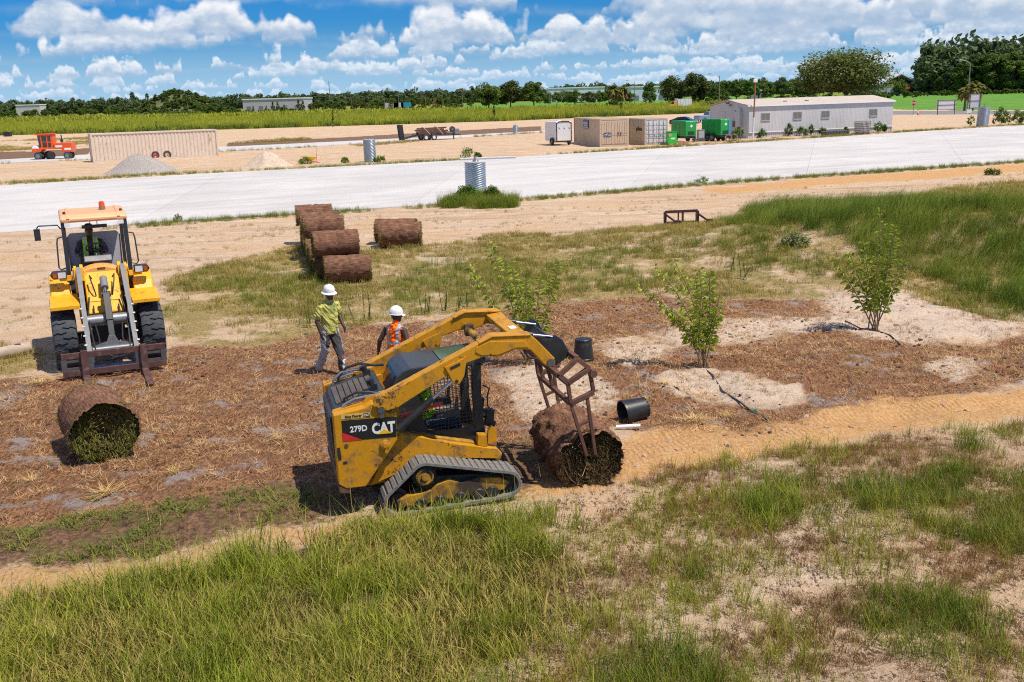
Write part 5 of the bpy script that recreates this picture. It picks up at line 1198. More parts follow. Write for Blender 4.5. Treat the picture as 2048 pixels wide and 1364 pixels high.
def boot(f, ank, yaw, pitch=0.):
    a = Vector(ank); d = Vector((math.cos(yaw), math.sin(yaw), 0)); l = Vector((-d.y, d.x, 0)); u = Vector((0, 0, 1)); q = (d * math.cos(pitch) + u * math.sin(pitch))
    z = a.z - .045
    f.loft([(a + u * .06, .05, .05, l, d), (a, .048, .052, l, d), (a - u * .03 - d * .005, .046, .06, l, d), (Vector((a.x, a.y, z - .035)) , .044, .065, l, d)], 'boot', 12)
    h = Vector((a.x, a.y, z - .01)); f.loft([(h - q * .07, .032, .03, l, u), (h + q * .0, .046, .044, l, u), (h + q * .09, .05, .036, l, u), (h + q * .15, .044, .028, l, u), (h + q * .18, .024, .018, l, u)], 'boot', 12)
def hardhat(parent, c, yaw, tilt, full, mat=WHT):
    m = MB(); m.lathe([(.118, .0), (.120, .03), (.112, .075), (.090, .115), (.055, .138), (0, .146)], (0, 0, 0), 'z', 24)
    if full: m.lathe([(.118, .004), (.158, -.016), (.160, -.022), (.116, -.006)], (0, 0, 0), 'z', 24)
    else:
        m.lathe([(.118, .004), (.165, -.012), (.167, -.018), (.116, -.006)], (0, 0, 0), 'z', 14, a0=-1.05, a1=1.05); m.lathe([(.118, .004), (.126, -.008), (.116, -.010)], (0, 0, 0), 'z', 24)
    for k in (-.5, 0, .5): m.tube([(.115 * math.cos(t) , .05 * k, .02 + .128 * math.sin(t)) for t in np.linspace(.12, math.pi - .12, 9)], .007, 5)
    m.xform(Matrix.Translation(c) @ Matrix.Rotation(yaw, 4, 'Z') @ Matrix.Rotation(tilt, 4, 'Y') @ Matrix.Diagonal((1.06, .92, 1, 1))); return m.build('hard_hat', mat, parent)
# --- man walking, yellow-green T-shirt, grey trousers
P1 = on(G(664, 748)); e1 = empty('person', P1, rad(-38), 'person in faded yellow-green T-shirt, grey trousers and white full-brim hard hat, walking', 'person')
f = Figure(); c = torso(f, lean=.08, big=1.04)
f.limb([(.03, 0, 1.47), (.05, 0, 1.56)], [.058, .052], 'skin'); f.head((.085, 0, 1.625), -.35)
LG = pm('light_grey_cloth', (.34, .35, .38), .85, var=.2, scale=9); DG = pm('dark_grey_cloth', (.055, .056, .064), .85, var=.3, scale=9); SHY = pm('faded_lime_cloth', (.48, .47, .12), .85, var=.12, scale=5, dirt=(.33, .31, .10), damt=.2); BOOT = pm('worn_boot', (.11, .075, .05), .8, var=.2); SHD = pm('shaded_lime_cloth', (.27, .29, .08), .85, var=.1); LIP = pm('lip', (.12, .045, .035), .5); BROW = pm('dark_hair', (.012, .010, .009), .7); REDP = pm('print_red', (.5, .03, .05), .7); WHP = pm('print_white', (.7, .7, .7), .7)
f.limb([(0, .095, .90), (.15, .10, .50), (.20, .10, .30), (.18, .10, .10)], [.105, .085, .075, .074], 'leg'); boot(f, (.18, .10, .085), 0.)
f.limb([(0, -.095, .90), (-.04, -.10, .50), (-.15, -.10, .30), (-.26, -.10, .13)], [.105, .085, .075, .072], 'leg'); boot(f, (-.27, -.10, .10), 0., -.35)
for s, el, wr in ((-1, (-.03, -.27, 1.14), (.06, -.27, .90)), (1, (.02, .27, 1.15), (.16, .24, .95))):
    sh = (.03, s * .19, 1.41); m_ = [sh[i] + (el[i] - sh[i]) * .75 for i in range(3)]
    f.limb([sh, m_], [.070, .072], 'sleeve'); f.limb([sh, el], [.052, .046], 'skin'); f.limb([el, wr], [.046, .030], 'skin')
    d = Vector(wr) - Vector(el); f.hand(wr, d, (0, -s, 0), .55, 'skin' if s < 0 else 'glove', s)
def rule1(t, u, c):
    if t == 'torso': return (6 if (c[0] > .08 and abs(c[1]) < .075 + .25 * max(0, c[2] - 1.33) and 1.24 < c[2] < 1.46) else 0) if c[2] > .835 else 2  # shade on the shirt front is put into a darker cloth colour
    if t == 'sleeve': return 0
    if t == 'leg':
        if c[1] > .0 and .36 < c[2] < .40 and c[0] > .24 and abs(c[1] - .1) < .03: return 9
        if c[1] > .0 and .14 < c[2] < .32 and c[0] > .20 and abs(c[1] - .1) < .035: return 10
        return 3 if (abs(c[1]) > .145 or (c[1] < 0 and c[2] < .55)) else 2
    return {'skin': 1, 'boot': 4, 'glove': 5, 'lip': 7, 'brow': 8}.get(t, 1)
f.build('body', e1, rule1, [SHY, SKIND, DG, LG, BOOT, GRYD, SHD, LIP, BROW, REDP, WHP]); hardhat(e1, (.080, 0, 1.665), -.35, .12, True)
# --- worker in orange vest, seen from behind
P2 = on(G(797, 806)); e2 = empty('person', P2, rad(62), 'person in sleeveless orange high-visibility vest and white hard hat, seen from behind', 'person', scale=.95)
f = Figure(); c = torso(f, lean=.06)
f.limb([(.03, 0, 1.47), (.045, 0, 1.56)], [.056, .05], 'skin'); f.head((.07, -.01, 1.63), -.7)
f.limb([(0, .09, .90), (.12, .10, .48), (.03, .10, .10)], [.10, .078, .068], 'leg'); boot(f, (.03, .10, .085), 0.)
f.limb([(0, -.09, .90), (-.04, -.10, .48), (-.24, -.10, .12)], [.10, .078, .068], 'leg'); boot(f, (-.25, -.10, .10), 0., -.3)
for s, el, wr in ((1, (-.06, .30, 1.16), (.02, .40, .94)), (-1, (-.02, -.30, 1.17), (.06, -.44, .98))):
    sh = (.02, s * .185, 1.40); f.limb([sh, el], [.056, .047], 'skin'); f.limb([el, wr], [.047, .030], 'skin'); f.hand(wr, Vector(wr) - Vector(el), (.2, -s, 0), .7, 'skin', s)
def rule2(t, u, c):
    if t == 'torso':
        if c[2] < .90: return 2
        if 1.015 < c[2] < 1.065 or 1.135 < c[2] < 1.185: return 3
        if c[2] >= 1.185 and .075 < abs(c[1]) - .25 * max(0, c[2] - 1.3) * .4 < .125: return 3
        return 0
    return {'skin': 1, 'leg': 2, 'boot': 4, 'lip': 5, 'brow': 6}.get(t, 1)
HVO = pm('hi_vis_orange', (.95, .17, .008), .7, var=.08); HVL = pm('hi_vis_lime', (.42, .85, .02), .7, var=.08); REFL = pm('reflective_tape', (.34, .42, .52), .4, var=.1)
f.build('body', e2, rule2, [HVO, SKIND, DG, REFL, BOOT, LIP, BROW]); hardhat(e2, (.065, -.01, 1.672), -.7, .10, False)
# --- seated drivers
def driver(name_label, loc, rz, vest, ry=0., short=False):
    e = empty('person', loc, rz, name_label, 'person', ry=ry)
    f = Figure(); c = torso(f, base=(0, 0, -.84), lean=.10)
    f.limb([(.05, 0, .63), (.07, 0, .71)], [.056, .05], 'skin'); f.head((.10, 0, .785), .12 if not short else -.2)
    for s in (-1, 1):
        f.limb([(0, s * .09, .09), (.42, s * .13, .10)], [.10, .08], 'leg'); f.limb([(.42, s * .13, .10), (.52, s * .14, -.30)], [.08, .065], 'shin'); boot(f, (.52, s * .14, -.31), 0.)
        sh, el, wr = (.04, s * .19, .56), (.10, s * .31, .31), (.34, s * (.16 if s > 0 else .24), .38 if s > 0 else .26)
        if short: wr = (.36, s * .27, .28)
        f.limb([sh, el], [.062, .052], 'sleeve'); f.limb([el, wr], [.050, .032], 'skin' if short else 'sleeve'); f.hand(wr, Vector(wr) - Vector(el), (0, -s * .3, -1), 1.0, 'skin', s)
    def rule(t, u, q):
        if t == 'torso':
            if short: return 1
            if q[2] < .02: return 3
            w = abs(q[1])
            if .06 < w < .16 and q[2] > .08: return 4 if (.095 < w < .125) else 1
            return 1 if q[2] < .2 and w < .16 else 0
        return {'sleeve': 1 if short else 0, 'skin': 2, 'leg': 3, 'shin': 3, 'boot': 5, 'brow': 0, 'lip': 2}.get(t, 2)
    f.build('body', e, rule, [BLK, vest, SKIND, pm('denim', (.03, .045, .085), .8), REFL, BOOT])
    m = MB(); m.lathe([(.098, 0), (.10, .03), (.088, .07), (.05, .10), (0, .108)], (0, 0, 0), 'z', 20); m.add([(.06, -.07, .005), (.17, -.06, -.015), (.185, 0, -.012), (.17, .06, -.015), (.06, .07, .005), (.10, 0, .02)], [(0, 1, 5), (1, 2, 5), (2, 3, 5), (3, 4, 5)])
    m.xform(Matrix.Translation((.10, 0, .835)) @ Matrix.Rotation(.1, 4, 'Y')); m.build('cap', BLK, e)
    m = MB(); m.box((.198, .036, .80), (.012, .052, .036)); m.box((.198, -.036, .80), (.012, .052, .036)); m.box((.200, 0, .81), (.01, .03, .008)); m.build('sunglasses', GLS, e)
    return e
wp = wl.location + _wf * -1.66 + _wl * -.10 + Vector((0, 0, 1.86)); driver('person in black shirt and lime safety vest driving the wheel loader', wp, WH, HVL)
cp = ctlw(-.20, 0, .80); driver('person in bright lime shirt seated inside the track loader cab', cp, CTL_H, HVL, -CTL_P, True)

# ================================================================ SITE YARD AND ROADSIDE
BEI = pm('beige_container_paint', (.66, .55, .45), .55, var=.06, scale=1.2, dirt=(.30, .17, .09), damt=.12, dscale=1.5)
BEI2 = pm('tan_container_paint', (.57, .44, .31), .55, var=.06, scale=1.2, dirt=(.27, .17, .10), damt=.08, dscale=1.5)
WCN = pm('white_container_paint', (.62, .62, .63), .5, var=.06, scale=1.2, dirt=(.33, .28, .22), damt=.1, dscale=1.2)
WCT = pm('cream_container_side', (.50, .43, .33), .55, var=.08, scale=1.2, dirt=(.24, .13, .07), damt=.2, dscale=1.2)
BLU = pm('sign_navy', (.012, .035, .13), .4, var=.05); WTXT = pm('sign_white', (.8, .8, .8), .5, var=.02); BTXT = pm('sign_black', (.02, .02, .02), .5)
def corr(m, x0, x1, y, z0, z1, pitch, depth, nrm=-1):
    """corrugated wall in the x-z plane, ribs standing out along y"""
    xs = []; x = x0
    while x < x1 - 1e-6:
        for t, d in ((0, 0), (.18, 1), (.5, 1), (.68, 0)): xs.append((min(x + t * pitch, x1), d))
        x += pitch
    xs.append((x1, 0)); vs = []
    for xx, d in xs: vs += [(xx, y + nrm * depth * d, z0), (xx, y + nrm * depth * d, z1)]
    m.add(vs, [(2 * i, 2 * i + 2, 2 * i + 3, 2 * i + 1) for i in range(len(xs) - 1)]); return m
def container(loc, rz, L, W_, H, mat, label, doors=None, endmat=None, pitch=.36, cat='container'):
    """long side along x at y=0 faces the viewer; the door end is x=L... placed so that (0,0) is the near left corner"""
    e = empty('shipping_container', loc, rz, label, cat)
    m = MB(); corr(m, .12, L - .12, .05, .18, H - .12, pitch, -.04); m.build('side_wall', mat, e)
    m = MB(); corr(m, .12, L - .12, W_ - .05, .18, H - .12, pitch, .04); m.build('side_wall', mat, e)
    m = MB(); m.bbox((.05, .05, H - .06), (L - .05, W_ - .05, H - .02))
    x = .3
    while x < L - .3: m.box((x, W_ / 2, H - .015), (.12, W_ - .3, .02)); x += .42
    m.build('roof', mat, e)
    m = MB(); m.bbox((.05, .05, .14), (L - .05, W_ - .05, .18)); m.build('floor', GRYD, e)
    for x in (.07, L - .07):
        for y in (.07, W_ - .07): m = MB(); m.box((x, y, H / 2), (.16, .16, H - .02)); m.build('corner_post', mat, e)
    for z, h in ((.09, .17), (H - .06, .13)):
        m = MB()
        for y in (.05, W_ - .05): m.box((L / 2, y, z), (L - .2, .10, h))
        for x in (.05, L - .05): m.box((x, W_ / 2, z), (.10, W_ - .2, h))
        m.build('rail', mat, e)
    return e
# 1. long beige container with its side to the road
a, b = G(187, 325), G(450, 312); ang = math.atan2((b - a).y, (b - a).x)
c40 = container(a, ang, 12.4, 2.44, 2.80, BEI, 'long beige corrugated shipping container behind the gravel pile', pitch=.37)
for k, x in enumerate((.07, 12.33)):
    m = MB(); m.bbox((x - .04, .15, .18), (x + .04, 2.29, 2.68)); m.build('end_wall', BEI, c40)
m = MB(); m.box((11.75, .0, 2.05), (.16, .012, .10)); m.box((11.78, .0, 1.85), (.10, .012, .06)); m.build('container_code', DECY, c40)
for k in range(7):
    m = MB(); m.box((11.55, -.002, 2.3 - .13 * k), (.05, .01, .07)); m.build('container_number', BTXT, c40)
# 2. wide beige storage container, door end to the road
def door_end(e, W_, H, mat, style, parent_off):
    """doors built on the x=0 end (facing -x); y runs across"""
    for k, (y0, y1) in enumerate(((.13, W_ / 2 - .01), (W_ / 2 + .01, W_ - .13))):
        m = MB(); m.bbox((.02, y0, .20), (.07, y1, H - .14)); d = m.build('door', mat, e)
        if style == 'panel':
            for z0, z1 in ((.30, H * .38), (H * .46, H - .28)):
                n = 5; w = (y1 - y0 - .1) / n
                for i in range(n):
                    yy = y0 + .05 + w * (i + .5); m = MB(); m.prism([(yy - w * .42, z0), (yy + w * .42, z0), (yy + w * .30, z1), (yy - w * .30, z1)], -.012, .022, 'x'); m.build('door_rib', mat, d)
            m = MB(); m.bbox((-.004, y0 + .02, H * .40), (.022, y1 - .02, H * .44)); m.build('door_rail', mat, d)
        else:
            for i in range(5):
                z0 = .26 + i * (H - .5) / 5; m = MB(); m.bbox((-.014, y0 + .06, z0), (.022, y1 - .06, z0 + (H - .5) / 5 * .66)); m.build('door_panel', mat, d, bevel=.01)
            for yy in (y0 + (y1 - y0) * .28, y0 + (y1 - y0) * .72):
                m = MB(); m.cyl((-.05, yy, .2), (-.05, yy, H - .14), .022, n=8); m.build('lock_bar', GRY, d)
        for z in (.5, H / 2, H - .5):
            m = MB(); m.box((.01, y0 if k == 0 else y1, z), (.06, .12, .09)); m.build('hinge', mat, d)
    m = MB(); m.bbox((.07, .1, .2), (.10, W_ - .1, H - .14)); m.build('door_frame', mat, e)
pA = G(1200, 294); phi = rad(9)
ax = math.pi / 2 + phi                         # long axis points away
def ctr_place(nm_label, p, L, W_, H, mat, style, sidemat=None):
    # local x runs away from the viewer, local y to the left: shift so that the near left corner is at p
    right = Vector((math.cos(phi), math.sin(phi), 0)); e = container(p + right * W_, ax, L, W_, H, sidemat or mat, nm_label); door_end(e, W_, H, mat, style, 0)
    m = MB(); m.bbox((L - .10, .12, .2), (L - .06, W_ - .12, H - .12)); m.build('end_wall', sidemat or mat, e); return e
cb = ctr_place('wide tan storage container with blue and white company signs on side and door', pA, 12.0, 3.02, 2.80, BEI2, 'panel')
Wb = 3.02
m = MB(); m.bbox((5.0, Wb + .0, 1.75), (7.4, Wb + .03, 2.60)); sg = m.build('sign', BLU, cb)
text('lettering', 'mobile mini', .46, WTXT, cb, frame((6.2, Wb + .034, 2.30), (-1, 0, 0), (0, 0, 1)), .008, .003, .85)
m = MB(); m.bbox((5.6, Wb + .031, 2.02), (6.8, Wb + .036, 2.08)); m.build('print_line', WTXT, sg)
m = MB(); m.bbox((6.3, Wb + .031, 1.82), (7.2, Wb + .036, 1.90)); m.bbox((5.2, Wb + .031, 1.82), (6.1, Wb + .036, 1.90)); m.build('print_line', WTXT, sg)
m = MB(); m.bbox((-.035, 1.82, 1.0), (-.016, 2.62, 1.42)); m.build('sign', BLU, cb)
text('lettering', 'mobile mini', .20, WTXT, cb, frame((-.038, 2.22, 1.27), (0, -1, 0), (0, 0, 1)), .003, .003, .72)
m = MB(); m.bbox((-.040, 2.25, 1.07), (-.036, 2.55, 1.12)); m.bbox((-.040, 1.88, 1.07), (-.036, 2.18, 1.12)); m.build('print_line', WTXT, cb)
m = MB(); m.box((-.04, 1.10, 1.27), (.03, .10, .36)); m.build('lock_box', GRYD, cb); m = MB(); m.box((-.04, .82, 1.27), (.03, .09, .36)); m.build('lock_box', RUST, cb)
# 3. small white container with lock bars
pB = G(1289.5, 290.5); cw_ = ctr_place('white shipping container with lock bars on its doors and cream side', pB, 6.06, 2.44, 2.66, WCN, 'bars', WCT)
text('lettering', 'palson', .62, BTXT, cw_, frame((2.3, 2.40, 1.62), (-1, 0, 0), (0, 0, 1)), .004, .02, 1.25)
m = MB()
for k in range(9): m.bbox((-.018, .32 + .2 * k, .80), (-.015, .32 + .2 * k + .12, .80 + .10 + .06 * (k % 3)))
m.build('faded_print', GRY, cw_)
# 4. enclosed white trailer
def small_wheel(m, c, r, w, axis='y'): m.lathe([(0, -w / 2), (r * .9, -w / 2), (r, -w * .3), (r, w * .3), (r * .9, w / 2), (0, w / 2)], c, axis, 20)
def wheel(parent, c, r, w, hub=WHT, axis='y'):
    m = MB(); m.lathe([(r * .55, -w / 2), (r * .92, -w / 2), (r, -w * .3), (r, w * .3), (r * .92, w / 2), (r * .55, w / 2)], c, axis, 22); t = m.build('wheel', RUB, parent)
    m = MB(); m.lathe([(r * .57, -w * .42), (r * .4, -w * .3), (r * .2, -w * .42), (0, -w * .42)], c, axis, 18); m.lathe([(r * .57, w * .42), (r * .4, w * .3), (r * .2, w * .42), (0, w * .42)], c, axis, 18); m.build('rim', hub, t); return t
pT = G(1113, 291.5); th_ = rad(17); ct = empty('cargo_trailer', pT, math.pi / 2 + th_, 'small white enclosed cargo trailer with dark rear door frame', 'trailer')   # x away, y left
WT, LT, HT = 1.75, 3.7, 2.55
m = MB(); m.prism([(0, .45), (LT, .45), (LT, 2.2), (LT - .25, HT - .05), (.05, HT), (0, HT - .08)], -WT, 0); m.build('body', WHTM, ct, bevel=.05)
m = MB(); m.bar((-.02, -.04, .45), (-.02, -.04, HT - .15), .09, .09); m.bar((-.02, -WT + .04, .45), (-.02, -WT + .04, HT - .15), .09, .09); m.tube([(-.02, -.05, HT - .2), (-.02, -.3, HT - .04), (-.02, -WT / 2, HT), (-.02, -WT + .3, HT - .04), (-.02, -WT + .05, HT - .2)], .055, 8); m.bar((-.02, 0, .45), (-.02, -WT, .45), .08, .1); m.build('rear_frame', BLK, ct)
m = MB(); m.bbox((-.035, -WT + .1, .52), (-.01, -.1, HT - .22)); dr = m.build('ramp_door', WHTM, ct)
for y in (-.3, -WT / 2, -WT + .3): m = MB(); m.box((-.045, y, 1.85), (.02, .04, .25)); m.box((-.045, y - .06, 1.8), (.02, .12, .03)); m.build('door_latch', BLK, dr)
for y in (-.04, -WT + .04): m = MB(); m.box((-.075, y, 1.05), (.02, .07, .25)); m.build('tail_light', RED, ct)
for y in (.10, -WT - .10):
    wheel(ct, (1.1, y, .36), .36, .2, GRY)
    m = MB(); m.lathe([(.42, -.12), (.47, -.12), (.47, .12), (.42, .12)], (1.1, y, .36), 'y', 12, a0=0, a1=math.pi); m.build('fender', BLK, ct)
m = MB(); m.cyl((1.1, -WT, .36), (1.1, 0, .36), .05); m.bar((LT, -WT / 2, .42), (LT + 1.2, -WT / 2, .42), .1); m.bar((LT + .9, -WT / 2, 0), (LT + .9, -WT / 2, .5), .06); m.build('drawbar', BLK, ct)
m = MB(); m.box((1.6, -WT / 2, HT + .05), (.4, .4, .1)); m.build('roof_vent', WHT, ct)
# 5. green generator trailers and the green tank box
GRN = pm('bright_green_paint', (.012, .30, .055), .4, var=.08, scale=2); GRNB = pm('vivid_green_paint', (.03, .50, .05), .4, var=.06)
def generator(p, rz, L, W_, H, label, wheels):
    e = empty('generator_trailer', p, rz, label, 'generator')
    m = MB(); m.prism([(0, .62), (L, .62), (L, H), (.1, H), (0, H - .08)], -W_, 0); bd = m.build('housing', GRN, e, bevel=.06)
    m = MB(); m.bbox((.0, -W_ + .05, .42), (L, -.05, .60)); m.bar((-.9, -W_ / 2, .45), (0, -W_ / 2, .5), .12); m.bar((-.6, -W_ / 2, 0), (-.6, -W_ / 2, .6), .07); m.build('chassis', BLK, e)
    m = MB(); m.box((-.014, -W_ * .52, H - .55), (.02, .22, .26), (rad(45), 0, 0)); m.build('emblem', WTXT, bd)
    m = MB(); m.box((-.014, -W_ * .5, H - .12), (.02, .3, .05)); m.build('brand_plate', WTXT, bd)
    for k in range(3): m = MB(); m.bbox((.3 + k * .9, .004, .8), (.3 + k * .9 + .7, .022, H - .35)); m.build('access_door', GRN, bd)
    m = MB()
    for k in range(8): m.box((-.012, -W_ * .5, .78 + .05 * k), (.015, W_ * .6, .022))
    m.build('louver', BLK, bd)
    for x in wheels:
        for y in (.12, -W_ - .12): wheel(e, (x, y, .38), .38, .22, GRY)
    for y in (.12, -W_ - .12): m = MB(); m.bbox((wheels[0] - .45, y - .14, .78), (wheels[-1] + .45, y + .14, .82)); m.build('fender', BLK, e)
    return e
generator(G(1371, 285), rad(90 + 22), 3.0, 1.35, 2.25, 'green generator trailer standing next to the white container', (1.9,))
g2 = generator(G(1441, 283), rad(90 + 30), 3.1, 1.35, 2.35, 'green twin-axle generator trailer standing at the corner of the office trailer', (1.2, 2.0))
m = MB(); m.bbox((-.03, -1.32, .70), (-.014, -1.08, 2.2)); m.build('side_stripe', pm('light_blue', (.03, .28, .45), .4), g2)
e = empty('green_tank', G(1336, 290), rad(6), 'small bright green box with round pink sticker standing by the white container', 'tank')
m = MB(); m.bbox((0, 0, .10), (.95, .8, 1.28)); m.build('body', GRNB, e, bevel=.04); m = MB(); m.bbox((-.02, -.02, 1.28), (.97, .82, 1.36)); m.build('lid', GRN, e)
m = MB(); m.cyl((.22, -.012, .98), (.22, 0, .98), .14, n=16); m.build('sticker', pm('pink_sticker', (.75, .25, .25), .5), e); m = MB(); m.bbox((.30, -.012, .55), (.75, 0, .72)); m.build('label_plate', WTXT, e)
m = MB(); m.box((.1, .1, .05), (.12, .12, .1)); m.box((.85, .1, .05), (.12, .12, .1)); m.box((.1, .7, .05), (.12, .12, .1)); m.box((.85, .7, .05), (.12, .12, .1)); m.build('foot', GRN, e)
e = empty('pump_unit', G(1396, 283), rad(5), 'grey pump cabinet on a frame between the green generators', 'pump')
m = MB(); m.bbox((0, 0, .25), (.75, .6, 1.25)); m.build('cabinet', GRY, e, bevel=.02); m = MB(); m.bbox((.08, -.015, .4), (.66, 0, 1.1)); m.build('door', pm('pale_panel', (.45, .47, .5), .5), e)
m = MB(); m.bbox((-.5, -.2, .12), (1.1, .8, .25)); m.bar((-.4, 0, 0), (-.4, 0, .9), .06); m.bar((-.4, .6, 0), (-.4, .6, .9), .06); m.bar((1.0, .3, 0), (1.0, .3, .15), .3); m.build('skid', GRYD, e)
# coiled hose and blocks
for px, py, lab in ((1457, 283, 'coil of dull reddish hose beside the twin-axle generator'), (1468, 282, 'coil of dull reddish hose lying next to the office trailer weeds')):
    m = MB(); q = G(px, py)
    for r_ in (.34, .30, .36): m.tube([(r_ * math.cos(2 * math.pi * k / 20), .05 * math.sin(k), .37 + r_ * math.sin(2 * math.pi * k / 20)) for k in range(21)], .05, 6, cap=False)
    m.build('hose_coil', pm('hose_pink', (.30, .18, .14), .7), loc=q, label=lab, cat='hose')
for px, py, lab in ((1361, 289, 'reddish clay block on the grass below the first generator'), (1372, 290, 'pale orange block on the verge by the generator hitch')):
    m = MB(); m.prism([(-.25, 0), (.25, 0), (.3, .15), (.1, .4), (-.15, .38), (-.28, .2)], -.2, .2); m.build('block', pm('clay_block', (.42, .25, .17), .9, var=.3), loc=G(px, py), bevel=.03, label=lab, cat='block')

# 6. site office: double-width trailer
A, B = G(1495, 277), G(1783, 262.5); oang = math.atan2((B - A).y, (B - A).x); LO = (B - A).length; HO, WO = 3.55, 7.2
OFF = pm('office_white_metal', (.50, .50, .51), .5, var=.05, scale=.8, dirt=(.42, .37, .30), damt=.12, dscale=.9, stretch=(1, 1, .25)); OFFR = pm('office_roof_tan', (.50, .43, .36), .7, var=.06, scale=.5, dirt=(.40, .33, .27), damt=.2, dscale=.6)
of = empty('office_trailer', A, oang, 'long white double-width site office trailer with low pitched tan roof', 'building')
m = MB(); corr(m, 0, LO, 0, .62, HO, .20, .012); m.build('long_wall', OFF, of)
m = MB(); m.bbox((.02, .02, .62), (LO - .02, .08, HO - .02)); m.build('wall_core', OFF, of)
m = MB(); corr(m, .05, LO - .05, .10, .0, .60, .30, .03); m.build('skirting', OFF, of)
m = MB(); m.box((LO / 2, -.02, .62), (LO + .04, .05, .09)); m.build('wall_trim', WHTM, of)
m = MB(); m.prism([(.0, .0), (WO, 0), (WO, HO), (WO / 2, HO + .62), (.0, HO)], -.05, .02, 'x'); ew = m.build('end_wall', OFF, of)
m = MB(); m.prism([(.0, .0), (WO, 0), (WO, HO), (WO / 2, HO + .62), (.0, HO)], LO - .02, LO + .05, 'x'); m.build('end_wall', OFF, of)
m = MB(); m.bbox((.05, WO - .06, 0), (LO - .05, WO, HO)); m.build('long_wall', OFF, of)
m = MB(); m.prism([(-.22, HO + .0), (-.22, HO + .07), (WO / 2, HO + .74), (WO + .22, HO + .07), (WO + .22, HO), (WO / 2, HO + .64)], -.2, LO + .2, 'x'); rf_ = m.build('roof', OFFR, of)
m = MB(); m.box((LO / 2, -.225, HO + .0), (LO + .42, .03, .16)); m.build('fascia', WHTM, of)
for x in (6.2, 9.3): m = MB(); m.box((x, 1.4, HO + .36), (.5, .2, .12), (.18, 0, 0)); m.build('roof_vent', GRYD, rf_)
for x in (2.45, 7.05, 11.2, 18.6):
    x *= LO / 21.7; m = MB(); m.bbox((x - .62, -.055, 1.78), (x + .62, -.012, 2.72)); w = m.build('window', pm('window_frame_grey', (.30, .29, .28), .5), of)
    for k in (-1, 1): m = MB(); m.bbox((x + (.03 if k > 0 else -.55), -.064, 1.98), (x + (.55 if k > 0 else -.03), -.054, 2.66)); m.build('pane', pm('window_dusty', (.16, .15, .14), .25), w)
    m = MB(); m.box((x, -.07, 1.88), (1.2, .03, .13)); m.build('sill', pm('window_sill', (.36, .35, .34), .6), w)
for y in (2.6, 4.6):
    m = MB(); m.bbox((-.075, y - .45, .75), (-.048, y + .45, 2.95)); d_ = m.build('door', OFF, of); m = MB(); m.box((-.09, y - .35, 1.75), (.03, .06, .14)); m.build('handle', BLK, d_)
m = MB(); m.bbox((-.45, 1.0, 1.2), (-.05, 1.75, 3.0)); m.bbox((-.42, 1.1, 3.0), (-.05, 1.65, 3.25)); ac = m.build('air_conditioner', OFF, of, bevel=.02)
m = MB(); m.bbox((-.47, 1.78, 1.25), (-.05, 2.25, 1.95)); m.build('grille', GRYD, ac); m = MB(); m.bbox((-.07, 1.80, 2.75), (-.052, 2.30, 3.10)); m.build('notice', BLU, of)
m = MB(); m.box((-.3, 3.5, 3.9), (.25, .25, .2)); m.box((-.3, 2.9, 3.65), (.2, .15, .22)); m.build('flood_light', GRYD, of)
# post with lamp at the near corner
pp = A + Vector((math.cos(oang), math.sin(oang), 0)) * .35 + Vector((math.sin(oang), -math.cos(oang), 0)) * .5
e = empty('lamp_post', pp, 0, 'rusty wooden lamp post with white lamp at the office trailer corner', 'lamp post')
m = MB(); m.tube([(.045, 0, 2.3), (.06, 0, 3), (.12, 0, 6.1)], .08, 8); m.build('post', pm('rusty_post', (.30, .12, .05), .8), e); m = MB(); m.tube([(0, 0, 0), (.045, 0, 2.3)], .09, 8); m.build('post_base', WHTM, e); m = MB(); m.box((.12, 0, 6.25), (.42, .3, .35)); m.build('lamp', WHT, e, bevel=.05)
# tote, tank, planks, pallets by the office
e = empty('bulk_container', G(1722, 269), oang, 'white caged bulk liquid tote standing by the office trailer', 'tote'); 
m = MB(); m.bbox((.03, .03, .18), (1.27, 1.1, 1.38)); m.build('tank', pm('milky_plastic', (.62, .60, .55), .4), e, bevel=.06)
m = MB()
for k in range(8):
    x = k * 1.3 / 7; m.bar((x, 0, .15), (x, 0, 1.45), .03); m.bar((x, 1.13, .15), (x, 1.13, 1.45), .03)
for k in range(6):
    z = .15 + k * .26
    for p, q in (((0, 0, z), (1.3, 0, z)), ((0, 1.13, z), (1.3, 1.13, z)), ((0, 0, z), (0, 1.13, z)), ((1.3, 0, z), (1.3, 1.13, z))): m.bar(p, q, .03)
m.build('cage', GRYD, e); m = MB(); m.bbox((0, 0, 0), (1.3, 1.13, .14)); m.build('pallet', BLK, e)
m = MB(); m.prism([(0, 0), (3.2, 0), (3.3, .42), (3.1, .5), (.1, .5), (-.1, .42)], 0, 1.0)
for k in range(8): m.box((.2 + k * .4, -.02, .25), (.12, .06, .44))
m.build('water_trough', pm('charcoal_plastic', (.06, .07, .08), .5, var=.15), loc=G(1654, 271.5), bevel=.03, label='long charcoal plastic trough on the verge by the office trailer', cat='trough').rotation_euler.z = oang
m = MB(); m.bbox((0, 0, .08), (1.9, .25, .16)); m.bbox((.3, .35, .02), (2.6, .6, .10)); m.bar((.4, .1, .04), (.4, .6, .04), .08); m.bar((1.6, .1, .04), (1.6, .6, .04), .08); m.build('plank', pm('weathered_plank', (.46, .38, .30), .8, var=.2), loc=G(1546, 276.5), label='pale weathered planks lying on the verge before the office trailer', cat='planks').rotation_euler.z = oang
m = MB(); m.cyl((0, 0, .08), (1.4, .3, .08), .08); m.build('pipe', pm('yellow_pipe', (.62, .40, .05), .6), loc=G(1555, 278), label='short yellow pipe lying beside the pale planks', cat='pipe')

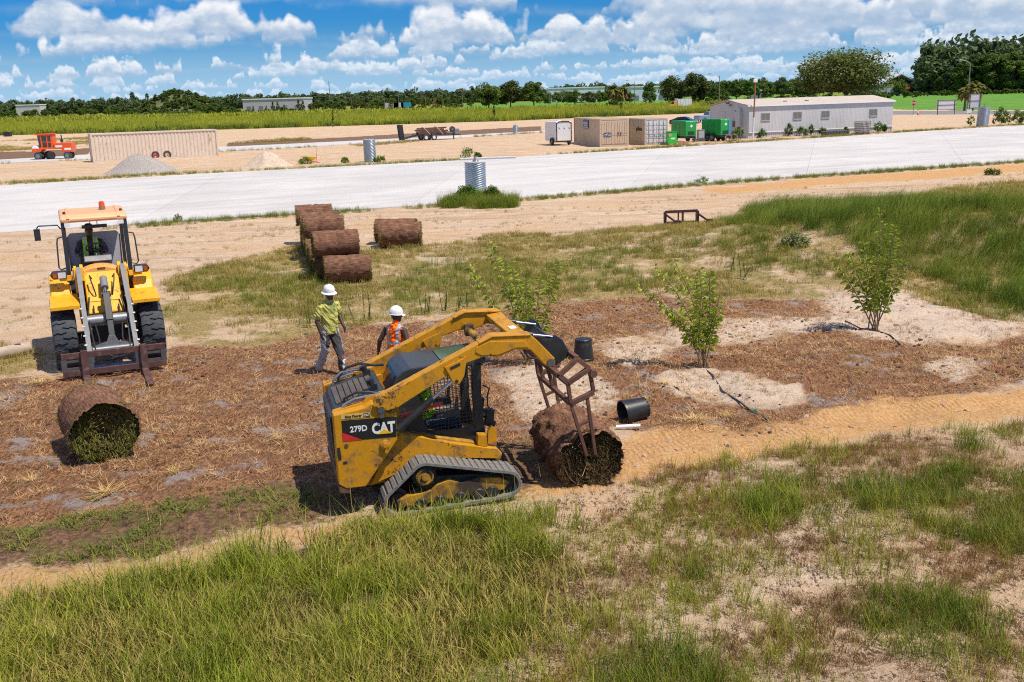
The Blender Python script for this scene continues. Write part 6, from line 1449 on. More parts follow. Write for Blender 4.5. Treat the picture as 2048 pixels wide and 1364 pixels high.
# 7. vehicles behind
def vehicle(loc, rz, label, cat, body, L, W_, prof, glass, paint, wheels, r=.34, name='parked_car', extra=None):
    e = empty(name, loc, rz, label, cat); m = MB()
    # body side outline lofted narrower at the roof
    n = len(prof); vs = []
    def hw(z): return W_ / 2 * (1 if z < .95 else 1 - .17 * (z - .95) / .5)
    for sgn in (-1, 1): vs += [(x, sgn * hw(z), z) for x, z in prof]
    m.add(vs, [list(range(n))[::-1], list(range(n, 2 * n))] + [(i, (i + 1) % n, n + (i + 1) % n, n + i) for i in range(n)]); b_ = m.build('body', paint, e, bevel=.05)
    for poly in glass['side']:
        for sgn in (-1, 1):
            m = MB(); vs = [(x, sgn * (hw(z) + .006), z) for x, z in poly]; m.add(vs, [list(range(len(poly))) if sgn < 0 else list(range(len(poly)))[::-1]]); m.build('side_window', GLS, b_)
    for (x0, z0), (x1, z1), nm in glass['cross']:
        w0, w1 = hw(z0) * .9, hw(z1) * .88; m = MB(); dx, dz = -(z1 - z0), (x1 - x0); l = math.hypot(dx, dz); o = Vector((dx / l, 0, dz / l)) * (.012 if nm == 'rear' else .012)
        if nm == 'front': o = Vector((abs(dz) * 0 + abs(dx) / l, 0, abs(dz) / l)) * .012
        if nm == 'rear': o = Vector((-abs(dx) / l, 0, abs(dz) / l)) * .012
        m.add([Vector((x0, -w0, z0)) + o, Vector((x0, w0, z0)) + o, Vector((x1, w1, z1)) + o, Vector((x1, -w1, z1)) + o], [(0, 1, 2, 3)]); m.build('windscreen', GLSB if nm == 'front' else GLS, b_)
    for x in wheels:
        for y in (-W_ / 2 + .09, W_ / 2 - .09): wheel(e, (x, y, r), r, .22, GRY)
    for y in (-W_ / 2 + .28, W_ / 2 - .28):
        m = MB(); m.box((L / 2 - .04, y, .70), (.16, .36, .14)); m.build('headlight', WHT, e, bevel=.03); m = MB(); m.box((-L / 2 + .04, y, .82), (.12, .34, .14)); m.build('tail_light', RED, e, bevel=.02)
    if extra: extra(e)
    return e
GLSB = pm('painted_sky_windscreen', (.03, .20, .26), .06, var=.1, spec=.8); NAVY = pm('navy_car_paint', (.006, .011, .045), .22, var=.05, coat=.6); SBLU = pm('silver_blue_paint', (.22, .31, .44), .3, metal=.4, var=.05)  # front windscreens have the sky's reflection painted into their glass colour
CARP = [(-2.25, .28), (2.2, .28), (2.3, .5), (2.2, .74), (1.25, .92), (.45, 1.36), (-.1, 1.46), (-.9, 1.40), (-1.75, 1.06), (-2.2, .98), (-2.3, .6)]
vehicle(G(1369, 251.5), rad(-28), 'dark navy saloon car parked beside the office trailer', 'car', None, 4.6, 1.8, CARP, dict(side=[[(-1.45, 1.02), (.75, .99), (.38, 1.30), (-.1, 1.39), (-.85, 1.34)]], cross=[((1.22, .95), (.47, 1.34), 'front'), ((-1.7, 1.07), (-.95, 1.38), 'rear')]), NAVY, (-1.38, 1.42))
PICK = [(-2.9, .45), (2.7, .45), (2.8, .75), (2.7, 1.05), (1.35, 1.18), (.75, 1.78), (.3, 1.84), (-.75, 1.82), (-.95, 1.22), (-2.85, 1.20), (-2.92, .9)]
vehicle(G(1421, 244), rad(22), 'silver-blue pickup truck standing partly behind the office trailer', 'pickup', None, 5.7, 1.95, PICK, dict(side=[[(-.7, 1.28), (1.1, 1.26), (.70, 1.70), (.3, 1.76), (-.62, 1.75)]], cross=[((1.33, 1.20), (.78, 1.76), 'front'), ((-.93, 1.25), (-.78, 1.79), 'rear')]), SBLU, (-1.75, 1.75), .42, 'pickup_truck')
dp = GD(1356, 330); dp.z = 0; e = empty('dump_truck', dp, rad(180 + 12), 'old dump truck with yellow cab and white tipper box in the field', 'truck')
m = MB(); m.prism([(1.6, .7), (3.6, .7), (3.7, 1.5), (2.7, 1.7), (2.4, 2.7), (1.6, 2.75)], -1.1, 1.1); cb2 = m.build('cab', YELB, e, bevel=.08); m = MB(); m.prism([(2.72, 1.72), (2.46, 2.6), (2.50, 2.62), (2.76, 1.76)], -.95, .95); m.build('windscreen', GLS, cb2)
m = MB(); m.prism([(-3.3, 1.1), (1.4, 1.1), (1.5, 3.3), (-3.2, 3.3)], -1.25, -1.17); m.prism([(-3.3, 1.1), (1.4, 1.1), (1.5, 3.3), (-3.2, 3.3)], 1.17, 1.25); m.bbox((1.36, -1.2, 1.1), (1.46, 1.2, 3.5)); m.bbox((-3.28, -1.2, 1.1), (-3.2, 1.2, 3.0)); m.bbox((-3.2, -1.2, 1.1), (1.4, 1.2, 1.2)); tb = m.build('tipper_box', WHTM, e)
for k in range(6): m = MB(); m.box((-3.0 + .85 * k, 1.28, 2.2), (.12, .06, 2.1)); m.build('box_rib', WHTM, tb)
m = MB(); m.bbox((-3.1, -.5, .7), (3.2, .5, 1.05)); m.build('chassis', BLK, e)
for x in (-2.2, -1.0, 2.7):
    for y in (-1.0, 1.0): wheel(e, (x, y, .5), .5, .3, GRY)
# orange self-propelled broom
p0, p1 = G(66, 320.5), G(142, 318); bang = math.atan2((p1 - p0).y, (p1 - p0).x); ORB = pm('sweeper_orange', (.78, .10, .012), .4, var=.08)
e = empty('road_sweeper', p0, bang, 'orange self-propelled road broom with boxy glazed cab on the side street', 'sweeper'); LL_ = 4.15
m = MB(); m.prism([(.0, .85), (.9, .85), (1.1, 1.1), (3.1, 1.1), (3.1, .8), (4.15, .75), (4.2, 1.05), (4.15, 1.75), (2.3, 1.72), (2.3, 1.25), (.0, 1.2)], 0, 1.5); m.build('body', ORB, e, bevel=.04)
m = MB(); m.prism([(-.05, 1.0), (.85, .98), (.75, 1.35), (.35, 1.55), (0, 1.4)], .05, 1.45); m.build('front_tank', WHTM, e, bevel=.12)
m = MB(); m.prism([(.85, 1.2), (2.25, 1.2), (2.25, 2.65), (.68, 2.65)], .08, 1.42); cb3 = m.build('cab', ORB, e, bevel=.03); m = MB(); m.prism([(.45, 2.63), (2.35, 2.66), (2.35, 2.76), (.5, 2.74)], -.0, 1.5); m.build('cab_roof', ORB, cb3, bevel=.03)
for poly in ([(.80, 1.35), (1.02, 1.35), (.98, 2.5), (.74, 2.5)], [(1.15, 1.95), (1.62, 1.95), (1.62, 2.5), (1.12, 2.5)], [(1.2, 1.35), (1.62, 1.35), (1.62, 1.85), (1.18, 1.85)], [(1.75, 1.35), (2.05, 1.35), (2.05, 1.8), (1.75, 1.8)], [(1.75, 1.95), (2.05, 1.95), (2.05, 2.5), (1.75, 2.5)]): m = MB(); m.prism(poly, .06, .085); m.build('window', GLS, cb3)
m = MB(); m.box((2.25, .4, 2.85), (.12, .12, .16)); m.build('beacon', RED, cb3); m = MB(); m.cyl((3.05, .6, 1.7), (3.05, .6, 2.6), .06); m.cyl((3.1, .45, 1.85), (3.1, .45, 2.1), .16); m.build('exhaust', BLK, e)
m = MB(); m.lathe([(0, -.2), (.38, -.2), (.42, -.1), (.42, 1.6), (.38, 1.7), (0, 1.7)], (0, 0, 0), 'y', 24); br = m.build('broom', pm('broom_bristles', (.025, .024, .03), .9, var=.4, scale=20, bump=.02, bscale=40), e, loc=(1.9, .2, .45)); br.rotation_euler.z = rad(28)
m = MB(); m.bbox((2.5, -.012, 1.28), (3.2, .0, 1.5)); m.bbox((3.4, -.012, .98), (4.1, 0, 1.2)); m.build('white_decal', WTXT, e)
for x, r_ in ((.55, .42), (3.6, .40)):
    for y in (.12, 1.38): wheel(e, (x, y, r_), r_, .26, GRY)
# flatbed trailer with strapped load
t0, t1 = G(832, 281.5), G(905, 277); tang = math.atan2((t1 - t0).y, (t1 - t0).x); tang = rad(22)
e = empty('equipment_trailer', G(836, 281.5), tang, 'dark twin-axle equipment trailer with ramps raised and strapped timber load', 'trailer')
m = MB(); m.bbox((-.2, 0, .62), (5.2, 2.0, .78)); m.bar((5.2, .3, .6), (6.3, 1.0, .5), .12); m.bar((5.2, 1.7, .6), (6.3, 1.0, .5), .12); m.bar((5.0, .1, 0), (5.0, .1, .8), .12); m.build('deck', BLK, e)
for y in (.25, 1.55): m = MB(); m.bar((-1.9, y, .25), (-.2, y, .62), .35, .1); m.bar((-1.9, y + .1, .1), (-2.1, y + .1, 2.1), .12, .4); m.build('ramp', BLK, e)
for k, (z, y, x0, x1) in enumerate(((.88, .4, .2, 4.2), (.88, .9, .1, 3.8), (.88, 1.4, .3, 4.4), (1.1, .6, .0, 4.0), (1.1, 1.2, .5, 4.6), (1.3, .8, -.1, 3.9), (1.5, .9, .2, 4.3))):
    m = MB(); m.bar((x0, y, z), (x1, y + .1, z + .05), .3, .18); m.build('timber', RUST, e)
for x in (1.2, 3.0): m = MB(); m.tube([(x + .5, -.03, .7), (x + .1, -.01, 1.2), (x - .2, .5, 1.68), (x - .2, 1.5, 1.68), (x, 2.03, .7)], .04, 6); m.build('strap', pm('strap_tan', (.55, .46, .36), .8), e)
for x in (1.1, 2.2):
    for y in (-.12, 2.12): wheel(e, (x, y, .40), .40, .24, WHT)
m = MB(); m.lathe([(.38, -.1), (.40, .1), (.1, .12), (.1, -.12), (.38, -.1)], (5.0, .5, 1.3), 'y', 18); m.build('spare_wheel', RUB, e); m = MB(); m.bbox((5.35, .5, .7), (6.0, 1.5, 1.35)); m.build('tool_box', GRY, e, bevel=.03)
# axle cart with two big tyres
q = G(322, 318); e = empty('axle_cart', q, ang, 'old red twin-tyre axle cart standing against the long beige container', 'cart')
for x in (-.55, .62): wheel(e, (x, -.2, .42), .42, .28, RED if x < 0 else pm('rim_tan', (.45, .30, .16), .6))
m = MB(); m.bar((-.9, .1, .5), (2.4, .1, .28), .1); m.bar((-.55, -.2, .42), (-.55, 1.2, .42), .1); m.bar((.62, -.2, .42), (.62, 1.2, .42), .1); m.bar((.1, .1, .5), (.2, .1, .95), .08); m.build('frame', RED, e)
for x in (-.55, .62): wheel(e, (x, 1.2, .42), .42, .28, RED)
# heaps
def heap(name, c, rx, ry, h, mat, label, cat, seed):
    V, F = [], []; na, nr = 48, 14
    for j in range(nr + 1):
        q = j / nr
        for i in range(na):
            a_ = 2 * math.pi * i / na; w = 1 + .22 * (float(fbm(math.cos(a_) * 2 + seed, math.sin(a_) * 2, 1, seed)) - .5) * 2
            z = h * (.5 + .5 * math.cos(math.pi * min(1, q * 1.02))) ** .85 * (1 + .25 * (float(fbm(q * 4 + math.cos(a_) * 2, math.sin(a_) * 2, .8, seed + 2)) - .5)); V.append((rx * q * w * math.cos(a_), ry * q * w * math.sin(a_), z - .02))
    for j in range(nr):
        for i in range(na): F.append((j * na + i, (j + 1) * na + i, (j + 1) * na + (i + 1) % na, j * na + (i + 1) % na))
    me = mesh_from(name, V, F, mat, smooth=True); o = bpy.data.objects.new(name, me); COL.objects.link(o); o.location = c; tag(o, label, cat, kind='stuff'); return o
def stones(name, m, **k): return pm(name, m, .95, **k)
hp = G(262, 349); heap('gravel_pile', hp + Vector((0, 2.1, 0)), 3.6, 2.4, 1.5, stones('grey_gravel', (.36, .325, .30), var=.5, scale=14, bump=.06, bscale=14), 'grey gravel pile in front of the long beige container', 'gravel', 3)
hp = G(527, 335); heap('sand_pile', hp + Vector((0, 1.3, 0)), 2.3, 1.7, 1.25, stones('pale_sand_heap', (.54, .43, .33), var=.2, scale=4, bump=.05, bscale=9), 'pale sand pile at the edge of the concrete road', 'sand', 8)
# corrugated steel casings
GALV = pm('galvanised_corrugated', (.30, .36, .42), .4, metal=.5, var=.15, scale=2, dirt=(.16, .17, .18), damt=.1)
def casing(p, r, h, label, lean=(0, 0)):
    e = empty('culvert_pipe', p, 0, label, 'culvert pipe'); e.rotation_euler = (lean[0], lean[1], 0)
    n = 40; V, F = [], []; turns = max(8, int(h / .115)); steps = turns * 6
    for j in range(steps + 1):                      # helical corrugation
        z = h * j / steps
        for i in range(n):
            a_ = 2 * math.pi * i / n; q = (z / h * turns - 7.0 * a_ / (2 * math.pi)) * 2 * math.pi; rr = r + .022 * math.sin(q) * (0 if j in (0, steps) else 1); V.append((rr * math.cos(a_), rr * math.sin(a_), z))
    for j in range(steps):
        for i in range(n): F.append((j * n + i, j * n + (i + 1) % n, (j + 1) * n + (i + 1) % n, (j + 1) * n + i))
    me = mesh_from('corrugated_wall', V, F, GALV, smooth=True); o = bpy.data.objects.new('corrugated_wall', me); COL.objects.link(o); o.parent = e
    m = MB(); m.lathe([(r * 1.02, h - .01), (r * 1.02, h + .02), (0, h + .03)], (0, 0, 0), 'z', n); m.build('lid', pm('concrete_lid', (.5, .5, .5), .8), e)
    m = MB(); m.bar((0, 0, h), (0, 0, h + r * .62), r * .2)
    for a_ in (0, 2.1, 4.2): m.cyl((r * .3 * math.cos(a_), r * .3 * math.sin(a_), h), (r * .3 * math.cos(a_), r * .3 * math.sin(a_), h + r * .22), r * .06, n=8)
    m.build('lifting_bolt', GRY, e); return e
casing(G(952, 389), .57, 1.78, 'tall corrugated steel culvert pipe standing in green weeds on the near side of the road')
casing(G(741, 324), .52, 1.95, 'tall corrugated steel culvert pipe standing in the bare yard by the far road edge', (0, rad(-1)))
casing(G(1031, 266), .33, 1.15, 'short pale culvert pipe standing beyond the yard by the brown soil strip')
casing(G(1964, 253), .70, 2.35, 'corrugated steel culvert pipe leaning at the far road edge by leafy weeds', (0, rad(3)))
# small litter of the site
m = MB(); m.bar((0, 0, .06), (2.0, .25, .06), .09, .07); m.build('timber_post', pm('orange_timber', (.62, .36, .10), .7, var=.1), loc=on(G(944, 414)), label='long orange-yellow timber post lying below the weedy culvert pipe', cat='post')
m = MB(); m.cyl((0, 0, .12), (4.8, .8, .12), .09, n=12); m.build('pipe', pm('grey_pipe', (.50, .49, .50), .6), loc=G(920, 320.5, .05) + Vector((0, -.3, .0)), label='long pale grey pipe lying along the far edge of the concrete road', cat='pipe')
m = MB(); m.tube([(0, 0, .10), (.45, 0, .105), (.9, 0, .11)], .032, 10); lp = G(1232, 858); m.build('pipe', WHT, loc=on(lp, -.06), label='short white plastic pipe lying on the orange sand', cat='pipe').scale = (.43, 1, 1)
m = MB(); m.cyl((-.85, -.75, .13), (.12, .45, .13), .125, .135, n=18); m.build('log', pm('pale_log', (.44, .35, .28), .85, var=.25, scale=8, stretch=(.2, 1, 1)), loc=on(G(30, 715)), label='pale cylindrical log lying at the edge of the straw bed', cat='log')
BP = pm('black_nursery_plastic', (.020, .021, .024), .42, var=.25, dirt=(.10, .08, .065), damt=.15, dscale=5)
def pot(loc, rot, label):
    e = empty('plant_pot', loc, 0, label, 'pot'); e.rotation_euler = rot
    m = MB(); m.lathe([(0, .01), (.155, .0), (.165, .01), (.205, .38), (.215, .39), (.215, .43), (.20, .43), (.195, .39), (.155, .03), (0, .03)], (0, 0, 0), 'z', 32); m.build('pot_wall', BP, e)
    m = MB()
    for k in range(16): a_ = 2 * math.pi * k / 16; m.box((.162 * math.cos(a_), .162 * math.sin(a_), .022), (.02, .02, .03), (0, 0, a_))
    m.build('drain_hole', pm('hole_dark', (.006, .006, .006), .9), e); return e
q = on(G(1167, 722)); pot(q + Vector((0, 0, .435)), (math.pi, 0, 0), 'black plastic plant pot standing upside down on the straw')
q = on(G(1270, 842)); pot(q + Vector((.20, .16, .185)), (0, rad(-97), rad(20)), 'black plastic plant pot lying on its side with its mouth open')
# drip hoses
for pts, lab in (([(1402, 735), (1425, 752), (1445, 785), (1475, 808), (1502, 825), (1535, 845)], 'thin black irrigation hose running from the leaning middle shrub to the sand track'), ([(1690, 650), (1720, 662), (1748, 668), (1780, 680), (1800, 694)], 'thin black irrigation hose beside the upright outermost shrub')):
    m = MB(); m.tube([on(G(*p), .02) for p in pts], .014, 6); m.build('irrigation_hose', HOSE, label=lab, cat='hose')
m = MB(); m.tube([(0, 0, 0), (.1, .02, .01)], .018, 8); m.build('hose_coupling', pm('teal_plastic', (.01, .22, .16), .4), loc=on(G(1502, 826), .03), label='small teal hose coupling on the black irrigation hose', cat='coupling')
# spare fork frame left on the turf
fp = on(G(1330, 456)); e = empty('fork_frame', fp, rad(8), 'maroon steel fork frame left standing on the dry turf', 'fork frame'); FM = pm('maroon_steel', (.075, .026, .026), .55, var=.25, dirt=(.2, .12, .09), damt=.1)
m = MB(); Wf, Hf = 1.32, .52
m.bar((0, 0, Hf), (Wf, 0, Hf), .09, .10); m.bar((0, 0, .08), (Wf, 0, .08), .08, .10); m.bar((0, 0, 0), (0, 0, Hf), .10, .10); m.bar((Wf, 0, 0), (Wf, 0, Hf), .16, .10); m.bar((.54, 0, .08), (.54, 0, Hf), .05); m.bar((.72, 0, .08), (.72, 0, Hf), .07); m.build('frame', FM, e)
for x in (.02, Wf): m = MB(); m.bar((x, 0, .42), (x + .28, -.55, .16), .06); m.cyl((x + .30, -.6, 0), (x + .30, -.6, .24), .10, .13, n=12); m.build('arm', FM, e)
# wheelbarrow tipped in the yard
e = empty('wheelbarrow', G(618, 326), rad(200), 'yellow wheelbarrow tipped over in weeds by the sand pile', 'wheelbarrow')
m = MB(); m.prism([(-.7, .55), (.55, .60), (.35, .25), (-.4, .22)], -.35, .35); m.build('tray', pm('barrow_yellow', (.66, .34, .02), .5), e, bevel=.03); m = MB(); m.bar((-.9, -.3, .02), (.6, -.3, .3), .05); m.bar((-.9, .3, .02), (.6, .3, .3), .05); m.bar((-.6, .25, 0), (-.75, .3, 1.3), .03); m.build('handles', RED, e); wheel(e, (.65, 0, .2), .2, .1, GRY)
# signs by the highway
def board(px, py, w, h, zb, label, rz=0., tall=False):
    e = empty('sign_board', G(px, py), rz, label, 'sign board'); m = MB(); m.bbox((-w / 2, -.05, zb), (w / 2, .05, zb + h)); bd = m.build('panel', pm('sign_back_grey', (.62, .62, .68), .5), e)
    for x in (-w * .45, w * .45): m = MB(); m.bar((x, -.10, 0), (x, -.10, zb + h + .05), .10, .10); m.build('post', pm('sign_post_dark', (.05, .045, .04), .7), e)
    m = MB(); m.bar((-w / 2, -.08, zb + h * .5), (w / 2, -.08, zb + h * .5), .05, .08); m.bar((-w / 2, -.08, zb + h), (w / 2, -.08, zb + h), .05, .07); m.bar((-w / 2, -.08, zb), (w / 2, -.08, zb), .05, .07); m.build('rail', pm('sign_rail', (.06, .055, .05), .7), bd); return e
board(1891, 229.5, 3.5, 1.65, .9, 'wide sign board seen from the back beside the highway', rad(4)); board(1948, 227.5, 2.0, 2.5, 1.05, 'tall two-part sign board seen from the back beside the highway', rad(-3))
e = empty('stop_sign', G(1826, 229.5), 0, 'red octagonal stop sign on a thin post by the highway', 'stop sign'); m = MB(); m.bar((0, 0, 0), (0, 0, 2.1), .07); m.build('post', GRY, e)
m = MB(); m.prism([(.42 * math.cos(rad(22.5 + 45 * k)), 2.15 + .48 * math.sin(rad(22.5 + 45 * k))) for k in range(8)], -.06, -.04); m.build('plate', pm('sign_red', (.42, .012, .03), .5), e); text('lettering', 'STOP', .34, WTXT, e, frame((0, -.062, 2.15), (1, 0, 0), (0, 0, 1)), .006, .002)
e = empty('traffic_cone', G(1836, 230), 0, 'orange traffic cone next to the stop sign', 'traffic cone'); m = MB(); m.lathe([(.17, .04), (.05, .95), (0, .95)], (0, 0, 0), 'z', 16); m.build('cone', pm('cone_orange', (.85, .16, .02), .5), e); m = MB(); m.box((0, 0, .02), (.42, .42, .04)); m.build('base', BLK, e); m = MB(); m.lathe([(.125, .45), (.088, .72)], (0, 0, 0), 'z', 16); m.build('reflective_band', WTXT, e)
m = MB(); m.bbox((-.45, -.02, .25), (.45, .02, .85)); m.bar((-.3, 0, 0), (-.3, 0, .3), .03); m.bar((.3, 0, 0), (.3, 0, .3), .03); m.build('yard_sign', pm('yard_sign_white', (.65, .72, .74), .5), loc=G(1938, 228.5), label='small white yard sign beside the tall sign board', cat='sign')
# street lights
def street_light(px, D, ytop, label, two=False, arm=-1):
    d = ray(px, ytop); h = CAM_H + d[2] / d[1] * D; p = GD(px, D); e = empty('street_light', p, 0, label, 'street light', 'street lights along the highway' if 'far' in label else None)
    m = MB(); m.tube([(0, 0, 0), (0, 0, h)], [.16, .09], 8); m.build('pole', pm('pole_brown_grey', (.22, .19, .17), .7) if not two else GRY, e)
    m = MB(); m.tube([(0, 0, h - .2), (arm * 1.2, 0, h + .45), (arm * 2.4, 0, h + .6)], .07, 6); m.build('arm', GRY, e); m = MB(); m.box((arm * 2.8, 0, h + .6), (.9, .35, .18)); m.build('lamp_head', GRY, e)
street_light(1900, 230, 126, 'tall grey street light rising behind the palm', True); street_light(1429, 300, 152, 'brown street light pole behind the office trailer roof end'); street_light(1269, 400, 164, 'brown street light pole beside the pair of palms'); street_light(1107, 480, 178, 'thin street light pole between the tree trio and the warehouses')
for px, yt in ((873, 187), (906, 184), (943, 182), (822, 191), (795, 193), (733, 197)): street_light(px, 640, yt, 'far small street light along the distant road')
e = empty('radio_mast', GD(692, 1100), 0, 'thin lattice radio mast above the distant wood', 'mast'); m = MB()
for x, y in ((-.5, 0), (.5, 0), (0, .8)): m.bar((x, y, 0), (x * .3, y * .3, 27), .22)
for k in range(14): m.bar((-.5 + .025 * k, 0, 2 * k), (.5 - .025 * k, 0, 2 * k + 1.5), .12)
m.build('lattice', GRY, e)
# warehouses
def warehouse(px0, px1, D, ytop, label, col, depth=40, base=None, pitch=0, dark=None):
    p0, p1 = GD(px0, D), GD(px1, D); d = ray((px0 + px1) / 2, ytop); h = CAM_H + d[2] / d[1] * D; w = (p1 - p0).length
    e = empty('warehouse', p0, 0, label, 'warehouse'); m = MB(); m.bbox((0, 0, -1), (w, depth, h)); m.build('walls', pm('warehouse_wall', col, .7, var=.05, scale=.1), e)
    if pitch: m = MB(); m.prism([(-1, h - .1), (w * .5, h + pitch), (w + 1, h - .1), (w + 1, h + .4), (w * .5, h + pitch + .5), (-1, h + .4)], -1, depth + 1); m.build('roof', pm('pale_metal_roof', (.62, .63, .66), .45, var=.04, scale=.1), e)
    else: m = MB(); m.bbox((-.5, -.5, h), (w + .5, depth + .5, h + .8)); m.build('parapet', WHTM, e)
    n = max(2, int(w / 9))
    for k in range(n): m = MB(); x = (k + .5) * w / n; m.bbox((x - 1.6, -.15, 0), (x + 1.6, -.02, 4)); m.build('dock_door', dark or GRY, e)
    return e
warehouse(526, 640, 800, 197.5, 'grey low warehouse beyond the yellow field', (.42, .42, .46)); warehouse(1106, 1212, 950, 176, 'long white warehouse on the rise behind the palms', (.62, .64, .70)); warehouse(1262, 1330, 800, 174, 'white warehouse block behind the round green tree', (.55, .60, .70), 60)
w4 = warehouse(1735, 1806, 640, 170, 'white gabled warehouse with orange sign at the wood edge', (.42, .40, .36), 50, pitch=6.0); m = MB(); m.bbox((9, -.4, 3.6), (19, -.25, 6.0)); m.build('orange_sign', pm('orange_letters', (.75, .16, .03), .5), w4); warehouse(1496, 1512, 620, 182, 'small white shed among the dark trees', (.6, .6, .62), 12); warehouse(95, 140, 1000, 209, 'small pale shed among the trees of the distant wood', (.5, .5, .5), 14)
# parked semi trailers far off
for k, (px, D, col, lab) in enumerate(((796, 640, (.5, .52, .55), 'white semi trailer parked by the distant road'), (812, 640, (.55, .57, .6), 'second white semi trailer parked by the distant road'), (826, 640, (.02, .28, .45), 'small blue box trailer next to the white semi trailers'), (1152, 700, (.6, .6, .62), 'pale box trailer parked before the tree row'), (1180, 700, (.6, .6, .62), 'pale box trailer parked along the tree row, second of them'), (1245, 700, (.58, .58, .6), 'pale box trailer parked along the tree row behind the palms'), (1746, 600, (.35, .42, .55), 'blue-grey truck trailer parked by the gabled warehouse'))):
    e = empty('box_trailer', GD(px, D), 0, lab, 'trailer'); m = MB(); w = 12 / (2.0 if 'small' in lab or 'second' in lab else 1.5); m.bbox((0, 0, 1.1), (w, 2.6, 4.0)); m.build('box', pm('box_%d' % k, col, .5, var=.05), e); m = MB(); m.bbox((.5, .3, .6), (w - .5, 2.3, 1.1)); m.build('chassis', BLK, e)
    for x in (1.2, w - 1.5): wheel(e, (x, .2, .5), .5, .3, GRY); wheel(e, (x, 2.4, .5), .5, .3, GRY)
# a few odd things at the yard's far side
e = empty('black_crate', G(16, 273), 0, 'small black crate at the field edge', 'crate'); m = MB(); m.bbox((-.7, -.5, 0), (.7, .5, .9)); m.build('walls', BLK, e); m = MB(); m.bbox((-.75, -.55, .85), (.75, .55, .95)); m.build('rim', BLK, e)

# ================================================================ TREES AND PLANTS
BARK = pm('bark', (.10, .075, .055), .9, var=.3, scale=3); BARKP = pm('bark_pale', (.22, .18, .14), .9, var=.3, scale=3)
L_OAK = leafmat('leaves_oak', (.045, .072, .016), (.17, .20, .055), trans=.25); L_MID = leafmat('leaves_mid', (.052, .095, .018), (.17, .24, .05), trans=.3)
L_BRT = leafmat('leaves_bright', (.05, .11, .015), (.14, .24, .04), trans=.3); L_FAR = leafmat('leaves_far', (.055, .092, .038), (.15, .20, .075), trans=.25)
L_PALM = leafmat('palm_fronds', (.05, .085, .015), (.22, .20, .045), trans=.2); L_PALMD = leafmat('palm_dead_fronds', (.16, .09, .035), (.38, .24, .08), trans=.2)
L_MYR = leafmat('myrtle_leaves', (.05, .125, .008), (.40, .46, .06), trans=.22); L_WEED = leafmat('weed_leaves', (.055, .14, .012), (.22, .30, .05), trans=.3)
STEM = pm('stem_brown', (.20, .13, .075), .8, var=.2, scale=9)
def crown_mesh(name, w, h, z0, nb, nl, ls, seed, mat, conical=0., flat=.85):
    """leaf-clump faces gathered in uneven blobs through an ellipsoidal crown"""
    rg = np.random.default_rng(seed); V, F, T = [], [], []
    cz = z0 + h / 2; blobs = []
    for k in range(nb):
        while True:
            p = rg.uniform(-1, 1, 3)
            if p @ p < 1 and (p[2] > -.75): break
        p = p / max(np.linalg.norm(p), 1e-3) * (np.linalg.norm(p) ** .55)
        sh = 1 - conical * (p[2] * .5 + .5)
        br = (.20 + .20 * rg.random()) * (1 - .3 * conical)
        blobs.append((np.array([p[0] * w / 2 * .80 * sh, p[1] * w / 2 * .80 * sh, cz + p[2] * h / 2 * .82]), br * w / 2 * (1.0 if conical < .3 else .8), rg.random()))
    for c, br, tone in blobs:
        n = int(nl / nb * (.6 + .8 * rg.random()))
        d = rg.normal(0, 1, (n, 3)); d /= np.linalg.norm(d, axis=1)[:, None]; rr = br * (rg.random(n) ** .30)
        P = c + d * rr[:, None] * np.array([1, 1, flat])
        for i in range(n):
            s = ls * (.55 + .9 * rg.random()); nn = d[i] * .6 + rg.normal(0, .6, 3) + np.array([0, 0, .75]); nn /= np.linalg.norm(nn)
            u = np.cross(nn, rg.normal(0, 1, 3)); u /= np.linalg.norm(u); v = np.cross(nn, u); b = len(V); q = P[i]
            V += [tuple(q - u * s), tuple(q + v * s * .6), tuple(q + u * s), tuple(q - v * s * .6)]; F.append((b, b + 1, b + 2, b + 3))
            t = np.clip(tone * .5 + rg.random() * .5, 0, 1); T += [t] * 4
    return mesh_from(name, V, F, mat, T), [b[0] for b in blobs]
def trunk_mesh(name, h, r, blobs, seed, z0, mat=None, n=7):
    rg = np.random.default_rng(seed); m = MB(); top = Vector((rg.normal(0, .03) * h, rg.normal(0, .03) * h, h * .62))
    m.tube([(0, 0, -.3), (0, 0, h * .08), Vector((top.x * .5, top.y * .5, h * .35)), top], [r * 1.4, r, r * .8, r * .35], 8)
    for c in blobs[:n]:
        a = Vector((top.x * .4, top.y * .4, max(z0 * .75, h * .18) + rg.random() * h * .15)); m.tube([a, a.lerp(Vector(c), .5) + Vector((0, 0, h * .03)), Vector(c)], [r * .5, r * .32, r * .10], 6)
    me = bpy.data.meshes.new(name); me.from_pydata(m.v, [], m.f); me.materials.append(mat or BARK); me.polygons.foreach_set('use_smooth', [True] * len(m.f)); me.update(); return me
def make_tree_proto(w, h, z0, nb, nl, ls, seed, mat, conical=0., r=None):
    c, bl = crown_mesh('crown', w, h - z0, z0, nb, nl, ls, seed, mat, conical); return c, trunk_mesh('trunk', h, r or h * .022, bl, seed, z0)
TP = dict(oak=make_tree_proto(14, 12, 1.2, 40, 6200, .36, 1, L_OAK), oak2=make_tree_proto(12, 12, .8, 36, 5600, .36, 2, L_OAK), mid=make_tree_proto(11, 12, .7, 34, 5000, .38, 3, L_MID), mid2=make_tree_proto(9, 12, .6, 30, 4200, .36, 4, L_MID),
          rnd=make_tree_proto(9, 12, .8, 30, 4200, .34, 5, L_BRT), tall=make_tree_proto(9.5, 16, .6, 48, 12000, .28, 6, L_FAR), tall2=make_tree_proto(8.5, 16, .5, 44, 11000, .28, 7, L_MID), cone=make_tree_proto(5, 12, .4, 26, 2600, .34, 8, L_MID, .65))
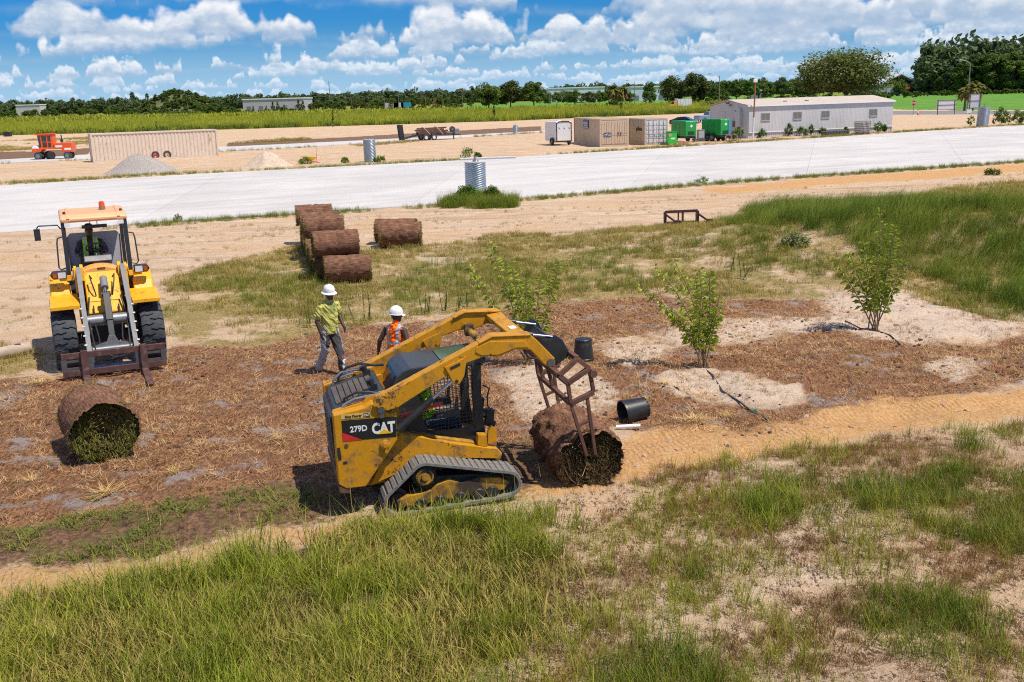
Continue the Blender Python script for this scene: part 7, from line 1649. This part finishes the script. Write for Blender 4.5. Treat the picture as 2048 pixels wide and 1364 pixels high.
BASEH = dict(oak=12, oak2=12, mid=12, mid2=12, rnd=12, tall=16, tall2=16, cone=12)
def tree(kind, px, D, ytop, label, group=None, wx=1.0, name='tree', z=0.):
    d = ray(px, ytop); h = CAM_H + d[2] / d[1] * D - z; p = GD(px, D); s = h / BASEH[kind]
    e = empty(name, p, random.random() * 6.28, label, 'tree', group); e.location.z = z; e.scale = (s * wx, s * wx, s)
    for nm, me in zip(('crown', 'trunk'), TP[kind]): o = bpy.data.objects.new(nm, me); COL.objects.link(o); o.parent = e
    return e
# the three trees standing together
tree('mid', 992, 500, 164, 'grey-green bushy tree of the group of three beyond the field, the one beside the sapling', wx=1.35); tree('oak2', 1034, 505, 160, 'tall grey-green tree in the middle of the group of three beyond the field', wx=1.15); tree('mid2', 1078, 495, 159, 'narrow-stemmed dark tree of the group of three, beside the lawn', wx=1.25)
tree('rnd', 1297, 400, 164, 'round bright green tree standing alone beside the palms', wx=.80)
tree('oak', 1345, 430, 150, 'broad dark oak behind the dump truck, its nearer half', wx=.95); tree('oak2', 1382, 425, 145, 'broad dark oak behind the dump truck, taller half', wx=1.0)
# big live oak behind the office
big_c = crown_mesh('crown', 27, 14.5, 4.5, 70, 19000, .36, 77, L_OAK, 0, .8); big_t = trunk_mesh('trunk', 19, .5, big_c[1], 77, 5, n=22)
p = GD(1668, 285); e = empty('oak_tree', p, .4, 'very large spreading live oak rising behind the office trailer', 'tree'); dd = ray(1676, 96); e.scale = (1.12, .85, .96 * (CAM_H + dd[2] / dd[1] * 285) / 19.0)
for nm, me in (('crown', big_c[0]), ('trunk', big_t)): o = bpy.data.objects.new(nm, me); COL.objects.link(o); o.parent = e
# wood edge on the right
lab = 'tall dark green tree at the edge of the wood beyond the lawn'; grp = 'trees of the wood edge'
for px, D, yt, k in ((1845, 600, 150, 'tall2'), (1868, 590, 132, 'tall'), (1888, 575, 112, 'tall2'), (1912, 580, 104, 'tall'), (1934, 570, 97, 'tall2'), (1958, 575, 88, 'tall'), (1982, 565, 95, 'tall2'), (2006, 575, 92, 'tall'), (2032, 560, 95, 'tall2'), (2058, 570, 92, 'tall'), (2085, 560, 97, 'tall2'), (2115, 570, 92, 'tall'), (2150, 560, 95, 'tall2'), (2190, 565, 93, 'tall'), (1820, 640, 158, 'tall'), (1900, 620, 108, 'tall'), (1970, 620, 93, 'tall2'), (2040, 620, 90, 'tall')): tree(k, px, D, yt, lab, grp, wx=1.25)
# dark trees behind the office and the warehouses
lab = 'dark tree in the belt behind the office trailer'; grp = 'tree belt behind the office'
for px, D, yt, k in ((1418, 560, 168, 'mid'), (1440, 580, 158, 'mid2'), (1462, 560, 154, 'tall2'), (1488, 540, 156, 'rnd'), (1515, 560, 158, 'mid'), (1545, 580, 152, 'tall'), (1572, 560, 156, 'mid'), (1600, 560, 160, 'oak'), (1770, 600, 160, 'mid'), (1795, 640, 160, 'tall')): tree(k, px, D, yt, lab, grp, wx=1.1)
lab = 'low dark tree in the row along the distant lawn edge'; grp = 'tree row along the lawn'
for i, px in enumerate(range(1104, 1262, 17)): tree(('mid', 'mid2', 'oak')[i % 3], px + random.uniform(-4, 4), 640 + random.uniform(-20, 20), 184 - (i % 4) * 2, lab, grp, wx=1.15)
lab = 'dark green tree in the belt along the distant road'; grp = 'tree belt along the distant road'
for i, px in enumerate(range(655, 965, 16)): tree(('mid', 'oak2', 'mid2', 'tall2')[i % 4], px + random.uniform(-5, 5), 700 + random.uniform(-40, 50), 202 - (px - 655) * .033 + random.uniform(-4, 4), lab, grp, wx=1.2)
lab = 'green tree in the belt at the far corner of the yellow field'; grp = 'tree belt at the field corner'
for i, px in enumerate(range(-60, 290, 17)): tree(('mid', 'rnd', 'oak', 'mid2')[i % 4], px + random.uniform(-6, 6), 820 + random.uniform(-40, 60), 222 - max(px, 0) * .02 + random.uniform(-5, 4), lab, grp, wx=1.25)
lab = 'slender young tree standing before the grey warehouse'; grp = 'young trees before the warehouse'
for px, yt in ((570, 208), (583, 199), (592, 200), (604, 206), (632, 194), (640, 197), (520, 212), (545, 209)): tree('cone', px, 640, yt, lab, grp, wx=1.1)
# overgrown soil hill with trees on top
hill = MB(); hc = GD(405, 720); hw_, hh = 36, 14.5; V, F = [], []; na, nr = 48, 12
for j in range(nr + 1):
    for i in range(na):
        a_ = 2 * math.pi * i / na; q = j / nr; V.append((hw_ * q * math.cos(a_) * 1.1, 24 * q * math.sin(a_), hh * (.5 + .5 * math.cos(math.pi * q)) * (1 + .3 * (float(fbm(math.cos(a_) * q * 3, math.sin(a_) * q * 3, 1, 5)) - .5)) - .3))
for j in range(nr):
    for i in range(na): F.append((j * na + i, (j + 1) * na + i, (j + 1) * na + (i + 1) % na, j * na + (i + 1) % na))
o = bpy.data.objects.new('hill', mesh_from('hill', V, F, pm('hill_scrub', (.10, .11, .035), .95, var=.4, scale=.15), smooth=True)); COL.objects.link(o); o.location = hc; tag(o, kind='structure')
C_BUSH = proto_collection('bush_protos', [crown_mesh('b', 3.4, 2.6, 0, 9, 420, .34, 200 + k, (L_MID, L_OAK, L_BRT)[k % 3])[0] for k in range(5)])
P = []
for k in range(420):
    a_, q = rng.random() * 6.28, math.sqrt(rng.random()) * .98; x, y = hw_ * 1.1 * q * math.cos(a_), 24 * q * math.sin(a_); P.append((hc.x + x, hc.y + y, hh * (.5 + .5 * math.cos(math.pi * q)) - .4))
scatter('scrub', P, C_BUSH, .7, 1.5, label='dense scrub covering the overgrown soil hill', cat='scrub', tilt=.1)
lab = 'small dark tree growing on top of the overgrown hill'
for px, yt, k in ((305, 191, 'cone'), (318, 181, 'mid2'), (346, 184, 'mid2'), (362, 186, 'mid'), (404, 188, 'cone'), (418, 190, 'mid2')): tree(k, px, 715, yt, lab, 'trees on the hill', wx=.8, z=hh * .72)
for px, yt, k in ((446, 207, 'mid'), (464, 209, 'rnd'), (482, 208, 'mid2'), (500, 209, 'mid'), (287, 212, 'rnd'), (270, 214, 'mid')): tree(k, px, 690, yt, 'green tree at the foot of the overgrown hill', 'trees at the foot of the hill', wx=1.2)
# far wood along the horizon, one mass
C_WOOD = proto_collection('wood_protos', [crown_mesh('w', 17, 18, 0, 14, 520, 1.15, 300 + k, L_FAR)[0] for k in range(6)])
P = []
for k in range(3600):
    az = rng.uniform(-36, 36); D = 1250 + 550 * rng.random() ** 1.2; x = D * math.tan(rad(az)); P.append((x, D, -1.0))
scatter('far_wood', P, C_WOOD, .72, 1.12, label='dark wood along the whole horizon', cat='wood', tilt=.04)
P = []
for k in range(700):
    t = rng.random(); px = 1830 + 520 * t; D = 610 + 160 * rng.random(); q = GD(px, D); P.append((q.x, q.y, -1))
scatter('far_wood', P, C_WOOD, 1.25, 1.8, label='deep wood behind the tall trees beyond the lawn', cat='wood', tilt=.04)
P = []
for k in range(150):
    px = rng.uniform(1340, 2400); q = GD(px, (545 if px > 1800 else 500) + rng.uniform(-12, 8)); P.append((q.x, q.y, 0))
scatter('undergrowth', P, C_BUSH, .7, 1.3, label='low green undergrowth along the wood edge and tree belt', cat='undergrowth')
P = []
for k in range(220):
    px = rng.uniform(-100, 960); q = GD(px, 660 + rng.uniform(-30, 40)); P.append((q.x, q.y, 0))
scatter('undergrowth', P, C_BUSH, .6, 1.2, label='low bushes along the far edge of the yellow field', cat='undergrowth')
# palms
def palm(px, D, ytop, label, seed, skirt=True):
    rg = np.random.default_rng(seed); d = ray(px, ytop); H = CAM_H + d[2] / d[1] * D; p = GD(px, D); e = empty('palm_tree', p, rg.random() * 6, label, 'palm'); th = H * .70
    m = MB(); m.tube([(0, 0, 0), (.05, 0, th * .5), (0, .05, th)], [.28, .22, .24], 9); m.build('trunk', BARKP, e)
    V, F, T = [], [], []; V2, F2, T2 = [], [], []
    for k in range(84):
        a_ = rg.random() * 6.283; up = rg.uniform(-.9, 1.2); dead = up < -.35; L = H * .29 * (.8 + .4 * rg.random()); prev = None; vv, ff, tt = (V2, F2, T2) if dead else (V, F, T)
        for s_ in range(7):
            q = s_ / 6; r_ = L * q * math.cos(up * 1.1) + .1; z = th + L * q * math.sin(up * 1.1) - L * .55 * q * q; w = .22 * H / 10 * math.sin(math.pi * min(q * .85 + .12, 1)) + .02
            c = Vector((r_ * math.cos(a_), r_ * math.sin(a_), z)); sd_ = Vector((-math.sin(a_), math.cos(a_), 0)); b = len(vv)
            vv += [tuple(c - sd_ * w * 2 + Vector((0, 0, -w))), tuple(c), tuple(c + sd_ * w * 2 + Vector((0, 0, -w)))]; t = rg.random(); tt += [t] * 3
            if prev is not None and (s_ % 2 or rg.random() < .75): ff += [(prev, prev + 1, b + 1, b), (prev + 1, prev + 2, b + 2, b + 1)]
            prev = b
    for nm, vv, ff, tt, mt in (('crown', V, F, T, L_PALM), ('dead_fronds', V2, F2, T2, L_PALMD)): o = bpy.data.objects.new(nm, mesh_from(nm, vv, ff, mt, tt)); COL.objects.link(o); o.parent = e
    return e
palm(1911, 215, 149, 'cabbage palm standing behind the wide sign board', 3); palm(1895, 218, 165, 'shorter palm leaning in beside the cabbage palm', 4)
palm(1229, 395, 160, 'tall palm beyond the field, fuller of the pair', 5); palm(1247, 400, 163, 'thinner palm beyond the field, second of the pair', 6); palm(887, 600, 189, 'small distant palm among the street lights', 7); palm(763, 640, 200, 'tiny distant palm at the tree belt', 8); palm(807, 640, 200, 'tiny distant palm near the parked semi trailers', 9)
def bush(px, D, ytop, w, label, mat=L_OAK, seed=1, group=None):
    d = ray(px, ytop); h = CAM_H + d[2] / d[1] * D; p = GD(px, D); c, bl = crown_mesh('foliage', w, h, 0, 14, 900, min(.34, h * .12), seed, mat); e = empty('bush', p, 0, label, 'bush', group); o = bpy.data.objects.new('foliage', c); COL.objects.link(o); o.parent = e
    m = MB()
    for b_ in bl[:5]: m.tube([(0, 0, 0), Vector(b_) * .6, Vector(b_)], [.05 * h / 2, .03 * h / 2, .01], 5)
    m.build('stem', BARK, e); return e
bush(1228, 390, 201, 6.5, 'low dark bush at the foot of the palm pair', seed=11); bush(1415, 330, 205, 8, 'dark bush by the dump truck', seed=12); bush(923, 560, 206, 7, 'round bush on the distant lawn beside the road', L_MID, 13); bush(893, 560, 209, 4, 'small round bush on the distant lawn', L_MID, 14)
# saplings along the field edge
for px, py, yt, lab in ((695, 253, 215, 'young sapling with black root ball at the field edge'), (1002, 240, 200, 'leaning tall sapling at the field edge near the three trees'), (1243, 226, 188, 'thin sapling at the field edge below the palms'), (358, 263, 237, 'small sapling at the field edge above the long container')):
    q = G(px, py); e = tree('cone', px, q.y, yt, lab, wx=.45, name='sapling')
    m = MB(); m.lathe([(0, 0), (.35, 0), (.4, .5), (0, .55)], (-.5 if px == 695 else 0, 0, 0), 'z', 12); rb = m.build('root_ball', BLK, e); rb.scale = (2.2, 2.2, 1.2)

# ---------------------------------------------------------------- near plants
def myrtle(loc, rz, stems, label, seed, leafs=.14):
    """crape myrtle: a fan of canes with leaves in pairs. stems: (azimuth, lean, length, curl)"""
    rg = np.random.default_rng(seed); e = empty('crape_myrtle', loc, rz, label, 'shrub', scale=1.0); V, F, T = [], [], []; m = MB()
    def leafpair(p, d, s):
        for sgn in (-1, 1):
            side = d.cross(Vector((rg.normal(0, .4), rg.normal(0, .4), 1))).normalized() * sgn
            ax = (side * .9 + d * .35 + Vector((0, 0, rg.normal(-.1, .2)))).normalized(); n = ax.cross(d).normalized() if abs(ax.dot(d)) < .98 else Vector((0, 0, 1)); w = ax.cross(n).normalized(); L = s * (.7 + .6 * rg.random()); b = len(V)
            q = p + ax * .012; mid_ = q + ax * L * .5; dr = Vector((0, 0, -L * .18)); V.extend([tuple(q), tuple(mid_ + w * L * .20 + n * L * .06), tuple(q + ax * L + dr), tuple(mid_ - w * L * .20 + n * L * .06), tuple(mid_)])
            F.extend([(b, b + 1, b + 4), (b + 1, b + 2, b + 4), (b + 2, b + 3, b + 4), (b + 3, b, b + 4)]); t = rg.random() * .9; T.extend([t] * 5)
    for az, lean, L, curl in stems:
        L = L * 1.27; curl *= .85
        pts = []; p = Vector((rg.normal(0, .04), rg.normal(0, .04), 0)); a_ = rad(az); th = lean; n = 30
        for k in range(n + 1):
            pts.append(p.copy()); d = Vector((math.cos(a_) * math.sin(th), math.sin(a_) * math.sin(th), math.cos(th))); p = p + d * (L / n); th += curl / n; a_ += rg.normal(0, .03)
        m.tube(pts, [.013 * (1 - .75 * k / n) + .003 for k in range(n + 1)], 6)
        for k in range(int(n * .27), n + 1):
            d = (pts[min(k + 1, n)] - pts[max(k - 1, 0)]).normalized()
            for _ in range(2): leafpair(pts[k] + d * rg.uniform(-.5, .5) * L / n, d, leafs * (1.1 - .3 * (k / n) ** 3))
            if rg.random() < .07 and k < n * .8:
                q = pts[k]; dd_ = (d + Vector((rg.normal(0, .6), rg.normal(0, .6), .2))).normalized(); tw = [q + dd_ * (.06 * i) for i in range(6)]; m.tube(tw, .004, 5)
                for t_ in tw[1:]: leafpair(t_, dd_, leafs * .85)
    m.build('trunk', STEM, e); o = bpy.data.objects.new('crown', mesh_from('crown', V, F, L_MYR, T)); COL.objects.link(o); o.parent = e
    w = MB(); w.lathe([(.0, .03), (.08, .025), (.12, .0)], (0, 0, 0), 'z', 14); w.build('root_ball', pm('root_soil', (.05, .035, .026), .95, var=.3), e); return e
myrtle(on(G(1058, 737)), 0, [(172, .46, 1.75, .12), (165, .24, 1.95, .22), (150, .10, 1.6, .1), (8, .40, 1.65, -.22), (15, .20, 1.35, -.05), (260, .2, 1.1, .1), (90, .1, 1.3, .0)], 'young crape myrtle shrub with tall spread canes behind the track loader arms', 61)
myrtle(on(G(1408, 738)), 0, [(178, .30, 1.60, .85), (172, .14, 1.75, .75), (168, .02, 1.7, .62), (185, .30, 1.2, .8), (15, .20, 1.45, -.35), (30, .30, 1.1, -.1), (270, .10, 1.25, .3), (100, .05, 1.5, .35)], 'young crape myrtle shrub leaning with drooping canes, middle of the row', 62)
myrtle(on(G(1748, 668)), 0, [(180, .46, 1.5, .22), (176, .30, 1.45, .15), (172, .17, 1.55, .05), (100, .02, 2.05, .08), (6, .10, 1.75, .05), (8, .24, 1.7, -.12), (0, .40, 1.25, -.15), (280, .12, 1.3, .1)], 'young upright crape myrtle shrub on bare sand beside the grassy berm', 63)
def spike_weed(px, py, h, seed):
    rg = np.random.default_rng(seed); e = empty('dog_fennel', on(G(px, py)), rg.random() * 6, 'tall feathery dog fennel weed spike along the straw bed edge', 'weed', 'dog fennel spikes'); V, F, T = [], [], []; m = MB(); k_ = rg.integers(1, 3)
    for s_ in range(k_):
        b0 = Vector((rg.normal(0, .05), rg.normal(0, .05), 0)); tip = b0 + Vector((rg.normal(0, .07), rg.normal(0, .07), h * (1 - .25 * s_))); m.tube([b0, b0.lerp(tip, .5), tip], [.008, .006, .002], 5)
        for i in range(150):
            q = rg.random() ** .8; p = b0.lerp(tip, q); a_ = rg.random() * 6.28; L = .085 * (1 - q * .7); d = Vector((math.cos(a_), math.sin(a_), rg.uniform(.3, 1.1))).normalized() * L; w = Vector((-math.sin(a_), math.cos(a_), 0)) * .007; b = len(V); V += [tuple(p - w), tuple(p + w), tuple(p + d)]; F.append((b, b + 1, b + 2)); T += [rg.random() * .5] * 3
    m.build('stem', STEM, e); o = bpy.data.objects.new('foliage', mesh_from('foliage', V, F, L_WEED, T)); COL.objects.link(o); o.parent = e
for i, (px, py, h) in enumerate(((617, 655, .75), (622, 650, .5), (676, 640, .85), (731, 640, .8), (744, 640, .65), (712, 648, .45), (846, 628, .75), (852, 628, .45), (876, 625, .85), (896, 622, .5), (918, 622, .5), (930, 615, .4), (690, 645, .55), (1462, 545, .55), (1486, 560, .75), (1490, 562, .5), (645, 650, .4), (785, 636, .35))): spike_weed(px, py, h, 400 + i)
def leafy(px, py, w, h, label, seed, mat=L_WEED, n=700, group=None, ls=.055, z=0., nb=30):
    c, bl = crown_mesh('foliage', w, h, 0, nb, n, ls, seed, mat, .35, 1.2); e = empty('weed_bush', on(G(px, py)), 0, label, 'weeds', group); o = bpy.data.objects.new('foliage', c); COL.objects.link(o); o.parent = e
    m = MB()
    for b_ in bl[:6]: m.tube([(b_[0] * .3, b_[1] * .3, 0), tuple(b_)], [.012, .004], 5)
    m.build('stem', STEM, e); return e
leafy(935, 404, 1.6, .85, 'big leafy weed clump hiding the foot of the near culvert pipe', 501, L_BRT, 2600, ls=.045); leafy(985, 402, 1.3, .75, 'leafy weed clump beside the near culvert pipe, towards the timber post', 502, L_BRT, 2000, ls=.045); leafy(905, 410, 1.3, .4, 'low weed clump at the road edge beside the near culvert pipe', 503, L_BRT, 1200, ls=.04)
leafy(935, 317, 1.9, 1.0, 'bushy weed at the far road edge behind the grey pipe', 504); leafy(955, 318, 1.0, .6, 'small light green weed beside the bushy far weed', 505, L_BRT)
leafy(2003, 250, 3.4, 2.2, 'leafy weed bush beside the leaning culvert pipe', 506, L_MID, 900, ls=.12); leafy(2035, 248, 3.0, 1.9, 'second leafy weed bush beyond the leaning culvert pipe', 507, L_MID, 800, ls=.12); leafy(1941, 252, 1.3, 1.5, 'thin weed beside the leaning culvert pipe on the yard side', 508, L_BRT, 250, ls=.10)
for i, (px, py, w, h) in enumerate(((1525, 276, 1.3, 1.1), (1578, 273, 1.3, 1.5), (1605, 272, 1.6, 1.1), (1622, 271, .9, 1.4), (1645, 270, 1.2, .9), (1692, 268, .8, .9), (1755, 265, 1.6, 1.3), (1768, 264.5, 1.2, 1.0), (1478, 279, 1.4, 1.5), (1468, 280, 1.2, 1.1))): leafy(px, py, w, h, 'leafy weed growing against the office trailer skirting', 520 + i, L_BRT, 700, 'weeds along the office trailer', .07)
leafy(690, 326, 1.0, .5, 'small weed in the yard by the corrugated pipe', 540); leafy(612, 328, 1.8, .6, 'grassy weed clump at the tipped wheelbarrow', 541); leafy(760, 324, 1.4, .5, 'green weed at the foot of the yard culvert pipe', 542)
leafy(1402, 366, 1.1, .4, 'bright weed tuft on the near road verge', 543, L_BRT, 500, ls=.035); leafy(355, 443, .7, .32, 'bright weed tuft at the road edge behind the wheel loader', 544, L_BRT, 350, ls=.03)
leafy(1985, 350, 1.3, .35, 'small bush on the sandy track before the road', 545, L_MID, 900, ls=.04); leafy(1590, 520, 1.2, .35, 'pale leafy weed at the foot of the berm', 546, leafmat('pale_weed', (.12, .15, .05), (.30, .33, .13)), 1300, ls=.032); leafy(1700, 470, 1.2, .8, 'dark leafy weed on the berm', 547, L_MID, 1200, ls=.035)
# clumps of dry straw-yellow grass pulled up on the bed
DRYC = [tuft('dry_clump', 70, .10, .34, .010, 1.1, leafmat('straw_yellow', (.42, .27, .09), (.75, .55, .25), .15), 0, flat=.72) for _ in range(3)]
for i, (px, py, s_) in enumerate(((215, 985, 1.15), (348, 948, .8), (80, 772, 1.0), (1390, 850, .9), (1455, 835, .8), (1290, 800, .6), (60, 960, .6), (560, 880, .55), (1330, 775, .7))):
    o = bpy.data.objects.new('dry_grass_clump', DRYC[i % 3]); COL.objects.link(o); o.location = on(G(px, py)); o.scale = (s_ * 1.1, s_ * 1.1, s_ * .9); o.rotation_euler.z = i * 1.3; tag(o, 'flattened yellow dry grass clump lying on the straw bed', 'grass clump', 'dry grass clumps')
